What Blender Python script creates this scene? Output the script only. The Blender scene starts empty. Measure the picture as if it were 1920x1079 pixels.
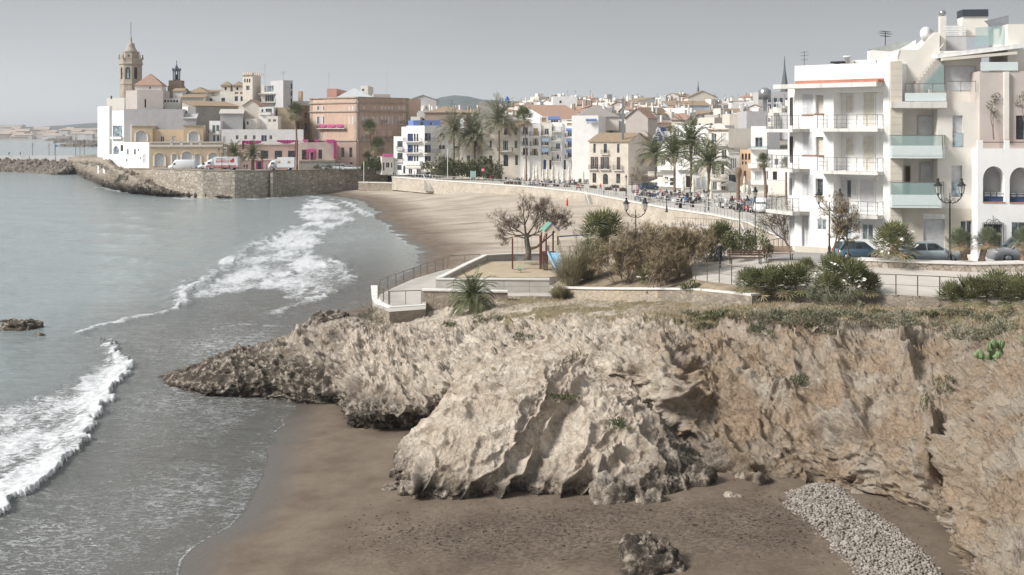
import bpy, math, random
import numpy as np
from mathutils import Vector, Matrix
R = math.radians
F, CX, HY, CZ = 2200.0, 960.0, 245.0, 17.0
sc = bpy.context.scene
COL = sc.collection
rng = random.Random(7)
HAZE_D = .00013

def P(px, py, Y):                    # photo pixel + distance -> world
    return ((px-CX)*Y/F, Y, CZ-(py-HY)*Y/F)
def G(px, py, z=0.0):                # photo pixel + height -> world
    Y = (CZ-z)*F/(py-HY)
    return ((px-CX)*Y/F, Y, z)
def XA(px, Y): return (px-CX)*Y/F
def ZA(py, Y): return CZ-(py-HY)*Y/F

# ---------- numpy noise ----------
_prm = np.random.RandomState(3).permutation(4096).astype(np.int64)
_grd = np.random.RandomState(4).normal(size=(4096, 3)); _grd /= np.linalg.norm(_grd, axis=1)[:, None]
_rnd = np.random.RandomState(5).rand(4096, 3)
def _h(i, j, k): return _prm[(_prm[(_prm[i & 4095]+j) & 4095]+k) & 4095]
def perlin(p):
    i = np.floor(p).astype(np.int64); f = p-i; u = f*f*f*(f*(f*6-15)+10)
    out = 0
    for dx in (0, 1):
        for dy in (0, 1):
            for dz in (0, 1):
                g = _grd[_h(i[:, 0]+dx, i[:, 1]+dy, i[:, 2]+dz)]
                d = (g*(f-np.array([dx, dy, dz]))).sum(1)
                w = (u[:, 0] if dx else 1-u[:, 0])*(u[:, 1] if dy else 1-u[:, 1])*(u[:, 2] if dz else 1-u[:, 2])
                out = out+d*w
    return out*1.5
def fbm(p, o=4, g=.5):
    s = 0; a = 1.0
    for k in range(o): s = s+a*perlin(p*(2.03**k)+k*17.3); a *= g
    return s
def ridged(p, o=4, g=.5):
    s = 0; a = 1.0
    for k in range(o): s = s+a*(1-np.abs(perlin(p*(2.07**k)+k*9.1))*2); a *= g
    return s
def worley(p):
    i = np.floor(p).astype(np.int64); f1 = np.full(len(p), 9.); f2 = f1.copy(); idn = np.zeros(len(p))
    for dx in (-1, 0, 1):
        for dy in (-1, 0, 1):
            for dz in (-1, 0, 1):
                c = i+np.array([dx, dy, dz]); h = _h(c[:, 0], c[:, 1], c[:, 2])
                q = c+_rnd[h]; d = np.sqrt(((q-p)**2).sum(1))
                n = d < f1; f2 = np.where(n, f1, np.minimum(f2, d)); idn = np.where(n, _rnd[h, 0], idn); f1 = np.where(n, d, f1)
    return f1, f2, idn

# ---------- objects ----------
def tag(o, label=None, cat=None, group=None, kind=None):
    if label: o['label'] = label
    if cat: o['category'] = cat
    if group: o['group'] = group
    if kind: o['kind'] = kind
    return o
def empty(name, loc=(0, 0, 0), rz=0.0, label=None, cat=None, group=None):
    o = bpy.data.objects.new(name, None); COL.objects.link(o)
    o.location = loc; o.rotation_euler = (0, 0, rz); o.empty_display_size = .3
    return tag(o, label, cat, group)
def link(name, me, mat=None, parent=None):
    o = bpy.data.objects.new(name, me); COL.objects.link(o)
    if parent is not None: o.parent = parent
    if mat is not None and not me.materials:
        me.materials.append(mat)
    return o
def children(o): return [c for c in KIDS.get(o.name, ())]
def copy_tree(o, loc=None, rz=None, sc_=None, parent=None):
    c = o.copy(); COL.objects.link(c); c.parent = parent
    if loc is not None: c.location = loc
    if rz is not None: c.rotation_euler = (0, 0, rz)
    if sc_ is not None: c.scale = (sc_,)*3 if not hasattr(sc_, '__len__') else sc_
    for ch in list(o.children):
        copy_tree(ch, parent=c)
    return c
class MB:
    """collects shapes into one mesh"""
    def __init__(s): s.v = []; s.f = []; s.m = []; s.mi = 0; s.sm = set()
    def add(s, vs, fs, smooth=False):
        b = len(s.v); s.v.extend(vs)
        for f in fs:
            if smooth: s.sm.add(len(s.f))
            s.f.append([b+i for i in f]); s.m.append(s.mi)
    def box(s, c, d, rz=0.0):
        cx, cy, cz = c; a, b, h = d[0]/2, d[1]/2, d[2]/2; ca, sa = math.cos(rz), math.sin(rz)
        vs = [(cx+x*ca-y*sa, cy+x*sa+y*ca, cz+z) for z in (-h, h) for x, y in ((-a, -b), (a, -b), (a, b), (-a, b))]
        s.add(vs, [(3, 2, 1, 0), (4, 5, 6, 7), (0, 1, 5, 4), (1, 2, 6, 5), (2, 3, 7, 6), (3, 0, 4, 7)])
    def bar(s, p, q, w, h=None):          # square bar between two points
        p, q = Vector(p), Vector(q); d = q-p
        if d.length < 1e-6: return
        d.normalize(); up = Vector((0, 0, 1)) if abs(d.z) < .95 else Vector((0, 1, 0))
        a = d.cross(up).normalized(); b = a.cross(d); h = h or w
        vs = [tuple(o+a*sx*w/2+b*sy*h/2) for o in (p, q) for sx, sy in ((-1, -1), (1, -1), (1, 1), (-1, 1))]
        s.add(vs, [(0, 1, 2, 3), (7, 6, 5, 4), (0, 4, 5, 1), (1, 5, 6, 2), (2, 6, 7, 3), (3, 7, 4, 0)])
    def tube(s, pts, rad, n=6, cap=True):
        pts = [Vector(p) for p in pts]; k = len(pts)
        if not hasattr(rad, '__len__'): rad = [rad]*k
        vs = []; a = None
        for i, p in enumerate(pts):
            d = (pts[min(i+1, k-1)]-pts[max(i-1, 0)])
            if d.length < 1e-9: d = Vector((0, 0, 1))
            d.normalize()
            if a is None:
                up = Vector((0, 0, 1)) if abs(d.z) < .9 else Vector((1, 0, 0)); a = d.cross(up).normalized()
            else:
                a = (a-d*a.dot(d)); a = a.normalized() if a.length > 1e-6 else d.orthogonal().normalized()
            b = d.cross(a)
            for j in range(n):
                t = 2*math.pi*j/n; vs.append(tuple(p+(a*math.cos(t)+b*math.sin(t))*rad[i]))
        fs = [(i*n+j, i*n+(j+1) % n, (i+1)*n+(j+1) % n, (i+1)*n+j) for i in range(k-1) for j in range(n)]
        if cap: fs += [tuple(range(n-1, -1, -1)), tuple((k-1)*n+j for j in range(n))]
        s.add(vs, fs, True)
    def lathe(s, c, prof, n=10, sx=1, sy=1):  # prof [(r,z)]
        vs = [(c[0]+r*math.cos(2*math.pi*j/n)*sx, c[1]+r*math.sin(2*math.pi*j/n)*sy, c[2]+z) for r, z in prof for j in range(n)]
        k = len(prof)
        fs = [(i*n+j, i*n+(j+1) % n, (i+1)*n+(j+1) % n, (i+1)*n+j) for i in range(k-1) for j in range(n)]
        fs += [tuple(range(n-1, -1, -1)), tuple((k-1)*n+j for j in range(n))]
        s.add(vs, fs, n > 6)
    def prism(s, poly, z0, z1, bottom=False):
        n = len(poly); vs = [(x, y, z0) for x, y in poly]+[(x, y, z1) for x, y in poly]
        fs = [(i, (i+1) % n, n+(i+1) % n, n+i) for i in range(n)]+[tuple(range(n, 2*n))]
        if bottom: fs.append(tuple(range(n-1, -1, -1)))
        s.add(vs, fs)
    def quad(s, a, b, c, d): s.add([tuple(a), tuple(b), tuple(c), tuple(d)], [(0, 1, 2, 3)])
    def mesh(s, name, mats):
        me = bpy.data.meshes.new(name); me.from_pydata(s.v, [], s.f)
        for m in (mats if isinstance(mats, (list, tuple)) else [mats]): me.materials.append(m)
        if any(s.m): me.polygons.foreach_set('material_index', s.m)
        if s.sm: me.polygons.foreach_set('use_smooth', [i in s.sm for i in range(len(s.f))])
        me.update(); return me
    def build(s, name, mats, parent=None):
        return link(name, s.mesh(name, mats), None, parent)

def grid_obj(name, V, mat, attrs=None, smooth=True, keep=None):
    n, m = V.shape[:2]; me = bpy.data.meshes.new(name)
    idx = np.arange(n*m).reshape(n, m)
    q = np.stack([idx[:-1, :-1], idx[:-1, 1:], idx[1:, 1:], idx[1:, :-1]], -1).reshape(-1, 4)
    if keep is not None: q = q[keep.reshape(-1)]
    me.vertices.add(n*m); me.vertices.foreach_set('co', V.reshape(-1).astype(np.float32))
    me.loops.add(len(q)*4); me.loops.foreach_set('vertex_index', q.reshape(-1).astype(np.int32))
    me.polygons.add(len(q)); me.polygons.foreach_set('loop_start', np.arange(0, len(q)*4, 4, dtype=np.int32))
    try: me.polygons.foreach_set('loop_total', np.full(len(q), 4, dtype=np.int32))
    except Exception: pass
    me.polygons.foreach_set('use_smooth', np.full(len(q), smooth))
    me.materials.append(mat); me.update(calc_edges=True)
    for k, a in (attrs or {}).items():
        at = me.attributes.new(k, 'FLOAT', 'POINT'); at.data.foreach_set('value', a.reshape(-1).astype(np.float32))
    return link(name, me)

# ---------- materials ----------
class NT:
    def __init__(s, name):
        s.m = bpy.data.materials.new(name); s.m.use_nodes = True; s.t = s.m.node_tree; s.n = s.t.nodes
        s.b = s.n['Principled BSDF']; s.co = None
    def new(s, t, **k):
        n = s.n.new(t)
        for a, v in k.items():
            if a.startswith('i_'):
                kk = a[2:]; kk = int(kk) if kk.isdigit() else kk.replace('_', ' ')
                n.inputs[kk].default_value = v
            else: setattr(n, a, v)
        return n
    def l(s, a, b): s.t.links.new(a, b)
    def pos(s, scale=(1, 1, 1), rot=(0, 0, 0), world=False):
        tc = s.new('ShaderNodeNewGeometry') if world else s.new('ShaderNodeTexCoord')
        mp = s.new('ShaderNodeMapping'); mp.inputs['Scale'].default_value = scale; mp.inputs['Rotation'].default_value = rot
        s.l(tc.outputs['Position' if world else 'Object'], mp.inputs[0]); return mp.outputs[0]
    def noise(s, sc_, det=4, rough=.55, vec=None, dist=0):
        n = s.new('ShaderNodeTexNoise'); n.inputs['Scale'].default_value = sc_; n.inputs['Detail'].default_value = det
        n.inputs['Roughness'].default_value = rough; n.inputs['Distortion'].default_value = dist
        s.l(vec or s.pos(), n.inputs['Vector']); return n.outputs['Fac']
    def ramp(s, fac, stops, interp='LINEAR'):
        r = s.new('ShaderNodeValToRGB'); e = r.color_ramp.elements; r.color_ramp.interpolation = interp
        while len(e) < len(stops): e.new(.5)
        for x, (p, c) in zip(e, stops):
            x.position = p; x.color = (c, c, c, 1) if not hasattr(c, '__len__') else (*c[:3], 1)
        s.l(fac, r.inputs[0]); return r.outputs[0]
    def mix(s, a, b, fac=.5, mode='MIX'):
        m = s.new('ShaderNodeMix', data_type='RGBA', blend_type=mode)
        for i, v in ((6, a), (7, b), (0, fac)):
            if hasattr(v, 'is_linked') or hasattr(v, 'links'): s.l(v, m.inputs[i])
            elif i == 0: m.inputs[0].default_value = v
            else: m.inputs[i].default_value = (*v[:3], 1)
        return m.outputs[2]
    def math(s, op, a, b=0, clamp=False):
        m = s.new('ShaderNodeMath', operation=op, use_clamp=clamp)
        for i, v in ((0, a), (1, b)):
            if hasattr(v, 'links'): s.l(v, m.inputs[i])
            else: m.inputs[i].default_value = v
        return m.outputs[0]
    def attr(s, n): a = s.new('ShaderNodeAttribute', attribute_name=n); return a.outputs['Fac']
    def bump(s, h, st=.3, dist=.05):
        b = s.new('ShaderNodeBump'); b.inputs['Strength'].default_value = st; b.inputs['Distance'].default_value = dist
        s.l(h, b.inputs['Height']); s.l(b.outputs[0], s.b.inputs['Normal'])
    def col(s, c):
        if hasattr(c, 'links'): s.l(c, s.b.inputs['Base Color'])
        else: s.b.inputs['Base Color'].default_value = (*c[:3], 1)
    def set(s, rough=None, metal=None, spec=None):
        if rough is not None:
            if hasattr(rough, 'links'): s.l(rough, s.b.inputs['Roughness'])
            else: s.b.inputs['Roughness'].default_value = rough
        if metal is not None: s.b.inputs['Metallic'].default_value = metal
        if spec is not None: s.b.inputs['Specular IOR Level'].default_value = spec
_M = {}
def sc3(c, k): return tuple(min(1, x*k) for x in c)
def plain(name, c, rough=.7, var=.12, sc_=3., metal=0, spec=.3, bump=0):
    if name in _M: return _M[name]
    t = NT(name); n = t.noise(sc_, 4)
    t.col(t.mix(sc3(c, 1-var), sc3(c, 1+var), t.ramp(n, [(.3, 0), (.7, 1)]))); t.set(rough, metal, spec)
    if bump: t.bump(n, bump, .03)
    _M[name] = t.m; return t.m
def stucco(name, c, var=.05, stain=.2, streak=.16):
    if name in _M: return _M[name]
    t = NT(name); n = t.noise(.6, 5, vec=t.pos(world=True)); s = t.noise(1.0, 5, .6, vec=t.pos((1.6, 1.6, .12), world=True))
    base = t.mix(sc3(c, 1-var), sc3(c, 1+var), t.ramp(n, [(.35, 0), (.65, 1)]))
    st = t.ramp(s, [(.52, 0), (.75, streak)])
    t.col(t.mix(base, sc3((c[0]*.72, c[1]*.66, c[2]*.58), 1-stain*.5), st)); t.set(.85, 0, .2)
    t.bump(t.noise(18, 3, vec=t.pos(world=True)), .12, .02)
    _M[name] = t.m; return t.m
def masonry(name, c1, c2, mortar, sc_=1.6, flat=.55, edge=.06, bump=.8):
    if name in _M: return _M[name]
    t = NT(name); vec = t.pos((1, 1, 1/flat if flat else 1), world=True)
    d = t.new('ShaderNodeTexNoise'); d.inputs['Scale'].default_value = sc_*1.2
    t.l(vec, d.inputs['Vector'])
    vv = t.new('ShaderNodeVectorMath', operation='MULTIPLY_ADD'); t.l(d.outputs['Color'], vv.inputs[0]); vv.inputs[1].default_value = (.25/sc_,)*3; t.l(vec, vv.inputs[2])
    a = t.new('ShaderNodeTexVoronoi', feature='F1'); b = t.new('ShaderNodeTexVoronoi', feature='DISTANCE_TO_EDGE')
    for x in (a, b): x.inputs['Scale'].default_value = sc_; t.l(vv.outputs[0], x.inputs['Vector'])
    sep = t.new('ShaderNodeSeparateColor'); t.l(a.outputs['Color'], sep.inputs[0])
    stone = t.mix(c1, c2, sep.outputs[0]); n = t.noise(sc_*5, 4, vec=t.pos(world=True))
    stone = t.mix(stone, sc3(c1, .5), t.ramp(n, [(.5, 0), (.8, .6)]))
    big = t.noise(.25, 4, vec=t.pos((1, 1, 1.5), world=True)); stone = t.mix(stone, sc3(c1, .62), t.ramp(big, [(.48, 0), (.68, .6)]))
    e = t.ramp(b.outputs['Distance'], [(0, 0), (edge, 1)])
    t.col(t.mix(mortar, stone, e)); t.set(.9, 0, .2); t.bump(e, bump, .05)
    _M[name] = t.m; return t.m
def tiles(name, c, c2, world_scale=1.0):
    if name in _M: return _M[name]
    t = NT(name); v = t.pos(world=True); n = t.noise(2.5, 5, .7, vec=v); n2 = t.noise(9, 2, vec=v)
    cc = t.mix(c, c2, t.ramp(n, [(.38, 0), (.62, 1)])); cc = t.mix(cc, sc3(c, .45), t.ramp(n2, [(.52, 0), (.72, .55)]))
    t.col(cc); t.set(.85, 0, .2)
    w = t.new('ShaderNodeTexWave', wave_type='BANDS', bands_direction='DIAGONAL'); w.inputs['Scale'].default_value = 1.6; w.inputs['Distortion'].default_value = .6; t.l(v, w.inputs['Vector'])
    t.bump(w.outputs['Fac'], .7, .12)
    _M[name] = t.m; return t.m
def glassm(name, c=(.045, .055, .06), rough=.12, spec=.6):
    if name in _M: return _M[name]
    t = NT(name); n = t.noise(1.3, 3, vec=t.pos(world=True)); t.col(t.mix(sc3(c, .5), sc3(c, 1.9), t.ramp(n, [(.4, 0), (.6, 1)]))); t.set(rough, 0, spec); _M[name] = t.m; return t.m

# ---------- camera, sun, sky ----------
cam = bpy.data.cameras.new('camera'); co = bpy.data.objects.new('camera', cam); COL.objects.link(co)
co.location = (0, 0, CZ); co.rotation_euler = (R(90), 0, 0)
cam.sensor_width = 36; cam.lens = 36*F/1920; cam.shift_y = -(539.5-HY)/1920; cam.clip_end = 30000; cam.clip_start = .5
sc.camera = co
sun = bpy.data.lights.new('sun', 'SUN'); so = bpy.data.objects.new('sun', sun); COL.objects.link(so)
sun.energy = 4.5; sun.angle = R(17); sun.color = (1, .97, .93)
sd = Vector((.74, .31, -.64)).normalized(); so.rotation_euler = sd.to_track_quat('-Z', 'Y').to_euler()
w = bpy.data.worlds.new('World'); sc.world = w; w.use_nodes = True
wt = w.node_tree; wt.nodes.clear()
def wn(t): return wt.nodes.new(t)
tc = wn('ShaderNodeTexCoord'); sp = wn('ShaderNodeSeparateXYZ'); wt.links.new(tc.outputs['Generated'], sp.inputs[0])
rp = wn('ShaderNodeValToRGB'); e = rp.color_ramp.elements
stops = [(0, (.57, .60, .615)), (.03, (.52, .548, .565)), (.065, (.445, .468, .487)), (.115, (.365, .383, .40)), (.3, (.38, .405, .43)), (.65, (.46, .485, .51)), (1, (.54, .56, .58))]
while len(e) < len(stops): e.new(.5)
for x, (p_, c_) in zip(e, stops): x.position = p_; x.color = (*c_, 1)
wt.links.new(sp.outputs['Z'], rp.inputs[0])
mpn = wn('ShaderNodeMapping'); mpn.inputs['Scale'].default_value = (1.5, 1.5, 5); wt.links.new(tc.outputs['Generated'], mpn.inputs[0])
nz = wn('ShaderNodeTexNoise'); nz.inputs['Scale'].default_value = 1.6; nz.inputs['Detail'].default_value = 4; nz.inputs['Roughness'].default_value = .45; wt.links.new(mpn.outputs[0], nz.inputs['Vector'])
# brighter towards the sea on the left
mr = wn('ShaderNodeMapRange'); mr.inputs[1].default_value = -.5; mr.inputs[2].default_value = .45; mr.inputs[3].default_value = 1.11; mr.inputs[4].default_value = .93; wt.links.new(sp.outputs['X'], mr.inputs[0])
mr2 = wn('ShaderNodeMapRange'); mr2.inputs[1].default_value = .3; mr2.inputs[2].default_value = .7; mr2.inputs[3].default_value = .95; mr2.inputs[4].default_value = 1.05; wt.links.new(nz.outputs['Fac'], mr2.inputs[0])
ml = wn('ShaderNodeMath'); ml.operation = 'MULTIPLY'; wt.links.new(mr.outputs[0], ml.inputs[0]); wt.links.new(mr2.outputs[0], ml.inputs[1])
bg = wn('ShaderNodeBackground'); wt.links.new(rp.outputs[0], bg.inputs[0]); wt.links.new(ml.outputs[0], bg.inputs[1])
wo = wn('ShaderNodeOutputWorld'); wt.links.new(bg.outputs[0], wo.inputs[0])
sc.view_settings.view_transform = 'Standard'; sc.view_settings.look = 'None'; sc.view_settings.exposure = .18; sc.view_settings.gamma = 1
sc.render.engine = 'CYCLES'
sc.cycles.max_bounces = 6; sc.cycles.diffuse_bounces = 3; sc.cycles.glossy_bounces = 2; sc.cycles.transparent_max_bounces = 12; sc.cycles.volume_bounces = 0
# ================= water, sand, headland =================
def dense(pts, step):
    out = []
    for a, b in zip(pts[:-1], pts[1:]):
        k = max(1, int(math.dist(a, b)/step))
        out += [(a[0]+(b[0]-a[0])*i/k, a[1]+(b[1]-a[1])*i/k) for i in range(k)]
    return out+[pts[-1]]
def g2(l, z=0.): return [G(a, b, z)[:2] for a, b in l]
near = [(200, 1200), (335, 1082), (350, 1050), (375, 1030), (402, 1010), (440, 990), (468, 958), (480, 935), (490, 905), (503, 870), (512, 842), (520, 815), (530, 795), (545, 770), (560, 757), (600, 752)]
mid_ = [(640, 715), (600, 660), (560, 630), (600, 597), (660, 573), (720, 538), (775, 508), (790, 482), (778, 462), (755, 448), (741, 437), (732, 424), (712, 414), (700, 405), (712, 398), (694, 388), (678, 378), (650, 372), (618, 366), (590, 362)]
shore = dense(g2(near), 1.0)+dense(g2(mid_), 2.0)
sh = np.array(shore); q3 = np.c_[sh*.35, np.zeros(len(sh))]
sh = sh+np.c_[np.abs(perlin(q3))*1.9-.5+np.abs(perlin(q3*3.1+4))*.5, perlin(q3+31)*.35]*np.clip(sh[:, 1:]/80, .6, 2.2)
land_poly = list(map(tuple, sh))+[(-50, 340), (-60, 420), (-200, 500), (-150, 2000), (3000, 2000), (3000, -50), (-20, -50), (-18, 25)]
LP = np.array(land_poly)
def seg_dist(p, poly, closed=True):
    best = np.full(len(p), 1e9); n = len(poly)
    for i in range(n if closed else n-1):
        a = poly[i]; b = poly[(i+1) % n]; ab = b-a; L = (ab**2).sum()
        t = np.clip(((p-a)@ab)/max(L, 1e-9), 0, 1); d = ((p-a-t[:, None]*ab)**2).sum(1); best = np.minimum(best, d)
    return np.sqrt(best)
def inside(p, poly):
    c = np.zeros(len(p), bool); n = len(poly); x, y = p[:, 0], p[:, 1]
    for i in range(n):
        x1, y1 = poly[i]; x2, y2 = poly[(i+1) % n]
        if y1 == y2: continue
        k = ((y1 > y) != (y2 > y)) & (x < (x2-x1)*(y-y1)/(y2-y1)+x1); c ^= k
    return c
def sdist(p): return np.where(inside(p, LP), 1, -1)*seg_dist(p, LP)
def sandz(d): return np.where(d > 0, 2.4*(1-np.exp(-np.abs(d)/33)), -.05*np.abs(d)-.02*np.clip(-d, 0, 1))
def smooth(x, a, b): t = np.clip((x-a)/(b-a), 0, 1); return t*t*(3-2*t)

# --- water sheet (rows spaced by perspective so near waves are fine)
rows = np.concatenate([1300-np.arange(0, 900, 2.6), 1300-900-np.arange(0, 120, 2.), 280-np.arange(0, 31, 1.5)])
rows = rows[rows > 248.2]; Yr = CZ*F/(rows-HY); Yr = np.append(Yr, [16000, 24000])
pxs = np.concatenate([np.arange(-900, -60, 25.), np.arange(-60, 1000, 2.7), np.arange(1000, 1400, 25)])
X = (pxs[None, :]-CX)*np.minimum(Yr, 14000)[:, None]/F; X[-2:, 0] -= 6000; X[-2:, -1] += 6000; YY = np.repeat(Yr[:, None], len(pxs), 1)
p2 = np.c_[X.ravel(), YY.ravel()]; d = sdist(p2)
def band(pts, pz=0.0): return np.array(dense(g2(pts, pz), 1.5))
front1 = band([(-60, 1010), (0, 972), (60, 925), (120, 872), (160, 825), (190, 775), (215, 730), (245, 695), (240, 672), (215, 655), (205, 645), (150, 632)])
back1 = band([(-60, 775), (10, 748), (90, 742), (130, 715), (165, 690), (190, 665), (205, 645), (215, 640), (180, 640), (150, 632)])
front2 = band([(148, 626), (190, 613), (250, 598), (320, 583), (345, 575), (338, 560), (362, 540), (390, 528)])
poly2 = np.array(g2([(345, 575), (330, 565), (340, 540), (400, 515), (450, 478), (500, 448), (540, 430), (560, 418), (545, 400), (570, 375), (600, 370), (640, 380), (665, 395), (680, 410), (640, 430), (612, 450), (610, 480), (640, 500), (650, 520), (640, 545), (600, 560), (560, 575), (520, 592), (545, 570), (500, 545), (440, 550), (400, 560), (370, 570)]))
poly1 = np.array(list(map(tuple, front1))+list(map(tuple, back1[::-1])))
n3 = np.c_[p2*.5, np.zeros(len(p2))]
wob = np.c_[perlin(n3)*.9+perlin(n3*2.7)*.4, perlin(n3+50)*.9+perlin(n3*2.7+9)*.4]; pw = p2+wob*np.clip(p2[:, 1:]/90, .7, 2)
def streaks(a, b, s1, s2):
    A_, B_ = np.array(G(*a)[:2]), np.array(G(*b)[:2]); u = (B_-A_)/np.linalg.norm(B_-A_); v_ = np.array([-u[1], u[0]]); return fbm(np.c_[pw@u*s1, pw@v_*s2, np.zeros(len(pw))], 4, .6)
strk = streaks((0, 972), (245, 695), .16, .7); strk2 = streaks((345, 575), (620, 400), .07, .42)
f = np.zeros(len(p2))
df = seg_dist(pw, front1, False); in1 = inside(pw, poly1); db = seg_dist(pw, back1, False)
f = np.maximum(f, np.where(in1, .64+.42*strk+.45*np.exp(-df/1.8)-.38*np.exp(-db/1.6), np.exp(-df/.25)*.5))
in2 = inside(pw, poly2); d2 = seg_dist(pw, poly2)
f = np.maximum(f, np.where(in2, (.58+.5*strk2)*smooth(d2, -.2, 2.5)+.12, np.exp(-d2/.8)*.2))
# bright rolling front of second break
fr2 = band([(520, 592), (560, 575), (600, 560), (640, 545), (650, 520), (640, 500), (610, 480)]); f = np.maximum(f, np.exp(-(seg_dist(pw, fr2, False)/1.0)**2)*(.62+.5*strk2))
fr3 = band([(345, 575), (338, 550), (400, 515), (460, 470), (550, 425)]); f = np.maximum(f, np.exp(-(seg_dist(pw, fr3, False)/1.0)**2)*(.62+.5*strk2))
f = np.maximum(f, np.exp(-(seg_dist(pw, front2, False)/.75)**2)*.85)
for l, wd, a in (([(400, 618), (450, 608), (520, 612)], .35, .6), ([(690, 395), (720, 412), (745, 440), (775, 462)], .8, .6), ([(600, 372), (640, 376), (672, 392), (690, 405)], 1.2, .8),
                 ([(555, 425), (575, 435), (595, 455)], 1.0, .8), ([(505, 1), (505, 2)], .1, 0)):
    if a: f = np.maximum(f, np.exp(-(seg_dist(pw, band(l), False)/wd)**2)*a)
# lacy remains between the breaks and the shore
lace = smooth(-d, 0, 3)*smooth(-d, 26, 8)*np.where(p2[:, 1] < 120, 1, .6)
patch = fbm(np.c_[p2*.09, np.zeros(len(p2))], 3)*.6+.5
lacef = lace*(.15+.20*patch)
for px, py, rad, a in ((470, 940, 4, .12), (400, 930, 5, .08), (470, 660, 9, .14), (330, 760, 7, .1), (200, 960, 5, .06), (60, 1010, 3, .08), (440, 640, 7, .08), (640, 440, 22, .25)):
    c = np.array(G(px, py)[:2]); lacef = lacef+a*np.exp(-((p2-c)**2).sum(1)/rad**2)
behind = inside(p2, poly1) | in2
f = np.maximum(f, np.where(behind, 0, lacef))
# swash edge line
f = np.maximum(f, np.exp(-((d+.12)/.09)**2)*.55*np.clip(.8+perlin(n3*.5)*.8, .3, 1))
f = np.maximum(f, .34*smooth(-d, 3.2, .4)*smooth(-d, 0, .25)*np.clip(.8+fbm(n3*.7, 2), .4, 1.2))
f = np.maximum(f, np.exp(-((d+.9+perlin(n3*.9)*.7)/.10)**2)*.30)
# rock wash: promontory & breakwater feet, tip of the headland
for l, wd, a in (([(185, 352), (240, 362), (300, 368), (350, 374), (420, 376), (500, 373), (560, 368)], 1.4, .75), ([(330, 700), (310, 722), (340, 738)], .6, .5), ([(560, 366), (600, 370)], 2, .7)):
    f = np.maximum(f, np.exp(-(seg_dist(pw, band(l), False)/wd)**2)*a)
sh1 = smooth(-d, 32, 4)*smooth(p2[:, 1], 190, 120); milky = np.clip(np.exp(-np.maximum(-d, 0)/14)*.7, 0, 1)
z = np.zeros(len(p2)); amp = smooth(-d, .5, 12)*smooth(p2[:, 1], 900, 200)
q = np.c_[p2[:, 0]*.28, p2[:, 1]*.42, np.zeros(len(p2))]
z += amp*(fbm(q, 4, .55)*.075)
z += .42*np.exp(-(df/1.0)**2)*np.where(in1, 1, .25)*smooth(-d, 1, 6)+np.where(in1, .10*fbm(n3*1.6, 3), 0)
z += .32*np.exp(-(seg_dist(pw, fr2, False)/1.6)**2)+.3*np.exp(-(seg_dist(pw, fr3, False)/1.6)**2)+.22*np.exp(-(seg_dist(pw, front2, False)/1.0)**2)+np.where(in2, .08*fbm(n3*1.4, 3), 0)
z += .16*smooth(np.sin(p2[:, 1]*.42+p2[:, 0]*.16+perlin(n3*.12)*3), .2, 1)*smooth(p2[:, 1], 400, 150)*smooth(-d, 18, 34)
Vw = np.stack([X, YY, z.reshape(X.shape)], -1)
t = NT('sea_water')
fo = t.attr('foam'); shal = t.attr('shallow'); vec = t.pos(world=True)
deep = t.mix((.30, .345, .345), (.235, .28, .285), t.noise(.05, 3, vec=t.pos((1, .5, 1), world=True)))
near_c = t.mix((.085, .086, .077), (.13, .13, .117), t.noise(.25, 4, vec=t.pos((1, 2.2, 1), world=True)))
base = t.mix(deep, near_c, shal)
milk = t.attr('milky'); base = t.mix(base, (.22, .205, .18), t.math('MULTIPLY', milk, .22))
vor = t.new('ShaderNodeTexVoronoi', feature='DISTANCE_TO_EDGE'); vor.inputs['Scale'].default_value = 1.5
dn = t.new('ShaderNodeTexNoise'); dn.inputs['Scale'].default_value = 1.6; dn.inputs['Detail'].default_value = 3; mp = t.pos((1, 2.4, 1), (0, 0, .2), world=True); t.l(mp, dn.inputs['Vector'])
vv = t.new('ShaderNodeVectorMath', operation='MULTIPLY_ADD'); t.l(dn.outputs['Color'], vv.inputs[0]); vv.inputs[1].default_value = (1.5, 1.5, 0); t.l(mp, vv.inputs[2]); t.l(vv.outputs[0], vor.inputs['Vector'])
cell = t.ramp(vor.outputs['Distance'], [(0, 1), (.16, .35), (.5, 0)])
n1 = t.noise(4.2, 6, .7, vec=t.pos((.8, 1.7, 1), world=True), dist=.6); n2 = t.noise(.9, 5, .6, vec=t.pos((.7, 1.5, 1), world=True))
tex = t.math('ADD', t.math('MULTIPLY', cell, .30), t.math('ADD', t.math('MULTIPLY', n1, .45), t.math('MULTIPLY', n2, .25)))
thr = t.math('SUBTRACT', .76, t.math('MULTIPLY', fo, .60))
fm = t.math('MULTIPLY', t.math('SUBTRACT', tex, thr), 5.0, True)
fcol = t.mix((.42, .43, .43), (.72, .74, .75), t.ramp(t.noise(2.2, 6, .7, vec=vec), [(.35, 0), (.62, 1)]))
t.col(t.mix(base, fcol, fm)); t.l(t.math('ADD', .13, t.math('MULTIPLY', fm, .6)), t.b.inputs['Roughness']); t.b.inputs['Specular IOR Level'].default_value = .5
rip = t.math('ADD', t.math('MULTIPLY', t.noise(5.5, 4, .65, vec=t.pos((.8, 2.2, 1), world=True)), .35), 0); rip = t.math('ADD', rip, t.math('ADD', t.math('ADD', t.noise(1.6, 5, .6, vec=t.pos((1, 2.0, 1), world=True)), t.math('MULTIPLY', t.noise(.35, 3, vec=t.pos((1, 2.4, 1), world=True)), 1.6)), t.math('MULTIPLY', fm, .6)))
t.bump(rip, .75, .22)
water = grid_obj('sea', Vw, t.m, {'foam': f, 'shallow': sh1, 'milky': milky}); tag(water, 'grey green sea with white breaking waves', None, None, 'structure')

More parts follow.
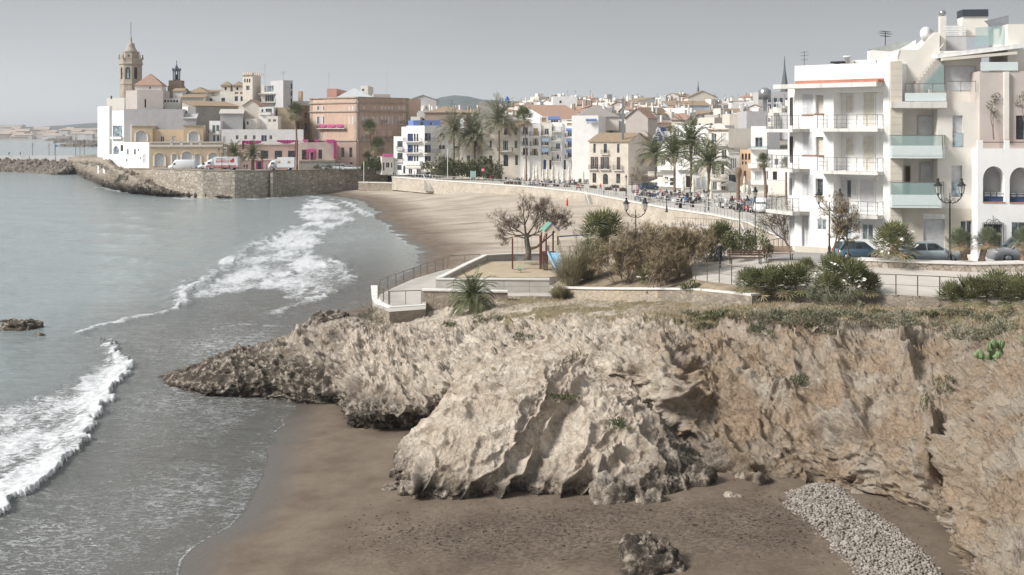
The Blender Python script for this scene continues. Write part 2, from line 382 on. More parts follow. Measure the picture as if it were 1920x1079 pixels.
# --- sand
ys = np.concatenate([np.arange(26, 90, .35), np.arange(90, 200, .9), np.arange(200, 345, 2.)]); xs = np.linspace(0, 1, 420)
x0 = np.interp(ys, [26, 45, 80, 120, 200, 345], [-22, -24, -30, -40, -55, -80]); x1 = np.interp(ys, [26, 90, 160, 345], [35, 45, 60, 75])
X = x0[:, None]+(x1-x0)[:, None]*xs[None, :]; YY = np.repeat(ys[:, None], 420, 1); p2 = np.c_[X.ravel(), YY.ravel()]; d = sdist(p2)
z = sandz(d); q = np.c_[p2, np.zeros(len(p2))]
z += np.where(d > 3, 1, 0)*(smooth(d, 3, 12)*(fbm(q*.3, 3)*.06+fbm(q*1.7, 3)*.018)+smooth(p2[:, 1], 120, 160)*smooth(d, 5, 15)*fbm(q*.12, 2)*.16)
wd_ = seg_dist(p2, np.array([G(a, b, 4.5)[:2] for a, b in ((880, 344), (1000, 352), (1090, 362), (1160, 375))]), False); z += 1.1*np.exp(-(wd_/11)**2)*smooth(d, 5, 15)
mound = np.array(G(1130, 382, 2.2)[:2]); z += 1.1*np.exp(-((p2[:, 0]-mound[0])/6.5)**2-((p2[:, 1]-mound[1])/5)**2)*(1+.4*fbm(q*.8, 3))
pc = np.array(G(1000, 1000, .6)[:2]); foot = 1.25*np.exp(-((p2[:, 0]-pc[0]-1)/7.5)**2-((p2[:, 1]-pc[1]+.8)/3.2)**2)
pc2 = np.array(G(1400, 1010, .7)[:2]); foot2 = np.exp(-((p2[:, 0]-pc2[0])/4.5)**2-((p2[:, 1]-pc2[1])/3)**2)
Vs = np.stack([X, YY, z.reshape(X.shape)], -1)
t = NT('beach_sand'); wet = t.attr('wet'); far = t.attr('far'); ft = t.attr('foot'); v = t.pos(world=True)
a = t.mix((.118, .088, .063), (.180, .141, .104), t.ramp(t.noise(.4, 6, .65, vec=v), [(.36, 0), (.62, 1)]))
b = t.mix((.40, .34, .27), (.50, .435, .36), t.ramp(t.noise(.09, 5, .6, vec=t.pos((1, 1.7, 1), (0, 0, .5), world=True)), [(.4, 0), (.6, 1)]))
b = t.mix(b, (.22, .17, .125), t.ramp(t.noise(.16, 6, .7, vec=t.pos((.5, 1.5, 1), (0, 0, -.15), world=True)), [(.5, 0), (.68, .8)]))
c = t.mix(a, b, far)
spk = t.ramp(t.noise(5, 6, .78, vec=t.pos((1, 1.3, 1), world=True)), [(.46, 0), (.56, 1)])
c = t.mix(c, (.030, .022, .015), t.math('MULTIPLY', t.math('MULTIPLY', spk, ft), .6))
c = t.mix(c, (.12, .095, .07), t.ramp(t.noise(14, 3, vec=v), [(.58, 0), (.72, .35)]))
c = t.mix(c, (.11, .094, .08), wet)
t.col(c); t.l(t.math('SUBTRACT', .92, t.math('MULTIPLY', wet, .62)), t.b.inputs['Roughness']); t.b.inputs['Specular IOR Level'].default_value = .35
t.bump(t.math('ADD', t.noise(3.2, 5, .65, vec=v), t.math('MULTIPLY', spk, t.math('MULTIPLY', ft, -.5))), .35, .10)
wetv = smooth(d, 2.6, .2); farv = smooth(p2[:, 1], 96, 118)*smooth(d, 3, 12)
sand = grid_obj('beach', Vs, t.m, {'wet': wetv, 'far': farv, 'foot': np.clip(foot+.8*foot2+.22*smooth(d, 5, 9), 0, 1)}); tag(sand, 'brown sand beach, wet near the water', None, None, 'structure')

# --- rock
def catmull(A, n):        # interpolate along axis 0
    k = len(A); u = np.linspace(0, k-1, n); i = np.minimum(u.astype(int), k-2); f_ = (u-i).reshape(-1, *([1]*(A.ndim-1)))
    g = lambda j: A[np.clip(j, 0, k-1)]
    p0, p1, p2_, p3 = g(i-1), g(i), g(i+1), g(i+2)
    return .5*((2*p1)+(-p0+p2_)*f_+(2*p0-5*p1+4*p2_-p3)*f_**2+(-p0+3*p1-3*p2_+p3)*f_**3)
def rockmat(name='rock'):
    t = NT(name); v = t.pos(world=True); gr = t.attr('grass'); och = t.attr('ochre'); dk = t.attr('dark')
    n = t.noise(1.1, 7, .68, vec=v); n2 = t.noise(7, 6, .75, vec=v); n3_ = t.noise(.5, 4, .6, vec=v)
    c = t.mix((.41, .335, .26), (.74, .655, .55), t.ramp(n, [(.36, 0), (.56, 1)]))
    c = t.mix(c, (.17, .135, .105), t.ramp(n2, [(.53, 0), (.70, .7)]))
    o = t.mix((.24, .175, .122), (.42, .32, .225), t.ramp(n2, [(.35, 0), (.6, 1)]))
    c = t.mix(c, t.mix((.17, .135, .10), (.44, .375, .305), n), t.math('MULTIPLY', och, .62))
    c = t.mix(c, o, t.math('MULTIPLY', t.ramp(n3_, [(.38, 0), (.62, 1)]), och))
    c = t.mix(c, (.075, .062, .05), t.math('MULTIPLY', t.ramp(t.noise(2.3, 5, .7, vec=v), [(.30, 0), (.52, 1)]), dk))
    vor = t.new('ShaderNodeTexVoronoi', feature='DISTANCE_TO_EDGE'); vor.inputs['Scale'].default_value = .9
    dn = t.new('ShaderNodeTexNoise'); dn.inputs['Scale'].default_value = 2.2; dn.inputs['Detail'].default_value = 5; t.l(v, dn.inputs['Vector'])
    vv = t.new('ShaderNodeVectorMath', operation='MULTIPLY_ADD'); t.l(dn.outputs['Color'], vv.inputs[0]); vv.inputs[1].default_value = (1, 1, 1); mp = t.pos((1, 1, 1), (0, -.7, 0), world=True)
    mp2 = t.new('ShaderNodeMapping'); mp2.inputs['Scale'].default_value = (1, 1, 2); t.l(mp, mp2.inputs[0]); t.l(mp2.outputs[0], vv.inputs[2]); t.l(vv.outputs[0], vor.inputs['Vector'])
    crk = t.ramp(vor.outputs['Distance'], [(0, 1), (.035, 0)])
    c = t.mix(c, (.14, .11, .085), t.math('MULTIPLY', crk, .12))
    g = t.mix((.15, .13, .07), (.33, .27, .17), t.noise(5, 4, vec=v))
    gm = t.math('MULTIPLY', t.ramp(t.math('ADD', t.noise(1.7, 6, .75, vec=v), t.math('MULTIPLY', gr, .42)), [(.76, 0), (.84, 1)]), t.math('GREATER_THAN', gr, .05))
    t.col(t.mix(c, g, gm)); t.set(.92, 0, .18)
    vb = t.new('ShaderNodeTexVoronoi', feature='DISTANCE_TO_EDGE'); vb.inputs['Scale'].default_value = 3.2; t.l(vv.outputs[0], vb.inputs['Vector'])
    h = t.math('ADD', t.math('ADD', t.noise(8, 8, .72, vec=v), t.math('MULTIPLY', t.ramp(vb.outputs['Distance'], [(0, 0), (.12, 1)]), .08)), t.math('MULTIPLY', crk, -.25))
    t.bump(h, 1.0, .13)
    return t.m
ROCK = rockmat()
def rot_noise_pts(p, ang=.75, st=(.5, 1, 1.7)):
    c, s = math.cos(ang), math.sin(ang); x = p[:, 0]*c+p[:, 2]*s; zz = -p[:, 0]*s+p[:, 2]*c
    return np.c_[x*st[0], p[:, 1]*st[1], zz*st[2]]
def rockify(V, amp=1.0, ang=.75, taper=None, cracks=None):
    du = np.gradient(V, axis=0); dv = np.gradient(V, axis=1); N = np.cross(dv, du); N /= np.linalg.norm(N, axis=2)[..., None]+1e-9
    p = V.reshape(-1, 3); q = rot_noise_pts(p, ang, (.6, .8, 1.3)); q0 = rot_noise_pts(p, ang, (1, 1, 1))
    w_ = np.c_[fbm(p*.5, 3), fbm(p*.5+9, 3), fbm(p*.5+21, 3)]*.5
    f1, f2, i1 = worley((q+w_)*.42); g1, g2_, i2 = worley((q+w_)*1.15+5); k1, k2, i3 = worley((q+w_*.5)*2.9)
    e1 = np.clip((f2-f1)/.075, 0, 1); e2 = np.clip((g2_-g1)/.10, 0, 1); e3 = np.clip((k2-k1)/.16, 0, 1)
    h = (i1-.5)*.30+(e1-1)*.48+(.5-f1)*.42
    kb = 1 if amp > .6 else .55
    h += ((i2-.5)*.11+(e2-1)*.29+(.5-g1)*.20)*kb
    h += ((i3-.5)*.04+(e3-1)*.15+(.5-k1)*.06)*(.5+.5*kb)
    for fq, am in ((.55, .30 if amp > .6 else .12), (1.7, .12 if amp > .6 else .09), (4.5, .035)):
        bd = q0[:, 2]*fq+fbm(p*.45, 3)*.55*min(1.5, fq)+fbm(p*2, 2)*.12; fr_ = bd-np.floor(bd); h += am*(fr_**1.6-.4-np.clip((fr_-.9)/.1, 0, 1)*.6)*(.4+.9*_rnd[(np.floor(bd).astype(int)*7+(fq*10).__int__()) & 4095, 1])
    h += fbm(p*.35, 3)*.40+(ridged(q*.8, 4, .5)-1)*.05+fbm(p*4, 3)*.03
    ppx = p[:, 0]*F/np.maximum(p[:, 1], 1)+CX; ppy = HY+(CZ-p[:, 2])*F/np.maximum(p[:, 1], 1); pp = np.c_[ppx+perlin(p*1.1)*16+perlin(p*3)*4, ppy+perlin(p*1.1+7)*16]
    for poly_, wd, dp in (cracks or []):
        h -= (1.15 if amp > .6 else .95)*dp*np.exp(-(seg_dist(pp, np.array(poly_, float), False)/(wd*.75))**2)/max(amp, .01)
    a = amp if taper is None else amp*taper.reshape(-1)
    s = np.sign(N[..., 1].mean()) or 1
    return V+(N.reshape(-1, 3)*(h*a)[:, None]).reshape(V.shape)
def skin(cols, nu, nv, amp, ang=.75, orient=1):
    A = np.array(cols)                 # (cols, rows, 3)
    S = catmull(A, nu); S = np.swapaxes(catmull(np.swapaxes(S, 0, 1), nv), 0, 1)
    if orient < 0: S = S[::-1]
    return S
def Yc(l): return [P(a, b, (CZ-z)*F/(b-HY)) for a, b, z in l]
def foot_row(c):                       # one row under the sand, in front of the foot
    x, y, z_ = c[0]; return [(x, y-.1, -1.2)]+c
A_cols = [
 [(262, 700, -.6), (285, 708, -.4), (300, 712, -.1), (300, 705, -.1), (305, 700, -.2), (310, 695, -.6), (318, 690, -1), (330, 685, -2)],
 [(318, 728, -.3), (330, 722, .2), (338, 712, .5), (345, 703, .75), (352, 697, .8), (365, 690, .5), (380, 680, -.4), (395, 672, -2)],
 [(385, 745, -.3), (388, 728, .5), (392, 710, 1.0), (398, 692, 1.35), (405, 678, 1.5), (425, 668, 1.2), (440, 660, -.2), (455, 655, -2)],
 [(460, 750, -.3), (462, 720, .9), (468, 695, 1.5), (475, 672, 1.9), (485, 655, 2.1), (505, 648, 1.8), (520, 640, .2), (530, 637, -2)],
 [(560, 753, .1), (562, 720, 1.1), (565, 685, 2.0), (568, 660, 2.5), (575, 640, 2.7), (590, 625, 2.5), (600, 612, .8), (605, 608, -2)],
 [(640, 755, .3), (645, 735, 1.3), (650, 700, 2.0), (650, 665, 2.6), (655, 635, 3.0), (655, 610, 3.0), (660, 597, 1.8), (665, 590, -1)],
 [(672, 795, .3), (668, 775, 1.3), (680, 740, 2.0), (690, 700, 2.5), (700, 655, 3.0), (712, 620, 3.0), (720, 608, 2.4), (730, 595, .5)],
 [(720, 802, .3), (715, 778, 1.5), (725, 735, 2.3), (735, 695, 2.8), (745, 655, 3.2), (760, 622, 3.3), (775, 605, 3.2), (800, 585, 3.0)],
 [(790, 800, .3), (785, 775, 1.6), (785, 735, 2.5), (790, 695, 3.1), (800, 655, 3.5), (815, 620, 3.6), (830, 600, 3.7), (850, 575, 3.6)],
 [(860, 790, .3), (845, 765, 1.7), (840, 730, 2.8), (845, 695, 3.5), (860, 655, 4.0), (885, 615, 4.1), (910, 590, 4.3), (935, 560, 4.0)],
 [(960, 800, .3), (950, 770, 1.8), (940, 725, 3.2), (945, 690, 4.1), (960, 650, 4.6), (985, 610, 4.7), (1010, 585, 4.9), (1030, 560, 4.2)],
 [(1090, 820, .3), (1085, 770, 2.0), (1070, 725, 3.5), (1070, 685, 4.6), (1080, 645, 5.2), (1100, 612, 5.3), (1120, 590, 5.5), (1140, 565, 4.6)],
 [(1200, 850, .3), (1195, 790, 2.0), (1180, 730, 3.7), (1175, 685, 4.9), (1180, 640, 5.7), (1195, 606, 5.9), (1210, 592, 6.0), (1225, 568, 5.2)],
 [(1290, 878, .2), (1280, 830, 1.7), (1255, 760, 3.6), (1245, 700, 4.9), (1245, 645, 5.8), (1255, 603, 6.2), (1270, 590, 6.3), (1290, 572, 5.8)],
 [(1360, 905, .4), (1350, 862, 1.5), (1335, 790, 2.8), (1325, 725, 4.1), (1325, 655, 5.5), (1330, 604, 6.3), (1340, 590, 6.5), (1360, 575, 6.2)],
 [(1425, 928, .6), (1420, 890, 1.3), (1410, 815, 2.6), (1405, 735, 4.1), (1405, 655, 5.6), (1410, 603, 6.5), (1420, 588, 6.7), (1440, 570, 6.8)],
 [(1512, 918, .6), (1508, 888, 1.3), (1495, 810, 2.9), (1490, 730, 4.3), (1490, 655, 5.7), (1495, 605, 6.5), (1500, 588, 6.8), (1515, 570, 6.9)],
 [(1605, 935, .7), (1598, 900, 1.4), (1575, 820, 3.1), (1570, 735, 4.6), (1570, 655, 5.9), (1575, 608, 6.6), (1580, 592, 6.9), (1590, 575, 7.0)],
 [(1700, 975, .7), (1690, 930, 1.5), (1655, 830, 3.3), (1650, 740, 4.8), (1650, 655, 6.1), (1650, 606, 6.7), (1655, 592, 7.0), (1665, 575, 7.1)],
 [(1775, 1020, .6), (1765, 960, 1.5), (1730, 850, 3.4), (1730, 750, 4.9), (1730, 660, 6.2), (1730, 605, 6.9), (1735, 592, 7.1), (1740, 578, 7.2)],
 [(1835, 1090, .4), (1825, 1000, 1.4), (1795, 870, 3.4), (1795, 760, 5.0), (1795, 670, 6.3), (1795, 610, 7.1), (1795, 594, 7.2), (1795, 580, 7.3)],
 [(1850, 1210, .3), (1842, 1085, 1.9), (1835, 930, 3.8), (1850, 780, 5.6), (1850, 680, 6.7), (1850, 620, 7.4), (1850, 600, 7.5), (1850, 585, 7.5)],
 [(1850, 1350, .3), (1840, 1130, 3.2), (1860, 960, 5.0), (1890, 800, 6.5), (1900, 700, 7.3), (1905, 640, 7.8), (1905, 615, 7.8), (1905, 590, 7.8)],
 [(1990, 1400, .3), (1980, 1180, 3.4), (1980, 1000, 5.2), (1990, 830, 6.8), (1990, 720, 7.6), (1990, 655, 8.0), (1990, 620, 8.0), (1990, 600, 8.0)],
 [(2200, 1500, .3), (2180, 1200, 3.8), (2170, 1020, 5.6), (2160, 850, 7.1), (2160, 740, 7.9), (2160, 660, 8.2), (2160, 630, 8.2), (2160, 600, 8.2)],
 [(2900, 1500, .3), (2880, 1200, 3.8), (2870, 1020, 5.6), (2860, 850, 7.1), (2860, 740, 7.9), (2860, 660, 8.2), (2860, 630, 8.2), (2860, 590, 8.2)],
 [(3900, 1500, .3), (3880, 1200, 3.8), (3870, 1020, 5.6), (3860, 850, 7.1), (3860, 740, 7.9), (3860, 660, 8.2), (3860, 630, 8.2), (3860, 590, 8.2)],
]
A = [foot_row(Yc(c)) for c in A_cols]
S = skin(A, 890, 300, 1)
nv_ = S.shape[1]; rowt = np.linspace(0, 8, nv_)[None, :].repeat(S.shape[0], 0)
tap = 1-.72*smooth(rowt, 5.6, 7.0); tap *= 1-.0*rowt; lenx = np.linspace(0, 1, S.shape[0])[:, None]; tap = tap*(.45+.55*smooth(lenx, .02, .16))
CA = [([(1300, 738), (1380, 735), (1460, 755), (1560, 810)], 30, .7), ([(1330, 655), (1420, 650), (1500, 665)], 22, .4), ([(1480, 890), (1560, 910), (1640, 950)], 26, .7), ([(1690, 640), (1705, 700)], 22, .6), ([(1745, 820), (1770, 900)], 26, .8), ([(1560, 640), (1580, 740), (1620, 820)], 20, .5), ([(1845, 760), (1830, 880)], 25, .7), ([(1000, 700), (1080, 690)], 18, .5), ([(1205, 765), (1250, 805), (1290, 850), (1320, 885), (1345, 920)], 24, 2.0), ([(1345, 800), (1375, 850), (1410, 890), (1430, 925)], 7, .6), ([(1240, 640), (1250, 680), (1290, 720), (1380, 735)], 8, .35), ([(1260, 745), (1330, 760), (1420, 790), (1480, 830)], 7, .4), ([(1490, 640), (1500, 760), (1560, 860), (1600, 920)], 6, .25), ([(1600, 880), (1680, 900), (1740, 940)], 9, .35),
 ([(1690, 620), (1700, 680), (1715, 720)], 9, .4), ([(1830, 860), (1820, 940), (1840, 1040)], 10, .6), ([(1750, 830), (1770, 880), (1790, 940)], 12, .5), ([(560, 640), (600, 690), (665, 735)], 7, .4), ([(450, 665), (480, 700), (500, 740)], 6, .35), ([(668, 640), (672, 690), (662, 745)], 9, .5), ([(735, 640), (770, 700), (800, 760)], 7, .3), ([(850, 640), (820, 700), (835, 745)], 8, .4), ([(960, 655), (900, 690), (880, 730)], 7, .35), ([(1080, 660), (1150, 680), (1210, 690)], 8, .35), ([(1090, 610), (1060, 650), (985, 665)], 6, .25)]
SA = rockify(S, .72, -.28, tap, CA)
p = SA.reshape(-1, 3); nn = fbm(p*.3, 3)
grass = smooth(rowt, 5.0, 6.6).reshape(-1)*smooth(p[:, 0], -4, 2)*(.8+nn*.5)+.28*smooth(nn, .1, .5)*smooth(p[:, 2], 2.5, 4)
och = smooth(p[:, 0]*F/p[:, 1]+CX, 1130, 1330)*.9+.22
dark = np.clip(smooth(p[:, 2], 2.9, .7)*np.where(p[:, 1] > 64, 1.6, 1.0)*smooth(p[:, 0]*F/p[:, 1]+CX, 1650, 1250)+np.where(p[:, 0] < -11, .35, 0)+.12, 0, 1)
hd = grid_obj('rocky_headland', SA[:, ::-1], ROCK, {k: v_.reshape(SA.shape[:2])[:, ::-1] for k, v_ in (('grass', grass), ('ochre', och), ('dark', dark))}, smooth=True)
tag(hd, 'pale limestone headland with ochre cliff above the cove', None, None, 'structure')
B_cols = [
 [(734, 893, .45), (738, 880, .7), (745, 865, .8), (760, 850, .8), (775, 845, .6), (790, 840, .3), (800, 830, -.3)],
 [(742, 905, .3), (745, 870, 1.3), (768, 820, 2.0), (810, 780, 2.7), (850, 735, 3.4), (900, 685, 4.2), (950, 645, 4.6)],
 [(768, 912, .3), (778, 880, 1.2), (808, 830, 2.2), (858, 782, 3.0), (903, 722, 3.9), (950, 672, 4.7), (990, 640, 5.1)],
 [(772, 935, .3), (782, 905, 1.2), (822, 840, 2.4), (880, 780, 3.3), (930, 715, 4.2), (975, 668, 4.9), (1015, 640, 5.3)],
 [(805, 945, .3), (822, 890, 1.6), (862, 822, 2.8), (912, 762, 3.7), (957, 705, 4.5), (1000, 662, 5.2), (1040, 640, 5.5)],
 [(880, 947, .3), (905, 890, 1.7), (938, 822, 2.9), (982, 757, 3.9), (1020, 710, 4.6), (1050, 672, 5.2), (1080, 645, 5.6)],
 [(930, 945, .3), (950, 893, 1.5), (985, 822, 2.7), (1020, 757, 3.8), (1052, 712, 4.4), (1078, 682, 4.9), (1105, 655, 5.4)],
 [(965, 943, .3), (990, 893, 1.4), (1025, 825, 2.5), (1055, 768, 3.5), (1080, 722, 4.2), (1100, 692, 4.7), (1130, 662, 5.2)],
 [(1050, 947, .3), (1070, 890, 1.7), (1100, 828, 2.7), (1125, 780, 3.5), (1140, 742, 4.0), (1155, 718, 4.2), (1190, 700, 4.4)],
 [(1115, 952, .3), (1140, 890, 1.7), (1165, 838, 2.5), (1180, 800, 3.1), (1190, 775, 3.4), (1205, 760, 3.5), (1235, 750, 3.3)],
 [(1200, 962, .3), (1215, 915, 1.3), (1235, 868, 2.0), (1248, 838, 2.4), (1253, 820, 2.5), (1260, 812, 2.4), (1275, 805, 2.0)],
 [(1280, 950, .3), (1290, 920, 1.0), (1300, 893, 1.4), (1308, 880, 1.5), (1312, 872, 1.4), (1318, 868, 1.2), (1325, 862, .8)],
 [(1330, 925, .2), (1335, 915, .5), (1338, 908, .6), (1340, 903, .5), (1342, 900, .3), (1344, 898, 0), (1346, 896, -.4)],
]
S = skin([foot_row(Yc(c)) for c in B_cols], 460, 280, 1)
rowt = np.linspace(0, 7, S.shape[1])[None, :].repeat(S.shape[0], 0)
CB = [([(918, 940), (937, 906), (975, 880), (1009, 839), (1033, 791), (1057, 772), (1085, 720)], 7, .75), ([(860, 800), (889, 767), (937, 723)], 3.5, .3), ([(1047, 940), (1058, 900), (1100, 870)], 7, .55), ([(768, 925), (785, 890), (810, 850)], 7, .6), ([(1105, 940), (1130, 880), (1165, 850)], 8, .6), ([(1150, 790), (1200, 830), (1250, 880)], 8, .5), ([(1060, 890), (1100, 840), (1130, 800)], 4, .3), ([(830, 880), (880, 880), (930, 850)], 3.5, .2), ([(950, 850), (1000, 780), (1020, 740)], 3.5, .3), ([(1110, 770), (1150, 760), (1190, 770)], 6, .35)]
SB = rockify(S, .42, .85, 1-.35*smooth(rowt, 5, 7), CB)
p = SB.reshape(-1, 3)
dark = np.clip(smooth(p[:, 2], 2.3, .6)*1.1+smooth(p[:, 0]*F/p[:, 1]+CX, 1170, 1260)*.7+.05, 0, 1)  # dark stained base band, plus the dome's lower shade put into the colour
gB = .5*smooth(fbm(p*.35+3, 3), .25, .6)*smooth(p[:, 2], 2.2, 3.6)
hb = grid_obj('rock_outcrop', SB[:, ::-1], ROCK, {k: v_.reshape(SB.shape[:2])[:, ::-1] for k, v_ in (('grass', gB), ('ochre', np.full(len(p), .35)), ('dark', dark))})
tag(hb, 'pale slanting limestone outcrop with dark cracks standing on the sand', None, None, 'structure')

def boulder(px, py, w_px, h_px, z0, label, name='boulder', dk=.5, seed=0, rough=1.0):
    x, y, _ = G(px, py, z0); s = y/F; rx = w_px*s/2; rz = h_px*s
    n, m = 44, 64; th = np.linspace(0, math.pi*.5, n)[:, None]; ph = np.linspace(0, 2*math.pi, m)[None, :]
    sq = .75
    cx_ = np.sign(np.cos(ph))*np.abs(np.cos(ph))**sq; sy_ = np.sign(np.sin(ph))*np.abs(np.sin(ph))**sq
    V = np.stack([np.cos(th)**.6*cx_*rx*np.ones_like(th), np.cos(th)**.6*sy_*rx*.8*np.ones_like(th), np.sin(th)*rz*1.0*np.ones_like(ph)-.15], -1)
    V[..., 0] += V[..., 2]*.25*((seed % 3)-1); q = V.reshape(-1, 3)+seed*13.7; k = max(rx, rz)
    f1, f2, i1 = worley(q/k*1.3); g1, g2_, i2 = worley(q/k*3.1+3)
    h = (i1-.5)*.5+(np.clip((f2-f1)/.2, 0, 1)-1)*.3+(i2-.5)*.2+(np.clip((g2_-g1)/.25, 0, 1)-1)*.13+fbm(q/k*2, 4)*.22
    dirn = V/(np.linalg.norm(V, axis=2)[..., None]+1e-6); V = V+dirn*(h*k*.55*rough).reshape(n, m, 1)
    V[:, -1] = V[:, 0]; V[-1] = V[-1].mean(0)
    a = np.full(n*m, dk)
    a = np.clip(a*1.3+.25, 0, 1); o = grid_obj(name, V[::-1], ROCK, {'dark': a, 'ochre': a*0+.3, 'grass': a*0}); o.location = (x, y+rx*.5, z0)
    return tag(o, label, name)
for i, a in enumerate([
 (1152, 972, 90, 85, .3, 'rounded tan boulder leaning at the front foot of the big outcrop', .25), (1222, 975, 62, 58, .3, 'small brown boulder beside the rounded one at the outcrop foot', .45),
 (1290, 945, 100, 75, .3, 'broad dark boulder at the right end of the outcrop, beside the cave', .85), (1252, 985, 52, 24, .3, 'low dark rock lying flat on sand in front of the dark boulder', .9),
 (1378, 958, 55, 36, .6, 'pale knobbly rock lying alone on the sand left of the cobbles', .1), (733, 924, 44, 20, .3, 'little flat brown rock alone on the sand left of the big outcrop', .3),
 (1232, 1092, 125, 85, .6, 'big rough boulder on the sand at the bottom of the photo', .7), (1398, 925, 45, 42, .5, 'small ochre rock wedged under the cliff beside the cave mouth', .2),
 (1478, 938, 45, 30, .6, 'low ochre rock at the cliff foot touching the cobbles', .15), (1200, 948, 60, 70, .4, 'dark wedge of rock between the outcrop and the tan boulder', .8),
 (978, 942, 16, 8, .4, 'tiny white stone on the sand under the middle of the outcrop', 0), (30, 622, 75, 24, -.15, 'larger dark rock standing in the sea at the far left', 1.0), (72, 632, 26, 8, -.1, 'tiny low rock in the sea just right of the dark one', 1.0), (8, 606, 40, 8, -.1, 'flat reef rock in the sea at the picture edge', 1.0),
 (610, 612, 90, 26, .2, 'dark weedy rock on the sand behind the headland tip', 1.0)]):
    boulder(*a[:6], dk=a[6], seed=i, rough=.8)
# cobbles
cob = MB(); rr = random.Random(11)
cp = np.array([G(a, b, .8)[:2] for a, b in [(1455, 938), (1510, 915), (1600, 922), (1660, 975), (1720, 1010), (1800, 1075), (1860, 1180), (1640, 1190), (1555, 1080), (1505, 1015), (1455, 965)]])
ico_v = None
bmv = [(0, 0, -1), (.72, -.53, -.45), (-.28, -.85, -.45), (-.89, 0, -.45), (-.28, .85, -.45), (.72, .53, -.45), (.28, -.85, .45), (-.72, -.53, .45), (-.72, .53, .45), (.28, .85, .45), (.89, 0, .45), (0, 0, 1)]
bmf = [(0, 1, 2), (1, 0, 5), (0, 2, 3), (0, 3, 4), (0, 4, 5), (1, 5, 10), (2, 1, 6), (3, 2, 7), (4, 3, 8), (5, 4, 9), (1, 10, 6), (2, 6, 7), (3, 7, 8), (4, 8, 9), (5, 9, 10), (6, 10, 11), (7, 6, 11), (8, 7, 11), (9, 8, 11), (10, 9, 11)]
lo = cp.min(0)-1; hi = cp.max(0)+1; cand = np.array([(rr.uniform(lo[0], hi[0]), rr.uniform(lo[1], hi[1])) for _ in range(30000)])
ins = inside(cand, cp); de = seg_dist(cand, cp)
for (x, y), i_, dd in zip(cand, ins, de):
    if not i_ and (dd > .9 or rr.random() < .80+dd*.3): continue
    r_ = rr.uniform(.025, .085) if i_ else rr.uniform(.03, .08); zz = 1.02+(min(dd, 1.2)*.28 if i_ else 0)+rr.uniform(-.05, .06); a = rr.uniform(0, 6.3); ca, sa = math.cos(a), math.sin(a)
    sx, sy, sz = r_*rr.uniform(.9, 1.5), r_*rr.uniform(.7, 1.1), r_*rr.uniform(.55, .9)
    cob.add([(x+(vx*sx*ca-vy*sy*sa)*rr.uniform(.85, 1.1), y+vx*sx*sa+vy*sy*ca, zz+vz*sz) for vx, vy, vz in bmv], bmf, True)
t = NT('cobbles'); v = t.pos(world=True); vo = t.new('ShaderNodeTexVoronoi'); vo.inputs['Scale'].default_value = 5; t.l(v, vo.inputs['Vector']); s_ = t.new('ShaderNodeSeparateColor'); t.l(vo.outputs['Color'], s_.inputs[0])
t.col(t.mix(t.mix((.16, .135, .112), (.36, .325, .285), s_.outputs[0]), (.27, .25, .23), t.ramp(t.noise(9, 4, vec=v), [(.5, 0), (.7, .5)]))); t.set(.85, 0, .2); t.bump(t.noise(30, 3, vec=v), .3, .01)
tag(cob.build('cobble_pile', t.m), 'heap of pale cobbles at the cliff foot', None, None, 'stuff')

# drift debris on the sand
db_ = MB(); rr = random.Random(31); dpts = []
for _ in range(2600):
    cx_, cy_, sx_, sy_ = rr.choice([(1000, 985, 170, 22), (1000, 985, 170, 22), (1150, 1010, 260, 30), (1400, 1010, 110, 34), (820, 1000, 120, 30), (1560, 985, 90, 40)])
    px, py = rr.gauss(cx_, sx_), rr.gauss(cy_, sy_)
    if py > 1120 or py < 905 or px < 640: continue
    dpts.append(G(px, py, .7)[:2])
dpts = np.array(dpts); dz_ = sandz(sdist(dpts))
for (x, y), z in zip(dpts, dz_):
    s_ = rr.uniform(.012, .03)*(2 if rr.random() < .05 else 1); z += .01
    db_.add([(x+vx*s_*rr.uniform(.8, 2), y+vy*s_*1.3, z+.01+vz*s_*.3) for vx, vy, vz in bmv], bmf)
tag(db_.build('beach_debris', plain('dry_seaweed', (.06, .044, .032), .9, .5, 3)), 'scattered dark weed and grit on the sand', None, None, 'stuff')
# ================= kit: facades, plants, people, vehicles =================
def pb(mb, name, mats, parent):                 # build a part whose coordinates are world coordinates
    root = parent
    while root.parent is not None: root = root.parent
    L = root.location
    mb.v = [(x-L[0], y-L[1], z-L[2]) for x, y, z in mb.v]
    return mb.build(name, mats, parent)
WHITE = stucco('white_render', (.80, .79, .77)); WARM = stucco('warm_white_render', (.72, .68, .62)); CREAM = stucco('cream_render', (.66, .60, .52))
GREYW = stucco('grey_render', (.50, .49, .49)); OCHRE = stucco('ochre_render', (.60, .475, .33)); SALMON = stucco('salmon_render', (.60, .44, .35), stain=.4); PINK = stucco('pink_render', (.60, .44, .38))
TAUPE = stucco('taupe_render', (.52, .465, .43)); STONE = masonry('rubble_masonry', (.40, .34, .27), (.24, .20, .16), (.36, .32, .27), 2.2, .6); SANDST = stucco('sandstone', (.37, .32, .26), var=.15, stain=.5)
BEIGECL = stucco('limestone_cladding', (.60, .55, .47), var=.09); TERRA = tiles('terracotta_tiles', (.38, .235, .175), (.50, .34, .265)); OLDT = tiles('old_roof_tiles', (.30, .21, .14), (.42, .33, .23)); GREYT = tiles('grey_roof', (.33, .30, .28), (.38, .35, .33))
GLASS = glassm('window_glass'); GLASSL = glassm('pale_glass', (.20, .24, .25)); FRAMEW = plain('white_frame', (.72, .71, .69), .5); FRAMED = plain('dark_wood', (.10, .065, .05), .6)
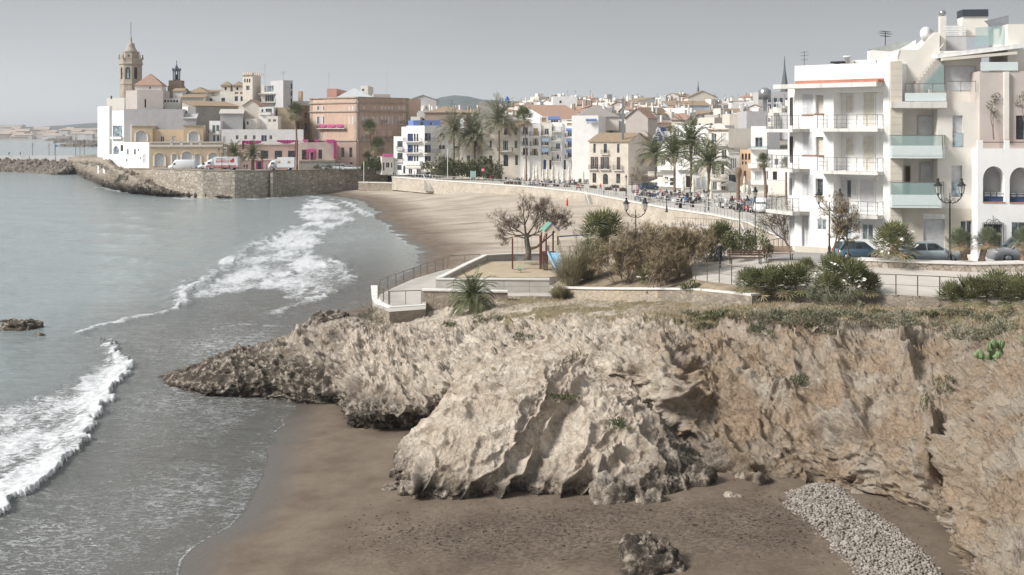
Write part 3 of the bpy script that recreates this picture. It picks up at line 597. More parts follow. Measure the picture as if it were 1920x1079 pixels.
SHW = plain('white_shutter', (.58, .58, .585), .6); SHBR = plain('brown_shutter', (.13, .085, .07), .6); SHBL = plain('blue_shutter', (.035, .06, .22), .5); SHGN = plain('green_shutter', (.10, .15, .14), .6); SHCR = plain('cream_roller', (.60, .56, .49), .6)
SHTAN = plain('tan_shutter', (.42, .30, .18), .6)
IRON = plain('black_iron', (.035, .035, .038), .5, metal=.3); RUST = plain('weathered_steel', (.13, .105, .085), .6, metal=.3); STEELR = plain('railing_steel', (.22, .20, .17), .45, metal=.5)
CONC = plain('pale_concrete', (.47, .44, .40), .85, .1, 1.2, bump=.2); PAVE = plain('pale_paving', (.46, .43, .39), .85, .08, .5); ROOFG = plain('roof_floor', (.38, .34, .31), .9, .15, .8)
COPE = plain('stone_coping', (.68, .65, .61), .8, .1, 1.5, bump=.2); MAGENTA = plain('magenta_cloth', (.42, .05, .20), .8, .15, 2); PINKC = plain('pink_cloth', (.72, .16, .38), .8, .1, 2)
AWNC = plain('cream_canvas', (.66, .61, .53), .8, .06, 1); AWNB = plain('blue_canvas', (.13, .18, .38), .8, .1, 1); DARK = plain('dark_interior', (.03, .028, .027), .9)

class Fac:
    def __init__(s, p0, p1):
        s.p0 = Vector((p0[0], p0[1])); s.p1 = Vector((p1[0], p1[1])); d = s.p1-s.p0; s.L = d.length; s.d = d/s.L; s.n = Vector((s.d.y, -s.d.x)); s.holes = []
    def hit(s, px, py):
        k = (px-CX)/F; dn = s.d.x-k*s.d.y; u = (k*s.p0.y-s.p0.x)/dn; Y = s.p0.y+u*s.d.y; return u, ZA(py, Y)
    def W(s, u, z, n=0.): p = s.p0+s.d*u+s.n*n; return (p.x, p.y, z)
    def box(s, mb, u0, u1, z0, z1, n0, n1):
        vs = [s.W(u, z, n) for z in (z0, z1) for u, n in ((u0, n1), (u1, n1), (u1, n0), (u0, n0))]
        mb.add(vs, [(3, 2, 1, 0), (4, 5, 6, 7), (0, 1, 5, 4), (1, 2, 6, 5), (2, 3, 7, 6), (3, 0, 4, 7)])
    def rect(s, a):
        u0, z1 = s.hit(a[0], a[1]); u1, _ = s.hit(a[2], a[1]); _, z0 = s.hit((a[0]+a[2])/2, a[3]); _, z1 = s.hit((a[0]+a[2])/2, a[1]); return u0, u1, z0, z1
    def wall(s, mb, z0, z1, L0=0, L1=None):
        L1 = s.L if L1 is None else L1; us = {L0, L1}; zs = {z0, z1}; hs = []
        for h in s.holes:
            u0, u1, a, b = max(h[0], L0+.02), min(h[1], L1-.02), max(h[2], z0+.02), min(h[3], z1-.02)
            if u1-u0 > .05 and b-a > .05: hs.append((u0, u1, a, b, h[4], h[5])); us |= {u0, u1}; zs |= {a, b}
        us = sorted(us); zs = sorted(zs)
        for i in range(len(us)-1):
            for j in range(len(zs)-1):
                cu, cz = (us[i]+us[i+1])/2, (zs[j]+zs[j+1])/2
                if any(h[0] < cu < h[1] and h[2] < cz < h[3] for h in hs): continue
                mb.quad(s.W(us[i], zs[j]), s.W(us[i+1], zs[j]), s.W(us[i+1], zs[j+1]), s.W(us[i], zs[j+1]))
        for u0, u1, a, b, dp, arch in hs:
            if arch:
                k = 10; r = (u1-u0)/2; rh = min(r, (b-a)*.5)*arch; pts = [(u0+r-r*math.cos(math.pi*i/k), b-rh+rh*math.sin(math.pi*i/k)) for i in range(k+1)]
                for i in range(k):
                    (ua, za), (ub, zb) = pts[i], pts[i+1]; mb.quad(s.W(ua, za), s.W(ub, zb), s.W(ub, b), s.W(ua, b)); mb.quad(s.W(ub, zb), s.W(ua, za), s.W(ua, za, -dp), s.W(ub, zb, -dp))
                zt = b-rh
            else:
                zt = b; mb.quad(s.W(u0, b, -dp), s.W(u1, b, -dp), s.W(u1, b), s.W(u0, b))
            mb.quad(s.W(u0, a), s.W(u0, a, -dp), s.W(u0, zt, -dp), s.W(u0, zt)); mb.quad(s.W(u1, a, -dp), s.W(u1, a), s.W(u1, zt), s.W(u1, zt, -dp)); mb.quad(s.W(u0, a), s.W(u1, a), s.W(u1, a, -dp), s.W(u0, a, -dp))
            mb.quad(s.W(u0, a, -dp), s.W(u1, a, -dp), s.W(u1, b, -dp), s.W(u0, b, -dp))

FRM = {'g': FRAMEW, 'd': FRAMED, 'n': SHBL, 'k': IRON}
def window(fc, root, r, kind='g', dp=.18, shut=None, arch=0, name='window', pane=None):
    """r=(u0,u1,z0,z1) ; kind g glass white frame, d dark frame, r roller, c closed shutters, x dark hole, s open shutters"""
    u0, u1, z0, z1 = r
    if u1-u0 < .1 or z1-z0 < .1: return
    fc.holes.append((u0, u1, z0, z1, dp, arch)); q = min(.07, (u1-u0)*.12); w = u1-u0
    m = MB()
    if kind in 'rc':
        fc.box(m, u0, u1, z0, z1, -dp+.01, -dp+.06)
        ns = max(2, min(16, int((z1-z0)/.16)))
        for i in range(ns): zz = z0+(z1-z0)*(i+.5)/ns; fc.box(m, u0+.03, u1-.03, zz-.02, zz+.02, -dp+.06, -dp+.075)
        if kind == 'c': fc.box(m, (u0+u1)/2-.02, (u0+u1)/2+.02, z0, z1, -dp+.062, -dp+.09)
        pb(m, 'shutter' if name == 'window' else name, shut or SHW, root); return
    fc.box(m, u0, u0+q, z0, z1, -dp+.02, -dp+.09); fc.box(m, u1-q, u1, z0, z1, -dp+.02, -dp+.09); fc.box(m, u0+q, u1-q, z1-q, z1, -dp+.02, -dp+.09); fc.box(m, u0+q, u1-q, z0, z0+q, -dp+.02, -dp+.09)
    if w > .6:
        for i in range(1, int(w/.75)+1):
            uu = u0+w*i/(int(w/.75)+1); fc.box(m, uu-.03, uu+.03, z0+q, z1-q, -dp+.02, -dp+.08)
    fm = pb(m, name, {'d': FRAMED, 'b': SHBL}.get(kind, FRAMEW), root)
    g = MB(); g.quad(fc.W(u0+q, z0+q, -dp+.035), fc.W(u1-q, z0+q, -dp+.035), fc.W(u1-q, z1-q, -dp+.035), fc.W(u0+q, z1-q, -dp+.035)); pb(g, 'pane', pane or GLASS, fm)
    if shut is not None:
        sw = w*.48
        for a, b in ((u0-sw, u0-.01), (u1+.01, u1+sw)):
            g = MB(); fc.box(g, a, b, z0, z1, .02, .06)
            for i in range(max(3, int((z1-z0)/.22))): zz = z0+(z1-z0)*(i+.5)/max(3, int((z1-z0)/.22)); fc.box(g, a+.04, b-.04, zz-.03, zz+.03, .06, .075)
            pb(g, 'shutter', shut, fm)
def balcony(fc, root, u0, u1, z, proj=.9, kind='bar', h=1.0, thick=.16, slab=None, rail=None, nposts=None):
    rail = (slab or WHITE) if kind == 'wall' else rail; m = MB(); fc.box(m, u0, u1, z-thick, z, -.05, proj); b = pb(m, 'balcony', slab or COPE, root); r = MB(); rail = rail or IRON
    pts = [(u0+.04, 0.), (u0+.04, proj-.04), (u1-.04, proj-.04), (u1-.04, 0.)]
    for (ua, na), (ub, nb) in zip(pts[:-1], pts[1:]):
        L = math.hypot(ub-ua, nb-na); t_ = .04 if kind != 'near' else .03
        if kind == 'wall':
            r.add([fc.W(ua, z, na), fc.W(ub, z, nb), fc.W(ub, z+h, nb), fc.W(ua, z+h, na)], [(0, 1, 2, 3)]); o = .1
            r.bar(fc.W(ua, z+h, na), fc.W(ub, z+h, nb), .12, .06); continue
        r.bar(fc.W(ua, z+h, na), fc.W(ub, z+h, nb), t_)
        if kind == 'near':
            for q in (.35, .67): r.bar(fc.W(ua, z+h*q, na), fc.W(ub, z+h*q, nb), .015)
            k = max(1, round(L/.75))
        else:
            r.bar(fc.W(ua, z+.08, na), fc.W(ub, z+.08, nb), .03); k = max(1, round(L/.16)) if kind == 'bar' else max(1, round(L/1.1))
        for i in range(k+1):
            uu, nn_ = ua+(ub-ua)*i/k, na+(nb-na)*i/k
            r.bar(fc.W(uu, z-(.14 if kind == 'near' else 0), nn_), fc.W(uu, z+h, nn_), .032 if kind == 'near' else .022)
    rl = pb(r, 'railing', rail, b)
    if kind == 'glass' or kind == 'near':
        g = MB()
        for (ua, na), (ub, nb) in zip(pts[:-1], pts[1:]): g.quad(fc.W(ua, z+.06, na), fc.W(ub, z+.06, nb), fc.W(ub, z+h-.05, nb), fc.W(ua, z+h-.05, na))
        pb(g, 'glass_panel', CLEARG if kind == 'near' else TINTG, b)
    return b
def transglass(name, c, tr, rough=.05):
    t = NT(name); t.col(c); t.set(rough, 0, .5); t.b.inputs['Alpha'].default_value = tr; _M[name] = t.m; return t.m
TINTG = transglass('tinted_balcony_glass', (.30, .42, .41), .62); CLEARG = transglass('clear_balcony_glass', (.65, .67, .67), .12)

def wallbox(root, fcs_main, corners, z0, z1, mat, roofmat=None, parapet=.5, facs=None):
    """corners CCW seen from above starting with the main facade p0->p1; facs {edge index: Fac}"""
    m = MB(); n = len(corners)
    for i in range(n):
        a, b = corners[i], corners[(i+1) % n]; fc = (facs or {}).get(i)
        if fc is None: fc = Fac(a, b)
        fc.wall(m, z0, z1)
    c = Vector((sum(p[0] for p in corners)/n, sum(p[1] for p in corners)/n)); ins = []
    for p in corners:
        v = Vector(p)-c; ins.append(tuple(c+v*(1-.28/max(v.length, .6))))
    for i in range(n):
        j = (i+1) % n; a, b, ai, bi = corners[i], corners[j], ins[i], ins[j]
        m.quad((*a, z1), (*b, z1), (*bi, z1), (*ai, z1)); m.quad((*ai, z1), (*bi, z1), (*bi, z1-parapet), (*ai, z1-parapet))
    wl = pb(m, 'wall', mat, root)
    m = MB(); m.add([(*p, z1-parapet) for p in ins], [tuple(range(n))]); pb(m, 'roof', roofmat or ROOFG, root)
    return wl
def tile_roof(root, fc, dep, z1, rise, kind='gable', mat=None, ov=.4, ridge='par'):
    """pitched roof over rectangle fc x dep"""
    m = MB(); L = fc.L; a, b = -ov, L+ov; n0, n1 = ov, -dep-ov; nm = (n0+n1)/2; e = .12
    W = fc.W
    if kind == 'hip':
        r = min(L/2, dep/2)*.95
        if L >= dep: q0, q1 = W(r, z1+rise, nm), W(L-r, z1+rise, nm)
        else: q0, q1 = W(L/2, z1+rise, n0-r-ov), W(L/2, z1+rise, n1+r+ov)
        c = [W(a, z1, n0), W(b, z1, n0), W(b, z1, n1), W(a, z1, n1)]
        vs = c+[q0, q1]
        if L >= dep: m.add(vs, [(0, 1, 5, 4), (1, 2, 5), (2, 3, 4, 5), (3, 0, 4)])
        else: m.add(vs, [(0, 1, 4), (1, 2, 5, 4), (2, 3, 5), (3, 0, 4, 5)])
        lo = [(x, y, z-e) for x, y, z in c]; m.add(c+lo, [(0, 4, 5, 1), (1, 5, 6, 2), (2, 6, 7, 3), (3, 7, 4, 0), (7, 6, 5, 4)])
    elif kind == 'shed':       # high at the back
        c = [W(a, z1, n0), W(b, z1, n0), W(b, z1+rise, n1), W(a, z1+rise, n1)]; lo = [(x, y, z-e) for x, y, z in c]
        m.add(c+lo, [(0, 1, 2, 3), (7, 6, 5, 4), (0, 4, 5, 1), (1, 5, 6, 2), (2, 6, 7, 3), (3, 7, 4, 0)])
        g = MB(); g.add([W(0, z1, 0), W(0, z1, -dep), W(0, z1+rise*dep/(dep+ov), -dep)], [(0, 1, 2)]); g.add([W(L, z1, 0), W(L, z1, -dep), W(L, z1+rise*dep/(dep+ov), -dep)], [(0, 1, 2)])
        g.quad(W(0, z1, -dep), W(L, z1, -dep), W(L, z1+rise*dep/(dep+ov), -dep), W(0, z1+rise*dep/(dep+ov), -dep)); m.gable = g
    else:
        if ridge == 'par': E = [W(a, z1, n0), W(b, z1, n0), W(b, z1+rise, nm), W(a, z1+rise, nm), W(b, z1, n1), W(a, z1, n1)]; G_ = [(W(0, z1, 0), W(0, z1, -dep), W(0, z1+rise*.93, nm)), (W(L, z1, 0), W(L, z1, -dep), W(L, z1+rise*.93, nm))]
        else: E = [W(a, z1, n1), W(a, z1, n0), W(L/2, z1+rise, n0), W(L/2, z1+rise, n1), W(b, z1, n0), W(b, z1, n1)]; G_ = [(W(0, z1, 0), W(L, z1, 0), W(L/2, z1+rise*.93, 0)), (W(0, z1, -dep), W(L, z1, -dep), W(L/2, z1+rise*.93, -dep))]
        lo = [(x, y, z-e) for x, y, z in E]
        m.add(E+lo, [(0, 1, 2, 3), (3, 2, 4, 5), (9, 8, 7, 6), (11, 10, 8, 9), (0, 6, 7, 1), (4, 10, 11, 5), (1, 7, 8, 2), (2, 8, 10, 4), (5, 11, 9, 3), (3, 9, 6, 0)])
        g = MB(); [g.add(list(t_), [(0, 1, 2)]) for t_ in G_]; m.gable = g
    return m

def house(name, label, px0, Y0, px1, Y1, top, base=None, z0=4.5, dep=10, mat=None, roof='flat', rise=2., rmat=None, wins=(), bals=(), side=None, lwins=(), group=None, cat=None, parapet=.5, extra=None, swins=(), sdep=None):
    p0 = (XA(px0, Y0), Y0); p1 = (XA(px1, Y1), Y1); fc = Fac(p0, p1)
    if side is not None:
        k = (side-CX)/F; dep = (p1[0]-k*p1[1])/(fc.n.x-k*fc.n.y)
    if sdep is not None:
        k = (sdep-CX)/F; dep = (p0[0]-k*p0[1])/(fc.n.x-k*fc.n.y)
    z1 = ZA(top, (Y0+Y1)/2); bz = z0 if base is None else ZA(base, (Y0+Y1)/2)
    mid_p = fc.W(fc.L/2, bz, -dep/2); root = empty(name, (mid_p[0], mid_p[1], bz), 0, label, cat or 'house', group)
    q1 = fc.W(fc.L, 0, -dep)[:2]; q0 = fc.W(0, 0, -dep)[:2]; f1 = Fac(p1, q1); f3 = Fac(q0, p0)
    for w_ in wins: addw(fc, root, w_)
    for w_ in swins: addw(f1, root, w_)
    for w_ in lwins: addw(f3, root, w_)
    for b_ in bals:
        u0, z = fc.hit(b_[0], b_[2]); u1, _ = fc.hit(b_[1], b_[2]); z = fc.hit((b_[0]+b_[1])/2, b_[2])[1]
        balcony(fc, root, u0, u1, z, *b_[3:])
    if roof == 'flat': wallbox(root, fc, [p0, p1, q1, q0], bz, z1, mat or WHITE, None, parapet, {0: fc, 1: f1, 3: f3})
    else:
        m = MB()
        for f_ in (fc, f1, Fac(q1, q0), f3): f_.wall(m, bz, z1)
        kind, *rg = roof.split('-'); rm = tile_roof(root, fc, dep, z1, rise, kind, None, .35, rg[0] if rg else 'par')
        if hasattr(rm, 'gable'): m.add(rm.gable.v, rm.gable.f)
        pb(m, 'wall', mat or WHITE, root); pb(rm, 'roof', rmat or TERRA, root)
    root['_fc'] = 0
    del root['_fc']
    return root, fc, f1, f3, bz, z1
def addw(fc, root, w_):
    r = fc.rect(w_[1:5]); kind = w_[0]; a = 1 if 'A' in kind else 0; k = kind[0]; sh = w_[5] if len(w_) > 5 else None
    window(fc, root, r, 'g' if k == 's' else ('d' if k == 'x' else k), .18 if k != 'l' else 1., sh, a, name='door' if 'D' in kind else 'window', pane=w_[6] if len(w_) > 6 else (DARK if k == 'x' else None))
def wgrid(kind, xs, ys, w_, h_, sh=None):
    return [(kind, x-w_/2, y, x+w_/2, y+h_, sh) if sh is not None else (kind, x-w_/2, y, x+w_/2, y+h_) for x in xs for y in ys]

# ---------- leaves ----------
def leafmat(name, c, c2, tr=.25):
    t = NT(name); n = t.noise(2.2, 4, vec=t.pos()); t.col(t.mix(c, c2, t.ramp(n, [(.35, 0), (.65, 1)]))); t.set(.55, 0, .3)
    return t.m
PALMG = leafmat('palm_leaf', (.075, .095, .045), (.17, .18, .085)); PALMD = leafmat('date_palm_leaf', (.12, .13, .085), (.26, .25, .165)); PALMDRY = leafmat('dry_palm_leaf', (.22, .17, .10), (.34, .27, .17)); PALMS = leafmat('silver_palm_leaf', (.09, .115, .075), (.22, .235, .15))
FANG = leafmat('fan_palm_leaf', (.065, .085, .04), (.23, .225, .10)); TWIG = leafmat('brown_twigs', (.17, .13, .10), (.30, .235, .185)); BARK = plain('bark', (.17, .13, .10), .9, .3, 4, bump=.8); PBARK = plain('palm_bark', (.20, .145, .105), .9, .4, 6, bump=1.0)
SHRUBG = leafmat('shrub_leaf', (.06, .075, .035), (.16, .165, .08)); SHRUBGR = leafmat('grey_shrub_leaf', (.12, .125, .08), (.25, .235, .16)); DRYG = leafmat('dry_grass', (.26, .20, .12), (.40, .33, .22)); OLEAF = leafmat('cactus_green', (.15, .21, .10), (.21, .28, .14)); TAMB = leafmat('tamarisk_brown', (.19, .15, .09), (.36, .29, .18))
PAMP = leafmat('pampas_blade', (.25, .23, .145), (.48, .43, .31)); WHB = plain('white_blossom', (.70, .68, .62), .8)
def feather_frond(mb, o, az, el, L, droop, r_, nl=22, lw=.045, ll=.5, V=.5):
    o = Vector(o); d = Vector((math.cos(az)*math.cos(el), math.sin(az)*math.cos(el), math.sin(el))); side = Vector((-math.sin(az), math.cos(az), 0)); pts = []; p = o.copy(); k = nl; st = L/k
    for i in range(k+1):
        pts.append((p.copy(), d.copy())); p = p+d*st; d = (d+Vector((0, 0, -droop/k*(1+i/k*1.2)))).normalized()
    mb.tube([q for q, _ in pts[::3]], [.035*(1-i/(len(pts[::3]))*.8) for i in range(len(pts[::3]))], 3, False)
    for i, (q, dd) in enumerate(pts[2:]):
        t_ = i/(k-1); l = ll*(math.sin(math.pi*(.18+.78*t_)))**.7*r_.uniform(.85, 1.1); up = side.cross(dd).normalized()
        if up.z < 0: up = -up
        for sg in (-1, 1):
            v = (side*sg*.8+dd*.55+up*V*.6+Vector((0, 0, r_.uniform(-.25, .1)))).normalized()*l; w2 = dd*lw
            tip = q+v+Vector((0, 0, -l*.18)); mid = q+v*.5
            mb.add([tuple(q-w2*.5), tuple(mid-w2), tuple(tip), tuple(mid+w2)], [(0, 1, 2, 3)])
def feather_palm_mesh(seed, L=2.6, n=46, up=1.35, low=-.5, droop=1.1, mats=None, nl=22, ll=.5, lw=.045, dry=6, thick=.35):
    r_ = random.Random(seed); mb = MB()
    for i in range(n):
        t_ = i/n; el = up-(up-low)*t_**.9+r_.uniform(-.12, .12); az = i*2.4+r_.uniform(-.2, .2); mb.mi = 0 if i < n-dry else 1
        feather_frond(mb, (math.cos(az)*.12, math.sin(az)*.12, .3-.45*t_), az, el, L*r_.uniform(.85, 1.08)*(1-.12*t_), droop*r_.uniform(.8, 1.2)*(1 if el > 0 else .7), r_, nl, lw, ll)
    return mb
def fan_leaf(mb, o, d, up, rad, r_, n=14, spread=1.9, w_=.042):
    o = Vector(o); d = Vector(d).normalized(); s = d.cross(up).normalized() if d.cross(up).length > .01 else Vector((1, 0, 0)); nrm = s.cross(d)
    for i in range(n):
        a = -spread+2*spread*(i+.5)/n; v = d*math.cos(a)+s*math.sin(a); l = rad*(.72+.28*math.cos(a*.75))*r_.uniform(.88, 1.06); sd_ = (v.cross(nrm)).normalized()*w_*rad; fo = nrm*(.10*rad*(1 if i % 2 else -1)*.3)
        tip = o+v*l+Vector((0, 0, -l*.05)); mid = o+v*l*.55+fo
        mb.add([tuple(o), tuple(mid-sd_), tuple(tip), tuple(mid+sd_)], [(0, 1, 2, 3)])
def fan_crown(seed, n=36, rad=.55, pet=.5, low=-.5, dry=4, sq=1., nbl=14):
    r_ = random.Random(seed); mb = MB()
    for i in range(n):
        t_ = i/n; el = 1.45-(1.45-low)*t_+r_.uniform(-.15, .15); az = i*2.399+r_.uniform(-.3, .3); d = Vector((math.cos(az)*math.cos(el), math.sin(az)*math.cos(el), math.sin(el))); mb.mi = 1 if i >= n-dry else 0
        L = pet*r_.uniform(.75, 1.15); c = d*L; mb.tube([(0, 0, 0), tuple(c*.5+Vector((0, 0, .04))), tuple(c)], [.02, .015, .012], 3, False)
        ho = Vector((math.cos(az), math.sin(az), 0)); dd = (d*.7+Vector((0, 0, .55 if el > -.1 else -.2))).normalized(); up = (ho+Vector((0, 0, .5))).normalized(); fan_leaf(mb, c, dd, up, rad*r_.uniform(.85, 1.1), r_, nbl)
    return mb
def palm_trunk(h, r0, r1, bulge=0, lean=(0, 0), n=9):
    mb = MB(); k = 14; prof = []
    for i in range(k+1):
        t_ = i/k; r_ = r0+(r1-r0)*t_+(.05*r0 if i % 2 else 0); z = h*t_
        if bulge and t_ > .72: r_ += bulge*math.sin((t_-.72)/.28*math.pi*.85)
        if t_ < .08: r_ *= 1.3
        prof.append((lean[0]*t_*t_, lean[1]*t_*t_, z, r_))
    mb.tube([(x, y, z) for x, y, z, _ in prof], [q[3] for q in prof], n); return mb
def make_palm(name, label, x, y, z, h, crown, cmats, r0=.22, r1=.17, bulge=0, lean=(0, 0), group=None, cat='palm tree', scale=1.):
    root = empty(name, (x, y, z), 0, label, cat, group); palm_trunk(h, r0, r1, bulge, lean).build('trunk', PBARK, root)
    c = link('crown', crown, None, root); c.location = (lean[0], lean[1], h); c.scale = (scale,)*3; c.rotation_euler = (0, 0, (x*7.3) % 6.28); return root
def branch(mb, p, d, L, r_, lvl, rr_, spread=.55, tips=None, up=.08, seg=3, kids=(2, 4), shrink=.72, sides=5):
    pts = [p]; q = Vector(p); d = Vector(d).normalized()
    for i in range(seg):
        d = (d+Vector((rr_.uniform(-1, 1), rr_.uniform(-1, 1), rr_.uniform(-.6, .8)+up*3))*.16).normalized(); q = q+d*(L/seg); pts.append(tuple(q))
    mb.tube(pts, [r_*(1-.45*i/seg) for i in range(seg+1)], max(3, sides), False)
    if lvl == 0:
        if tips is not None: tips.append((Vector(pts[-1]), d.copy()))
        return
    for i in range(rr_.randint(*kids)):
        t_ = rr_.uniform(.45, 1); k = min(seg-1, int(t_*seg)); b = Vector(pts[k]).lerp(Vector(pts[k+1]), t_*seg-k) if k < seg else Vector(pts[-1])
        a = rr_.uniform(0, 6.28); o_ = d.orthogonal().normalized(); o2 = d.cross(o_); nd = (d+(o_*math.cos(a)+o2*math.sin(a))*spread*rr_.uniform(.6, 1.6)).normalized()
        branch(mb, tuple(b), nd, L*shrink*rr_.uniform(.7, 1.1), r_*.58, lvl-1, rr_, spread, tips, up, seg, kids, shrink, sides-1)
    branch(mb, pts[-1], d, L*shrink, r_*.6, lvl-1, rr_, spread, tips, up, seg, kids, shrink, sides-1)
def twig_tuft(mb, p, r_, n, L, w_=.012, droop=.1):
    for i in range(n):
        a = r_.uniform(0, 6.28); el = r_.uniform(-.3, 1.3); d = Vector((math.cos(a)*math.cos(el), math.sin(a)*math.cos(el), math.sin(el)-droop)); l = L*r_.uniform(.5, 1.1); s = Vector((-math.sin(a), math.cos(a), r_.uniform(-.5, .5)))*w_
        o = Vector(p); mb.add([tuple(o-s), tuple(o+s), tuple(o+d*l)], [(0, 1, 2)])
def shrub_mesh(seed, rx, ry, h, n=900, L=.16, w_=.03, lift=.2, blade=False):
    r_ = random.Random(seed); mb = MB(); cl = [(r_.uniform(-.7, .7), r_.uniform(-.7, .7), r_.uniform(.1, .85), r_.uniform(.2, .42)) for _ in range(14)]
    for i in range(n):
        c = cl[r_.randrange(len(cl))]; a = r_.uniform(0, 6.28); e_ = math.asin(r_.uniform(-.4, 1)); rr_ = c[3]*r_.uniform(.5, 1.1)
        x = (c[0]+math.cos(a)*math.cos(e_)*rr_)*rx; y = (c[1]+math.sin(a)*math.cos(e_)*rr_)*ry; z = max(.02, (c[2]*(1-.45*(c[0]**2+c[1]**2))+math.sin(e_)*rr_)*h)
        d = Vector((x/rx*.6+r_.uniform(-.5, .5), y/ry*.6+r_.uniform(-.5, .5), r_.uniform(-.1, 1)+lift)).normalized(); s = d.orthogonal().normalized(); s = (s*math.cos(a)+d.cross(s)*math.sin(a))*w_; l = L*r_.uniform(.5, 1.3); o = Vector((x, y, z))
        if blade: mb.add([tuple(o-s), tuple(o+s), tuple(o+d*l)], [(0, 1, 2)])
        else: mb.add([tuple(o), tuple(o+d*l*.5+s), tuple(o+d*l), tuple(o+d*l*.5-s)], [(0, 1, 2, 3)])
    return mb

# ---------- people ----------
def _skin_person(joints, edges, name):
    me = bpy.data.meshes.new(name); me.from_pydata([j[:3] for j in joints], edges, []); ob = bpy.data.objects.new(name, me); COL.objects.link(ob)
    md = ob.modifiers.new('s', 'SKIN'); md.use_smooth_shade = True
    for i, j in enumerate(joints):
        v = me.skin_vertices[0].data[i]; v.radius = (j[3], j[4] if len(j) > 4 else j[3]); v.use_root = (i == 0)
    ob.modifiers.new('d', 'SUBSURF').levels = 1
    dg = bpy.context.evaluated_depsgraph_get(); ev = ob.evaluated_get(dg); m2 = ev.to_mesh()
    vs = [tuple(v.co) for v in m2.vertices]; fs = [tuple(p.vertices) for p in m2.polygons]; ev.to_mesh_clear(); bpy.data.objects.remove(ob); bpy.data.meshes.remove(me)
    return vs, fs
def _pose(kind):
    E = [(0, 1), (1, 2), (2, 3), (3, 4), (4, 5), (2, 6), (6, 7), (7, 8), (8, 9), (2, 10), (10, 11), (11, 12), (12, 13), (0, 14), (14, 15), (15, 16), (16, 17), (0, 18), (18, 19), (19, 20), (20, 21)]
    if kind == 'sit':
        J = [(0, 0, .50, .13, .10), (0, .02, .72, .13, .10), (0, .02, .98, .15, .10), (0, .01, 1.10, .055), (0, -.01, 1.20, .085, .095), (0, -.01, 1.31, .07, .08),
             (-.18, .02, .98, .055), (-.23, -.02, .74, .042), (-.16, -.24, .70, .034), (-.13, -.32, .71, .03), (.18, .02, .98, .055), (.23, -.02, .74, .042), (.16, -.24, .70, .034), (.13, -.32, .71, .03),
             (-.10, -.05, .50, .085), (-.12, -.45, .50, .06), (-.12, -.44, .08, .042), (-.12, -.58, .04, .035), (.10, -.05, .50, .085), (.12, -.45, .50, .06), (.12, -.44, .08, .042), (.12, -.58, .04, .035)]
    else:
        s = .26 if kind == 'walk' else .05
        J = [(0, 0, .93, .13, .10), (0, 0, 1.15, .13, .10), (0, 0, 1.40, .15, .10), (0, 0, 1.50, .055), (0, -.01, 1.60, .085, .095), (0, -.01, 1.71, .07, .08),
             (-.19, 0, 1.40, .055), (-.24, s*.5, 1.14, .044), (-.23, s*.4-.08, .89, .034), (-.22, s*.4-.12, .80, .032), (.19, 0, 1.40, .055), (.24, -s*.5, 1.14, .044), (.23, -s*.6-.08, .89, .034), (.22, -s*.6-.14, .82, .032),
             (-.10, 0, .88, .088), (-.10, -s*.9, .48, .06), (-.10, -s, .09, .042), (-.10, -s-.15, .04, .036), (.10, 0, .88, .088), (.10, s*.5, .48, .06), (.10, s*1.3, .11, .042), (.10, s*1.3-.14, .05, .036)]
    return _skin_person(J, E, 'pose')
POSES = {k: _pose(k) for k in ('stand', 'walk', 'sit')}
SKINM = plain('skin', (.42, .27, .20), .6); HAIRM = plain('hair', (.06, .045, .035), .7); SHOEM = plain('shoe', (.04, .04, .045), .6)
_cloth = {}
def cloth(c):
    if c not in _cloth: _cloth[c] = plain('cloth_%d' % len(_cloth), c, .85)
    return _cloth[c]
def person(x, y, z, rz, kind, top, leg, label, group=None, sc_=1., coat=False, hair=None):
    vs, fs = POSES[kind]; me = bpy.data.meshes.new('person'); me.from_pydata(vs, [], fs)
    for m in (SKINM, cloth(top), cloth(leg), SHOEM, hair or HAIRM): me.materials.append(m)
    sit = kind == 'sit'; mi = []
    for p in me.polygons:
        c = p.center; X_, Y_, Z_ = c
        h_ = 1.12 if sit else 1.51; hip = .58 if sit else .90
        if Z_ > h_+.13 or (Z_ > h_+.03 and Y_ > .02): k = 4
        elif Z_ > h_-.02: k = 0
        elif abs(X_) > .17 and ((Z_ < .86 and not sit) or (sit and Y_ < -.27 and Z_ > .6)): k = 0
        elif Z_ < .10: k = 3
        elif sit and Z_ > .62: k = 1
        elif not sit and (Z_ > hip or (coat and Z_ > .62) or (abs(X_) > .185 and Z_ > .7)): k = 1
        else: k = 2
        mi.append(k)
    me.polygons.foreach_set('material_index', mi); me.polygons.foreach_set('use_smooth', [True]*len(mi)); me.update()
    o = link('person', me); o.location = (x, y, z); o.rotation_euler = (0, 0, rz); o.scale = (sc_,)*3; tag(o, label, 'person', group); return o

# ---------- vehicles ----------
CARGL = glassm('car_glass', (.06, .075, .08), .06, .7); TYRE = plain('tyre_rubber', (.025, .025, .027), .8); RIMM = plain('alloy_rim', (.45, .45, .46), .35, metal=.6); REDL = plain('red_lamp', (.45, .03, .03), .3); LAMPG = plain('headlight', (.7, .72, .74), .2)
def loft(mb, secs):            # secs: list of (x, [(y,z)...]) closed rings of equal count
    n = len(secs[0][1]); vs = [(x, y, z) for x, ring in secs for y, z in ring]; k = len(secs)
    fs = [(i*n+j, (i+1)*n+j, (i+1)*n+(j+1) % n, i*n+(j+1) % n) for i in range(k-1) for j in range(n)]+[tuple(range(n)), tuple((k-1)*n+j for j in range(n-1, -1, -1))]
    mb.add(vs, fs, True)
def wheel(root, x, y, r_=.31, wd=.2):
    a = MB(); a.tube([(x, y-wd/2, r_), (x, y+wd/2, r_)], r_, 16); w_ = a.build('wheel', TYRE, root); b = MB(); sg = 1 if y > 0 else -1; b.tube([(x, y+sg*(wd/2-.03), r_), (x, y+sg*(wd/2+.012), r_)], r_*.62, 12); b.build('rim', RIMM, w_)
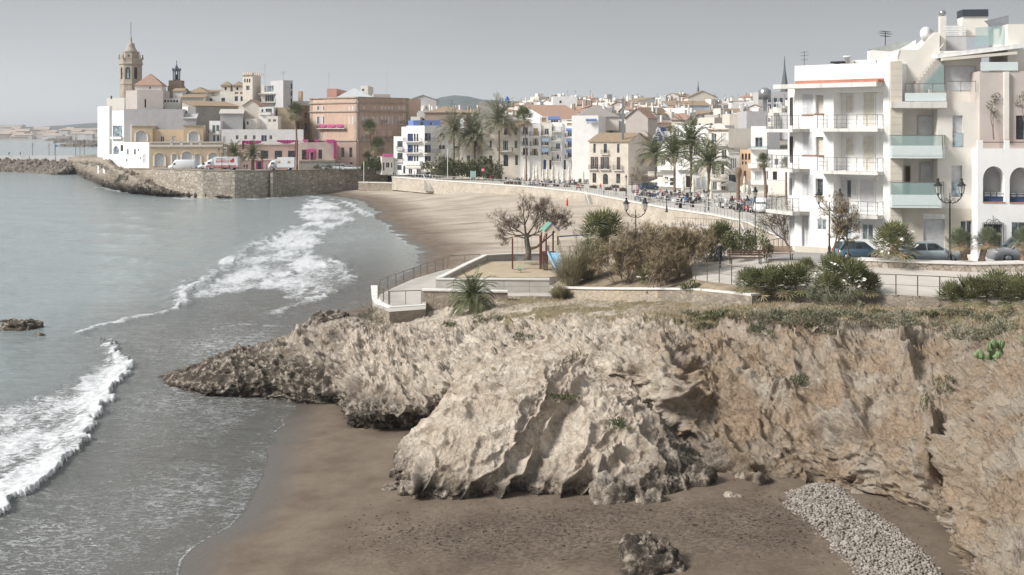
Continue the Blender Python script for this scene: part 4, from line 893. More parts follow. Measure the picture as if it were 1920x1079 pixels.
def car(name, label, x, y, z, rz, col, kind='hatch', group=None, cat='car', sc_=1.):
    root = empty(name, (x, y, z), rz, label, cat, group); root.scale = (sc_,)*3; pm = plain('paint_%s_%s' % (name, label[:14]), col, .28, .03, 1, metal=.25, spec=.6); W2 = .86
    L = {'hatch': 4.1, 'sedan': 4.5, 'suv': 4.5, 'small': 3.6}[kind]; H = {'hatch': 1.48, 'sedan': 1.42, 'suv': 1.65, 'small': 1.48}[kind]; belt = H*.60
    def ring(w_, zb, zt, n=1): return [(-w_*.86, zb), (-w_, zb+.15), (-w_, (zb+zt)/2+.08), (-w_*.93, zt), (w_*.93, zt), (w_, (zb+zt)/2+.08), (w_, zb+.15), (w_*.86, zb)]
    b = MB(); x0 = -L/2
    loft(b, [(x0, ring(.70, .32, belt-.22)), (x0+.08, ring(.80, .24, belt-.10)), (x0+.5, ring(W2, .2, belt+.0)), (x0+L*.28, ring(W2, .2, belt+.04)), (x0+L*.6, ring(W2, .2, belt+.06)), (x0+L*.92, ring(.84, .22, belt+.06)), (x0+L-.06, ring(.80, .26, belt-.02)), (x0+L, ring(.74, .34, belt-.2))])
    bd = b.build('body', pm, root)
    g = MB(); r2 = {'hatch': (.24, .40, .86, .97), 'sedan': (.25, .42, .72, .86), 'suv': (.25, .37, .90, .975), 'small': (.18, .36, .84, .97)}[kind]
    xa, xb, xc, xd = [x0+L*t_ for t_ in r2]; zt = H-.04; zb = belt+.03
    def cab(w0, w1, s, za, zc, e=0): return [(xa-e, -w0, za), (xd+e, -w0, za), (xd+e, w0, za), (xa-e, w0, za), (xb, -w1, zc), (xc, -w1, zc), (xc, w1, zc), (xb, w1, zc)]
    g.add(cab(.80, .64, 0, zb, zt), [(0, 1, 5, 4), (1, 2, 6, 5), (2, 3, 7, 6), (3, 0, 4, 7)]); g.build('windows', CARGL, root)
    p = MB(); p.box(((xb+xc)/2, 0, zt+.012), (xc-xb+.08, 1.30, .05))
    q = cab(.815, .655, 0, zb-.01, zt+.01, .015)
    for i, j in ((0, 4), (1, 5), (2, 6), (3, 7)): p.bar(q[i], q[j], .07)
    xm = (xb+xc)/2
    for sy in (-1, 1): p.bar((xm, sy*.81, zb), (xm, sy*.655, zt), .06)
    if kind == 'suv':
        for sy in (-1, 1): p.bar((xb, sy*.55, zt+.1), (xc, sy*.55, zt+.1), .04)
    p.build('roof', pm, root)
    for sy in (-1, 1):
        for xw in (x0+L*.19, x0+L*.81): wheel(root, xw, sy*.76, .31 if kind != 'suv' else .35)
        m = MB(); m.box((x0+.07, sy*.60, belt-.24), (.14, .3, .14)); m.build('headlight', LAMPG, root)
        m = MB(); m.box((x0+L-.05, sy*.66, belt-.12), (.12, .18, .22)); m.build('tail_lamp', REDL, root)
        m = MB(); m.box((xa+.25, sy*.95, zb+.06), (.12, .18, .12)); m.build('mirror', pm, root)
    return root
def van(name, label, x, y, z, rz, col=(.72, .73, .74), L=5.9, H=2.5, group=None):
    root = empty(name, (x, y, z), rz, label, 'van', group); pm = plain('van_paint', col, .35, .03, 1, spec=.5); b = MB(); W2 = .98
    def ring(w_, zb, zt): return [(-w_*.9, zb), (-w_, zb+.2), (-w_, zt-.25), (-w_*.88, zt), (w_*.88, zt), (w_, zt-.25), (w_, zb+.2), (w_*.9, zb)]
    x0 = -L/2; loft(b, [(x0, ring(.8, .35, .85)), (x0+.1, ring(.92, .3, 1.0)), (x0+.85, ring(W2, .28, 1.22)), (x0+1.0, ring(W2, .28, 1.35)), (x0+1.75, ring(W2, .28, H-.12)), (x0+2.1, ring(W2, .28, H)), (x0+L-.1, ring(W2, .28, H)), (x0+L, ring(W2*.97, .32, H-.1))])
    b.build('body', pm, root); g = MB()
    g.add([(x0+.98, -.78, 1.37), (x0+.98, .78, 1.37), (x0+1.66, .74, H-.34), (x0+1.66, -.74, H-.34)], [(0, 1, 2, 3)])
    g.v = [(vx-.03, vy, vz+.03) for vx, vy, vz in g.v]; g.build('windscreen', CARGL, root)
    for sy in (-1, 1):
        g = MB(); g.add([(x0+1.15, sy*1.0, 1.25), (x0+1.95, sy*1.0, 1.25), (x0+1.95, sy*.985, 1.85), (x0+1.5, sy*.985, 1.85)], [(0, 1, 2, 3)]); g.build('side_window', CARGL, root)
        for xw in (x0+.95, x0+L-1.1): wheel(root, xw, sy*.86, .36, .24)
        m = MB(); m.box((x0+.1, sy*.66, .78), (.14, .26, .2)); m.build('headlight', LAMPG, root)
    return root
def text_mesh(name, s, mat, parent, loc, rot, size, ext=.01):
    cu = bpy.data.curves.new(name, 'FONT'); cu.body = s; cu.size = size; cu.extrude = ext; cu.materials.append(mat); o = bpy.data.objects.new(name, cu); COL.objects.link(o); bpy.context.view_layer.update(); me = bpy.data.meshes.new_from_object(o.evaluated_get(bpy.context.evaluated_depsgraph_get())); bpy.data.objects.remove(o); o = link(name, me, mat, parent); o.location = loc; o.rotation_euler = rot; return o

def lamp_post(name, label, x, y, z, H=5.3, arms=2, rz=0, group='wrought iron street lamps', sc_=1.):
    root = empty(name, (x, y, z), rz, label, 'street lamp', group); root.scale = (sc_,)*3; m = MB(); hp = H-1.35
    m.lathe((0, 0, 0), [(.22, 0), (.22, .12), (.15, .18), (.17, .5), (.11, .6), (.12, .9), (.07, 1.0), (.055, hp*.6), (.045, hp-.1), (.08, hp-.06), (.08, hp), (.03, hp+.05)], 10)
    m.build('post', IRON, root); a = MB()
    heads = [(-.8, 0), (.8, 0)] if arms == 2 else ([(0, 0)] if arms == 1 else [(-.8, 0), (.8, 0), (0, .8)])
    if arms > 1:
        for hx, hy in heads:
            s = 1; a.tube([(0, 0, hp-.05), (hx*.25, hy*.25, hp-.12), (hx*.6, hy*.6, hp-.02), (hx*.9, hy*.9, hp+.22), (hx, hy, hp+.38)], .035, 5)
            a.tube([(hx*.1, hy*.1, hp+.02), (hx*.35, hy*.35, hp+.22), (hx*.5, hy*.5, hp+.08), (hx*.38, hy*.38, hp-.02), (hx*.3, hy*.3, hp+.08)], .022, 4)
            a.tube([(hx*.62, hy*.62, hp), (hx*.72, hy*.72, hp+.2), (hx*.86, hy*.86, hp+.1)], .02, 4)
        a.lathe((0, 0, hp), [(.03, 0), (.06, .1), (.025, .2), (.05, .32), (.02, .42), (.04, .5), (.0, .62)], 6)
        a.build('bracket', IRON, root)
    for hx, hy in heads:
        zb = hp+.38 if arms > 1 else hp+.05; l = MB()
        l.lathe((hx, hy, zb), [(.03, 0), (.09, .05), (.05, .1), (.16, .16)], 6); l.lathe((hx, hy, zb+.16+.52), [(.20, 0), (.32, .02), (.30, .07), (.17, .14), (.12, .26), (.06, .36), (.08, .40), (.11, .47), (.0, .52)], 8)
        for i in range(6): t_ = i*math.pi/3; l.bar((hx+.15*math.cos(t_), hy+.15*math.sin(t_), zb+.16), (hx+.22*math.cos(t_), hy+.22*math.sin(t_), zb+.68), .02)
        ln = l.build('lantern', IRON, root); g = MB(); g.lathe((hx, hy, zb+.17), [(.13, 0), (.20, .5)], 6); g.build('glass', LANTG, ln)
    return root
LANTG = transglass('lantern_glass', (.62, .60, .56), .45)
# ================= near side: street, buildings, planting, playground =================
from mathutils.geometry import tessellate_polygon
def sheet(name, pts, mat, skirt=None, zb=0., kind='structure', dz=0., skmat=None):
    w_ = [P(a, b, (CZ-z)*F/(b-HY)) for a, b, z in pts]; w_ = [(x, y, z+dz) for x, y, z in w_]; m = MB()
    tris = tessellate_polygon([[Vector((x, y, 0)) for x, y, z in w_]]); fs = []
    for t_ in tris:
        a, b, c = [Vector(w_[i][:2]) for i in t_]; cr = (b-a).x*(c-a).y-(b-a).y*(c-a).x; fs.append(t_ if cr > 0 else t_[::-1])
    m.add(w_, fs)
    if skirt:
        m.mi = 1; n = len(w_)
        for i in range(n): a, b = w_[i], w_[(i+1) % n]; m.quad(a, b, (b[0], b[1], zb), (a[0], a[1], zb))
    o = m.build(name, [mat, skmat or STONE]); tag(o, None, None, None, kind); return o
PATHM = plain('path_paving', (.50, .46, .41), .85, .07, .8, bump=.1)
SOIL = plain('dry_soil', (.25, .20, .14), .95, .35, 1.5, bump=.6); PLAYS = plain('playground_sand', (.42, .34, .24), .95, .12, 1.2, bump=.3)
path_pts = [(1295, 500, 7.0), (1300, 524, 6.9), (1420, 540, 7.0), (1640, 551, 7.1), (1760, 557, 7.2), (1990, 575, 7.3), (3600, 585, 7.4), (3600, 500, 8), (1990, 500, 8), (1720, 500, 7.95), (1600, 494, 7.85), (1480, 489, 7.7), (1400, 482, 7.55), (1310, 478, 7.4)]
sheet('path', path_pts, PATHM, True, 3.5)
sheet('street', [(1440, 489, 7.68), (1600, 494.5, 7.86), (1720, 500.5, 7.98), (3600, 501, 8.02), (3600, 462, 8.05), (1840, 462, 8.02), (1668, 464, 7.95), (1440, 468, 7.7)], plain('street_surface', (.30, .285, .27), .9, .1, .6), True, 5)
# planting ground above the retaining wall
sheet('planting_bed', [(1040, 543, 4.9), (1100, 541, 5.25), (1250, 545, 6.1), (1410, 556, 6.85), (1425, 541, 6.98), (1302, 525, 6.88), (1297, 500, 6.95), (1305, 478, 7.35), (1225, 480, 6.2), (1130, 495, 5.0), (1060, 519, 4.75), (1035, 535, 4.8)], SOIL, True, 3)
sheet('lower_path', [(698, 560, 4), (700, 573, 4), (730, 585, 4), (798, 580, 4), (800, 556, 4), (1040, 556, 4.02), (1062, 520, 4.05), (1020, 512, 4.05), (915, 503, 4.0), (900, 501, 4), (839, 505, 4), (817, 511, 4), (776, 523, 4), (737, 540, 4), (706, 556, 4)], PAVE, True, 1.2)
sheet('playground_floor', [(822, 520, 4.72), (1030, 520, 4.72), (1065, 515, 4.72), (1080, 492, 4.72), (1020, 489, 4.72), (908, 491, 4.72), (870, 503, 4.72)], PLAYS, True, 4.05, dz=0, skmat=CONC)
def wall_line(name, label, pts, th, mat, cope=None, cth=.12, cw=.14, side=1, cat='wall', group=None):
    """pts: list of (px,Y,ztop,zbottom)"""
    W = [(XA(a, Y), Y, zt, zb) for a, Y, zt, zb in pts]; c = W[len(W)//2]; root = empty(name, (c[0], c[1], c[3]), 0, label, cat, group); m = MB(); k = MB(); n = len(W); nr = []
    for i in range(n):
        a, b = Vector(W[max(0, i-1)][:2]), Vector(W[min(n-1, i+1)][:2]); d = (b-a).normalized(); nr.append(Vector((-d.y, d.x))*side)
    def off(i, o): v = nr[i]; return (W[i][0]+v.x*o, W[i][1]+v.y*o)
    for i in range(n-1):
        for a_, b_, t_ in ((0, th, m),) :
            A = [(*off(i, 0), W[i][3]), (*off(i+1, 0), W[i+1][3]), (*off(i+1, th), W[i+1][3]), (*off(i, th), W[i][3]), (*off(i, 0), W[i][2]), (*off(i+1, 0), W[i+1][2]), (*off(i+1, th), W[i+1][2]), (*off(i, th), W[i][2])]
            t_.add(A, [(0, 1, 5, 4), (2, 3, 7, 6), (4, 5, 6, 7)]+([(3, 0, 4, 7)] if i == 0 else [])+([(1, 2, 6, 5)] if i == n-2 else []))
        if cope:
            A = [(*off(i, -cw), W[i][2]+.003), (*off(i+1, -cw), W[i+1][2]+.003), (*off(i+1, th+cw), W[i+1][2]+.003), (*off(i, th+cw), W[i][2]+.003)]; B = [(x, y, z+cth) for x, y, z in A]
            k.add(A+B, [(0, 1, 5, 4), (2, 3, 7, 6), (4, 5, 6, 7), (3, 2, 1, 0)]+([(3, 0, 4, 7)] if i == 0 else [])+([(1, 2, 6, 5)] if i == n-2 else []))
    pb(m, 'masonry', mat, root)
    if cope: pb(k, 'coping', cope, root)
    return root
BIGST = masonry('big_rubble', (.52, .47, .40), (.36, .30, .235), (.20, .17, .14), 2.6, 1.0, .05); GOLDST = masonry('golden_rubble', (.50, .40, .28), (.40, .36, .31), (.44, .39, .33), 3.2, .9, .05)
wall_line('retaining_wall', 'long low golden rubble wall with white coping below the bushes', [(1037, 89.5, 4.98, 3.2), (1100, 86.5, 5.3, 3.6), (1180, 83, 5.75, 3.9), (1250, 80, 6.15, 4.3), (1316, 77, 6.5, 4.9)], .4, GOLDST, COPE, .12, .12)
wall_line('stone_wall', 'short dry stone wall end of big pale blocks with white coping above the cliff', [(1318, 76.9, 6.5, 5), (1360, 74.5, 6.68, 5.2), (1411, 72, 6.85, 5.4)], .4, BIGST, COPE, .12, .12)
wall_line('stone_wall', 'brown rubble base wall under the lookout deck, beside the small feather palm', [(714, 87.6, 3.72, .6), (731, 86.6, 3.72, .6), (797, 87.4, 3.72, .8)], .5, STONE, None)
wall_line('stone_wall', 'brown rubble wall with white coping behind the small feather palm', [(791, 88.9, 4.85, 3.2), (850, 88.6, 4.85, 3.2), (952, 88.6, 4.75, 3.2)], .5, STONE, COPE, .12, .1)
dk = wall_line('deck_edge', 'thick white coping around the corner of the lookout deck', [(696, 98, 4.0, 3.75), (697.5, 91.5, 4.0, 3.75), (704, 88.3, 4.0, 3.75), (730, 85.9, 4.0, 3.75), (799, 87.0, 4.0, 3.75)], .5, COPE, COPE, .06, .03, 1, 'deck edge')
PW = [(1030, 93.8, 5.0, 3.9), (817, 94.3, 5.0, 3.9), (820, 95.2, 5.0, 3.9), (870, 104, 5.1, 3.9), (907, 110.5, 5.2, 3.9), (960, 112, 5.2, 3.9), (1020, 112.5, 5.2, 3.9), (1085, 111, 5.2, 3.9)]
wall_line('playground_wall', 'low pale concrete wall around the sandy playground', PW, .35, CONC, COPE, .1, .06, -1)
def railing(name, label, pts, h=1.0, sp=1.1, mat=None, rails=(1.0,), pw=.05, group=None, tw=.06):
    """pts world xyz"""
    root = empty(name, pts[0], 0, label, 'railing', group); a = []; b = MB()
    for p, q in zip(pts[:-1], pts[1:]):
        L = math.dist(p[:2], q[:2]); k = max(1, round(L/sp))
        for i in range(k+(1 if q is pts[-1] else 0)):
            t_ = i/k; x, y, z = [p[j]+(q[j]-p[j])*t_ for j in range(3)]; a.append(((x, y, z), (x, y, z+h+.003)))
        for r_ in rails: b.bar((p[0], p[1], p[2]+h*r_), (q[0], q[1], q[2]+h*r_), tw if r_ > .95 else .022)
    if len(a) > 100:
        m = MB(); [m.bar(*q, pw) for q in a]; pb(m, 'posts', mat or STEELR, root)['kind'] = 'stuff'
    else:
        for q in a: m = MB(); m.bar(*q, pw); pb(m, 'post', mat or STEELR, root)
    pb(b, 'rail', mat or STEELR, root); return root
def pz(l): return [P(a, b, (CZ-z)*F/(b-HY)) for a, b, z in l]
railing('railing', 'steel post railing curving round the lookout deck', pz([(729, 571, 4.07), (709, 560, 4.07), (712, 550, 4.07), (727, 542, 4.07), (757, 531, 4.07), (776, 524, 4.07), (801, 514, 4.07), (831, 507, 4.07)]), 1.0, 1.9, pw=.09, rails=(1., .35, .6), tw=.05)
railing('railing', 'thin railing across the front of the lookout deck', pz([(731, 572, 4.07), (790, 570, 4.07)]), 1.0, 1.1, pw=.05, rails=(1.,))
railing('railing', 'thin railing behind the lookout deck, rising toward the playground', pz([(839, 504, 4.05), (842, 500, 4.3), (900, 497, 4.3)]), 1.0, 1.6, rails=(1., .5))
railing('railing', 'thin railing along the path in front of the playground wall', pz([(850, 549, 4.1), (1040, 549, 4.1)]), 1.0, 2.0, rails=(1., .5), pw=.03, tw=.03)
railing('railing', 'rusty post and rail fence along the cliff path', pz([(1304, 524, 6.92), (1420, 540, 7.02), (1530, 546, 7.07), (1640, 551, 7.12), (1762, 557, 7.22), (1990, 574, 7.32)]), 1.2, 1.25, mat=RUST, rails=(1., .5), pw=.05, tw=.045)
wall_line('planter_wall', 'low rubble planter wall with thick pale coping in front of the parked cars', [(1605, 79.5, 8.2, 7.6), (1712, 77.5, 8.25, 7.6), (1830, 76.8, 8.2, 7.6), (1920, 76.5, 8.3, 7.6), (2100, 76, 8.4, 7.6)], 1.2, BIGST, COPE, .1, .08)

# ---- white apartment block
root = empty('apartment_building', (25, 90, 7.8), 0, 'white four storey apartment block with wire railed balconies and red canopy stripe', 'building')
W0 = (XA(1490, 89.5), 89.5); W1 = (XA(1668, 84.5), 84.5); fW = Fac(W0, W1)
zf = [17+(HY-y)*Y/F for y, Y in ((404, 84.8), (322, 84.8), (241, 84.8))]    # floor levels
zc = ZA(163, 84.8); ztop = ZA(117, 84.6); ur = fW.hit(1560, 300)[0]
uR = fW.L
# recess from px1560 to px1655: three loggias
ua, ub = fW.hit(1563, 300)[0], fW.hit(1656, 300)[0]; RD = 1.3
for i, z in enumerate(zf):
    fW.holes.append((ua, ub, z+.0, (zf+[zc])[i+1]-.32, RD, 0))
fR = Fac(fW.W(0, 0, -RD)[:2], fW.W(fW.L, 0, -RD)[:2]); fR.holes = []
def rw(kind, a, sh=None, dp=.16): window(fR, root, fR.rect(a), kind, dp, sh)
# set proud boxes on the loggia back wall
def loggia_item(a, mat, name, slats=True):
    u0, u1, z0, z1 = fR.rect(a); m = MB(); fR.box(m, u0, u1, z0, z1, .005, .05)
    if slats:
        k = int((z1-z0)/.14)
        for i in range(k): zz = z0+(z1-z0)*(i+.5)/k; fR.box(m, u0+.03, u1-.03, zz-.02, zz+.02, .05, .065)
    o = pb(m, name, mat, root); f_ = MB(); fR.box(f_, u0-.06, u0, z0, z1, .005, .09); fR.box(f_, u1, u1+.06, z0, z1, .005, .09); fR.box(f_, u0-.06, u1+.06, z1, z1+.07, .005, .09); pb(f_, 'frame', FRAMEW, o)
for (y0, y1, yd) in ((178, 212, 236), (258, 291, 318)):
    loggia_item((1587, y0+2, 1600, y1), SHCR, 'shutter'); loggia_item((1620, y0-2, 1640, yd), SHCR, 'balcony_door')
loggia_item((1580, 337, 1588, 370), SHW, 'shutter'); loggia_item((1589, 338, 1597, 370), GLASS, 'window', False); loggia_item((1598, 338, 1606, 372), SHW, 'shutter'); loggia_item((1614, 338, 1640, 398), SHW, 'balcony_door')
for y in (187, 265):
    u, z = fR.hit(1574, y); m = MB(); fR.box(m, u-.1, u+.1, z-.1, z+.1, .0, .05); pb(m, 'vent', RUST, root)
for a in ((1504.5, 177, 1524, 215), (1505, 247, 1524, 291)): window(fW, root, fW.rect(a), 'c', .06, SHW)
window(fW, root, fW.rect((1504, 327, 1524, 367)), 'c', .05, SHW)
for a in ((1529, 179, 1544, 213), (1529, 257, 1544, 291)): window(fW, root, fW.rect(a), 'r', .35, SHCR)
window(fW, root, fW.rect((1529, 335, 1543, 367)), 'g', .3)
for a in ((1503, 215, 1525, 217), (1526, 213, 1545, 215), (1526, 291, 1545, 293), (1503, 291, 1525, 292.5), (1527, 368, 1545, 370)):
    u0, u1, z0, z1 = fW.rect(a); m = MB(); fW.box(m, u0, u1, z0, z1, -.02, .08); pb(m, 'window_sill', plain('brick_red', (.30, .13, .09), .8), root)
# ground floor
for a, k in (((1532, 410, 1550, 432), 'g'), ((1584, 412, 1598, 446), 'g'), ((1616, 420, 1638, 451), 'g')): window(fW, root, fW.rect(a), k, .12, pane=GLASSL)
window(fW, root, fW.rect((1503, 405, 1516, 462)), 'c', .3, SHW, name='door')
for a in ((1503, 472, 1515, 488), (1531, 476, 1543, 490)): window(fW, root, fW.rect(a), 'd', .2)
dep = 11.; q1 = fW.W(fW.L, 0, -dep)[:2]; q0 = fW.W(0, 0, -dep)[:2]
wallbox(root, fW, [W0, W1, q1, q0], 7.0, ztop, WHITE, None, .9, {0: fW})
m = MB(); u0 = fW.hit(1490, 170)[0]; fW.box(m, -1.2, ub+.0, zc, zc+.33, -.05, 1.15); pb(m, 'canopy', stucco('weathered_render', (.66, .64, .60), stain=.6, streak=.9), root)
m = MB(); fW.box(m, 0.05, ub+.05, zc+.333, zc+.62, -.03, .06); fW.box(m, ub-3.0, ub+.05, zc+.333, zc+.5, .06, 1.0); pb(m, 'canopy_tiles', plain('terracotta_band', (.44, .19, .14), .8), root)
# plinth
m = MB(); u1 = fW.hit(1580, 480)[0]; fW.box(m, 0.01, fW.L-.01, 7.0, ZA(462, 89), 0.003, .03); pb(m, 'plinth', BEIGECL, root)
# the loggia return wall bulge px 1544-1582 is the front wall; balconies
for i, z in enumerate(zf):
    a = fW.hit(1543 if i else 1584, 300)[0]
    balcony(fW, root, a, ub+.02, z, 1.0, 'near', .98, .24, stucco('weathered_render', (.66, .64, .60)), RUST)
# left end bay with wrap balconies
fE = Fac((XA(1477, 93), 93), (XA(1491, 90.2), 90.2)); fE.holes = []
window(fE, root, fE.rect((1480.5, 183, 1487, 236)), 'd', .1); window(fE, root, fE.rect((1480.5, 256, 1487, 306)), 'd', .1); window(fE, root, fE.rect((1479, 333, 1485, 368)), 'g', .1)
m = MB(); fE.wall(m, 7.0, zc+.3); q = fE.W(0, 0, -9); m.quad((q[0], q[1], 7), fE.W(0, 7), fE.W(0, zc+.3), (q[0], q[1], zc+.3)); pb(m, 'end_wall', WHITE, root)
fB = Fac((XA(1448, 91.8), 91.8), (XA(1500, 88.2), 88.2))
for y in (242, 316, 395): balcony(fB, root, 0, fB.L-.1, fB.hit(1475, y)[1], .6, 'near', 1.0, .26, stucco('weathered_render', (.66, .64, .60)), RUST); m = MB(); z = fB.hit(1475, y)[1]; fB.box(m, 0, fB.L-.15, z-.258, z-.002, -1.6, -.05); pb(m, 'balcony_floor', CONC, root)
# rooftop bits
def roofbox(fc, root, px0, px1, py0, py1, n0, n1, mat, name='roof_hut'):
    u0, z1 = fc.hit(px0, py0); u1, z0 = fc.hit(px1, py1); m = MB(); fc.box(m, u0, u1, z0, z1, n0, n1); return pb(m, name, mat, root)
m = MB()
for y in (113, 119): 
    u0, z = fW.hit(1565, y); u1, _ = fW.hit(1645, y); fW.box(m, u0, u1, z-.12, z+.12, -3.2, -3.1)
for px in (1566, 1607, 1645): u, _ = fW.hit(px, 113); fW.box(m, u-.08, u+.08, ztop-.9, fW.hit(1600, 112)[1]+.1, -3.1, -2.95)
pb(m, 'roof_railing', FRAMEW, root)
roofbox(fW, root, 1541, 1549, 118, 129, -2.5, -1.8, WHITE, 'chimney'); roofbox(fW, root, 1550, 1561, 119, 129, -2.5, -1.8, plain('ochre_block', (.36, .29, .24), .8), 'chimney'); roofbox(fW, root, 1538, 1561, 114, 116, -2.7, -1.6, IRON, 'chimney_cap')
u, z = fW.hit(1564, 104); m = MB(); p = fW.W(u, ztop-.9, -2.2); m.lathe((p[0], p[1], p[2]), [(.2, 0), (.2, z-ztop+.8), (.34, z-ztop+.85), (.34, z-ztop+.95)], 8); pb(m, 'flue', WHITE, root)
def antenna(name, label, x, y, z, h, s=1., group=None):
    m = MB(); m.bar((0, 0, 0), (0, 0, h), .05*s)
    for zz, l in ((h*.97, .7), (h*.86, .9), (h*.72, .6)):
        m.bar((-l*s, 0, zz), (l*s, 0, zz), .035*s)
        for i in range(5): xx = (-l+l*2*i/4)*s; m.bar((xx, -.25*s, zz), (xx, .25*s, zz), .025*s)
    o = m.build(name, IRON); o.location = (x, y, z); o.rotation_euler = (0, 0, (x*3.1) % 3); return tag(o, label, 'antenna', group)
x, y, z = P(1508, 130, 92); antenna('antenna', 'aerial mast on the roof of the white apartment block', x, y, z-1, 2.4, .5)
x, y, z = P(1660, 85, 92); antenna('antenna', 'aerial on the tiled roof beside the white staircase wall', x, y, z-.3, 1.4, .9)

# ---- modern stone clad building
root = empty('modern_building', (30, 86, 7.9), 0, 'modern pale house with tinted glass balconies, outdoor stair and roof terrace', 'building')
Ym = 84.3; M0 = (XA(1668.3, Ym), Ym); M1 = (XA(1836, 83.6), 83.6); fM = Fac(M0, M1); fM.holes = []
zT = fM.hit(1760, 190)[1]    # terrace floor
lu0, lu1 = fM.hit(1694, 300)[0], fM.hit(1758, 300)[0]
z2b, z1b = fM.hit(1700, 297)[1], fM.hit(1700, 390)[1]
fM.holes += [(lu0, lu1, fM.hit(1700, 290)[1], fM.hit(1700, 205)[1], 1.6, 0), (lu0, lu1, fM.hit(1700, 384)[1], fM.hit(1700, 298)[1], 1.6, 0)]
fL = Fac(fM.W(0, 0, -1.6)[:2], fM.W(fM.L, 0, -1.6)[:2]); fL.holes = []
def proud(fc, a, mat, name, slats=0, d0=.006, d1=.05, frame=True):
    u0, u1, z0, z1 = fc.rect(a); m = MB(); fc.box(m, u0, u1, z0, z1, d0, d1)
    for i in range(slats): zz = z0+(z1-z0)*(i+.5)/slats; fc.box(m, u0+.02, u1-.02, zz-.03, zz+.03, d1, d1+.015)
    o = pb(m, name, mat, root)
    if frame: f_ = MB(); fc.box(f_, u0-.06, u0, z0, z1, d0, d1+.05); fc.box(f_, u1, u1+.06, z0, z1, d0, d1+.05); fc.box(f_, u0-.06, u1+.06, z1, z1+.06, d0, d1+.05); pb(f_, 'frame', TAUPE, o)
    return o
proud(fL, (1722, 218, 1757, 288), SHW, 'roller_shutter', 16); proud(fL, (1726, 307, 1757, 382), SHW, 'roller_shutter', 16); proud(fL, (1697, 312, 1706, 382), FRAMED, 'door', 0)
for a in ((1786, 217, 1805, 276), (1784, 311, 1804, 369)):
    window(fM, root, fM.rect(a), 'r', .22, SHW); u0, u1, z0, z1 = fM.rect(a); g = MB(); fM.box(g, u0, u1, z0+.02, z0+1.0, .01, .03); pb(g, 'glass_rail', GLASSL, root)
window(fM, root, fM.rect((1732, 411, 1771, 482)), 'r', .15, SHW, name='garage_door'); window(fM, root, fM.rect((1801, 414, 1825, 480)), 'g', .3, name='door', pane=GLASS)
u0, u1, z0, z1 = fM.rect((1731, 401, 1771, 411)); m = MB(); fM.box(m, u0, u1, z0, z1, .006, .05); pb(m, 'shutter_box', FRAMEW, root)
D2 = 12; wallbox(root, fM, [M0, M1, fM.W(fM.L, 0, -D2)[:2], fM.W(0, 0, -D2)[:2]], 7, zT-.05, WARM, CONC, .02, {0: fM})
m = MB(); a = fM.hit(1690, 300)[0]; fM.box(m, .01, a, 7.2, fM.hit(1680, 116)[1], .004, .30)
zz0 = fM.hit(1680, 116)[1]
o = pb(m, 'stone_pier', BEIGECL, root); m = MB()
for i in range(30): z = 7.4+i*.5; z < zz0 and fM.box(m, .0, a+.005, z, z+.025, .302, .306)
pb(m, 'joints', plain('joint', (.45, .41, .36), .9), o)
m = MB(); zb = fM.hit(1780, 391)[1]
gx0, gx1 = fM.hit(1731, 450)[0], fM.hit(1771, 450)[0]; dx0, dx1 = fM.hit(1801, 450)[0], fM.hit(1825, 450)[0]; gz = fM.hit(1750, 400)[1]; dz_ = fM.hit(1810, 413.5)[1]
for (u0, u1, z0, z1) in ((a+.01, gx0, 7.2, zb), (gx0, gx1, gz, zb), (gx1, dx0, 7.2, zb), (dx0, dx1, dz_, zb), (dx1, fM.L-.01, 7.2, zb)): fM.box(m, u0, u1, z0, z1, .004, .05)
pb(m, 'stone_cladding', BEIGECL, root)
WHPAN = plain('white_glass_panel', (.62, .68, .67), .25, .03, spec=.5)
for (y0, y1, y2, xr, xe) in ((254, 274, 297, 1749, 1771), (342, 366, 390, 1747, 1768)):
    fX = Fac(fM.W(-.08, 0, 1.35)[:2], fM.W(fM.hit(xe, 300)[0]+.1, 0, 1.0)[:2])
    u0, z2 = fM.hit(1668, y0)[0], ZA(y0, Ym-1.3); z1_ = ZA(y1, Ym-1.3); z0 = ZA(y2, Ym-1.3); ue = fM.hit(xe, 300)[0]; uf = fM.hit(xr, 300)[0]+.35
    m = MB(); pts = [(-.1, 0.31), (-.1, 1.3), (uf, 1.3), (ue, .1), (ue, 0.01)]
    w_ = [fM.W(u, 0, n)[:2] for u, n in pts]; m.prism(w_, z0, z0+.25, True); b = pb(m, 'balcony', WHPAN, root); m = MB()
    for p_, q_ in zip(w_[:-1], w_[1:]): m.bar((*p_, (z0+z1_)/2+.1), (*q_, (z0+z1_)/2+.1), .05, z1_-z0-.16)
    pb(m, 'white_panel', WHPAN, b); g = MB()
    for p_, q_ in zip(w_[:-1], w_[1:]): g.quad((*p_, z1_), (*q_, z1_), (*q_, z2), (*p_, z2))
    pb(g, 'glass_panel', TINTG, b); r_ = MB()
    for p_, q_ in zip(w_[:-1], w_[1:]): r_.bar((*p_, z2), (*q_, z2), .04)
    r_.bar((*w_[2], z1_-.3), (*w_[2], z2), .05); r_.bar((*w_[3], z1_-.3), (*w_[3], z2), .05); pb(r_, 'handrail', STEELR, b)
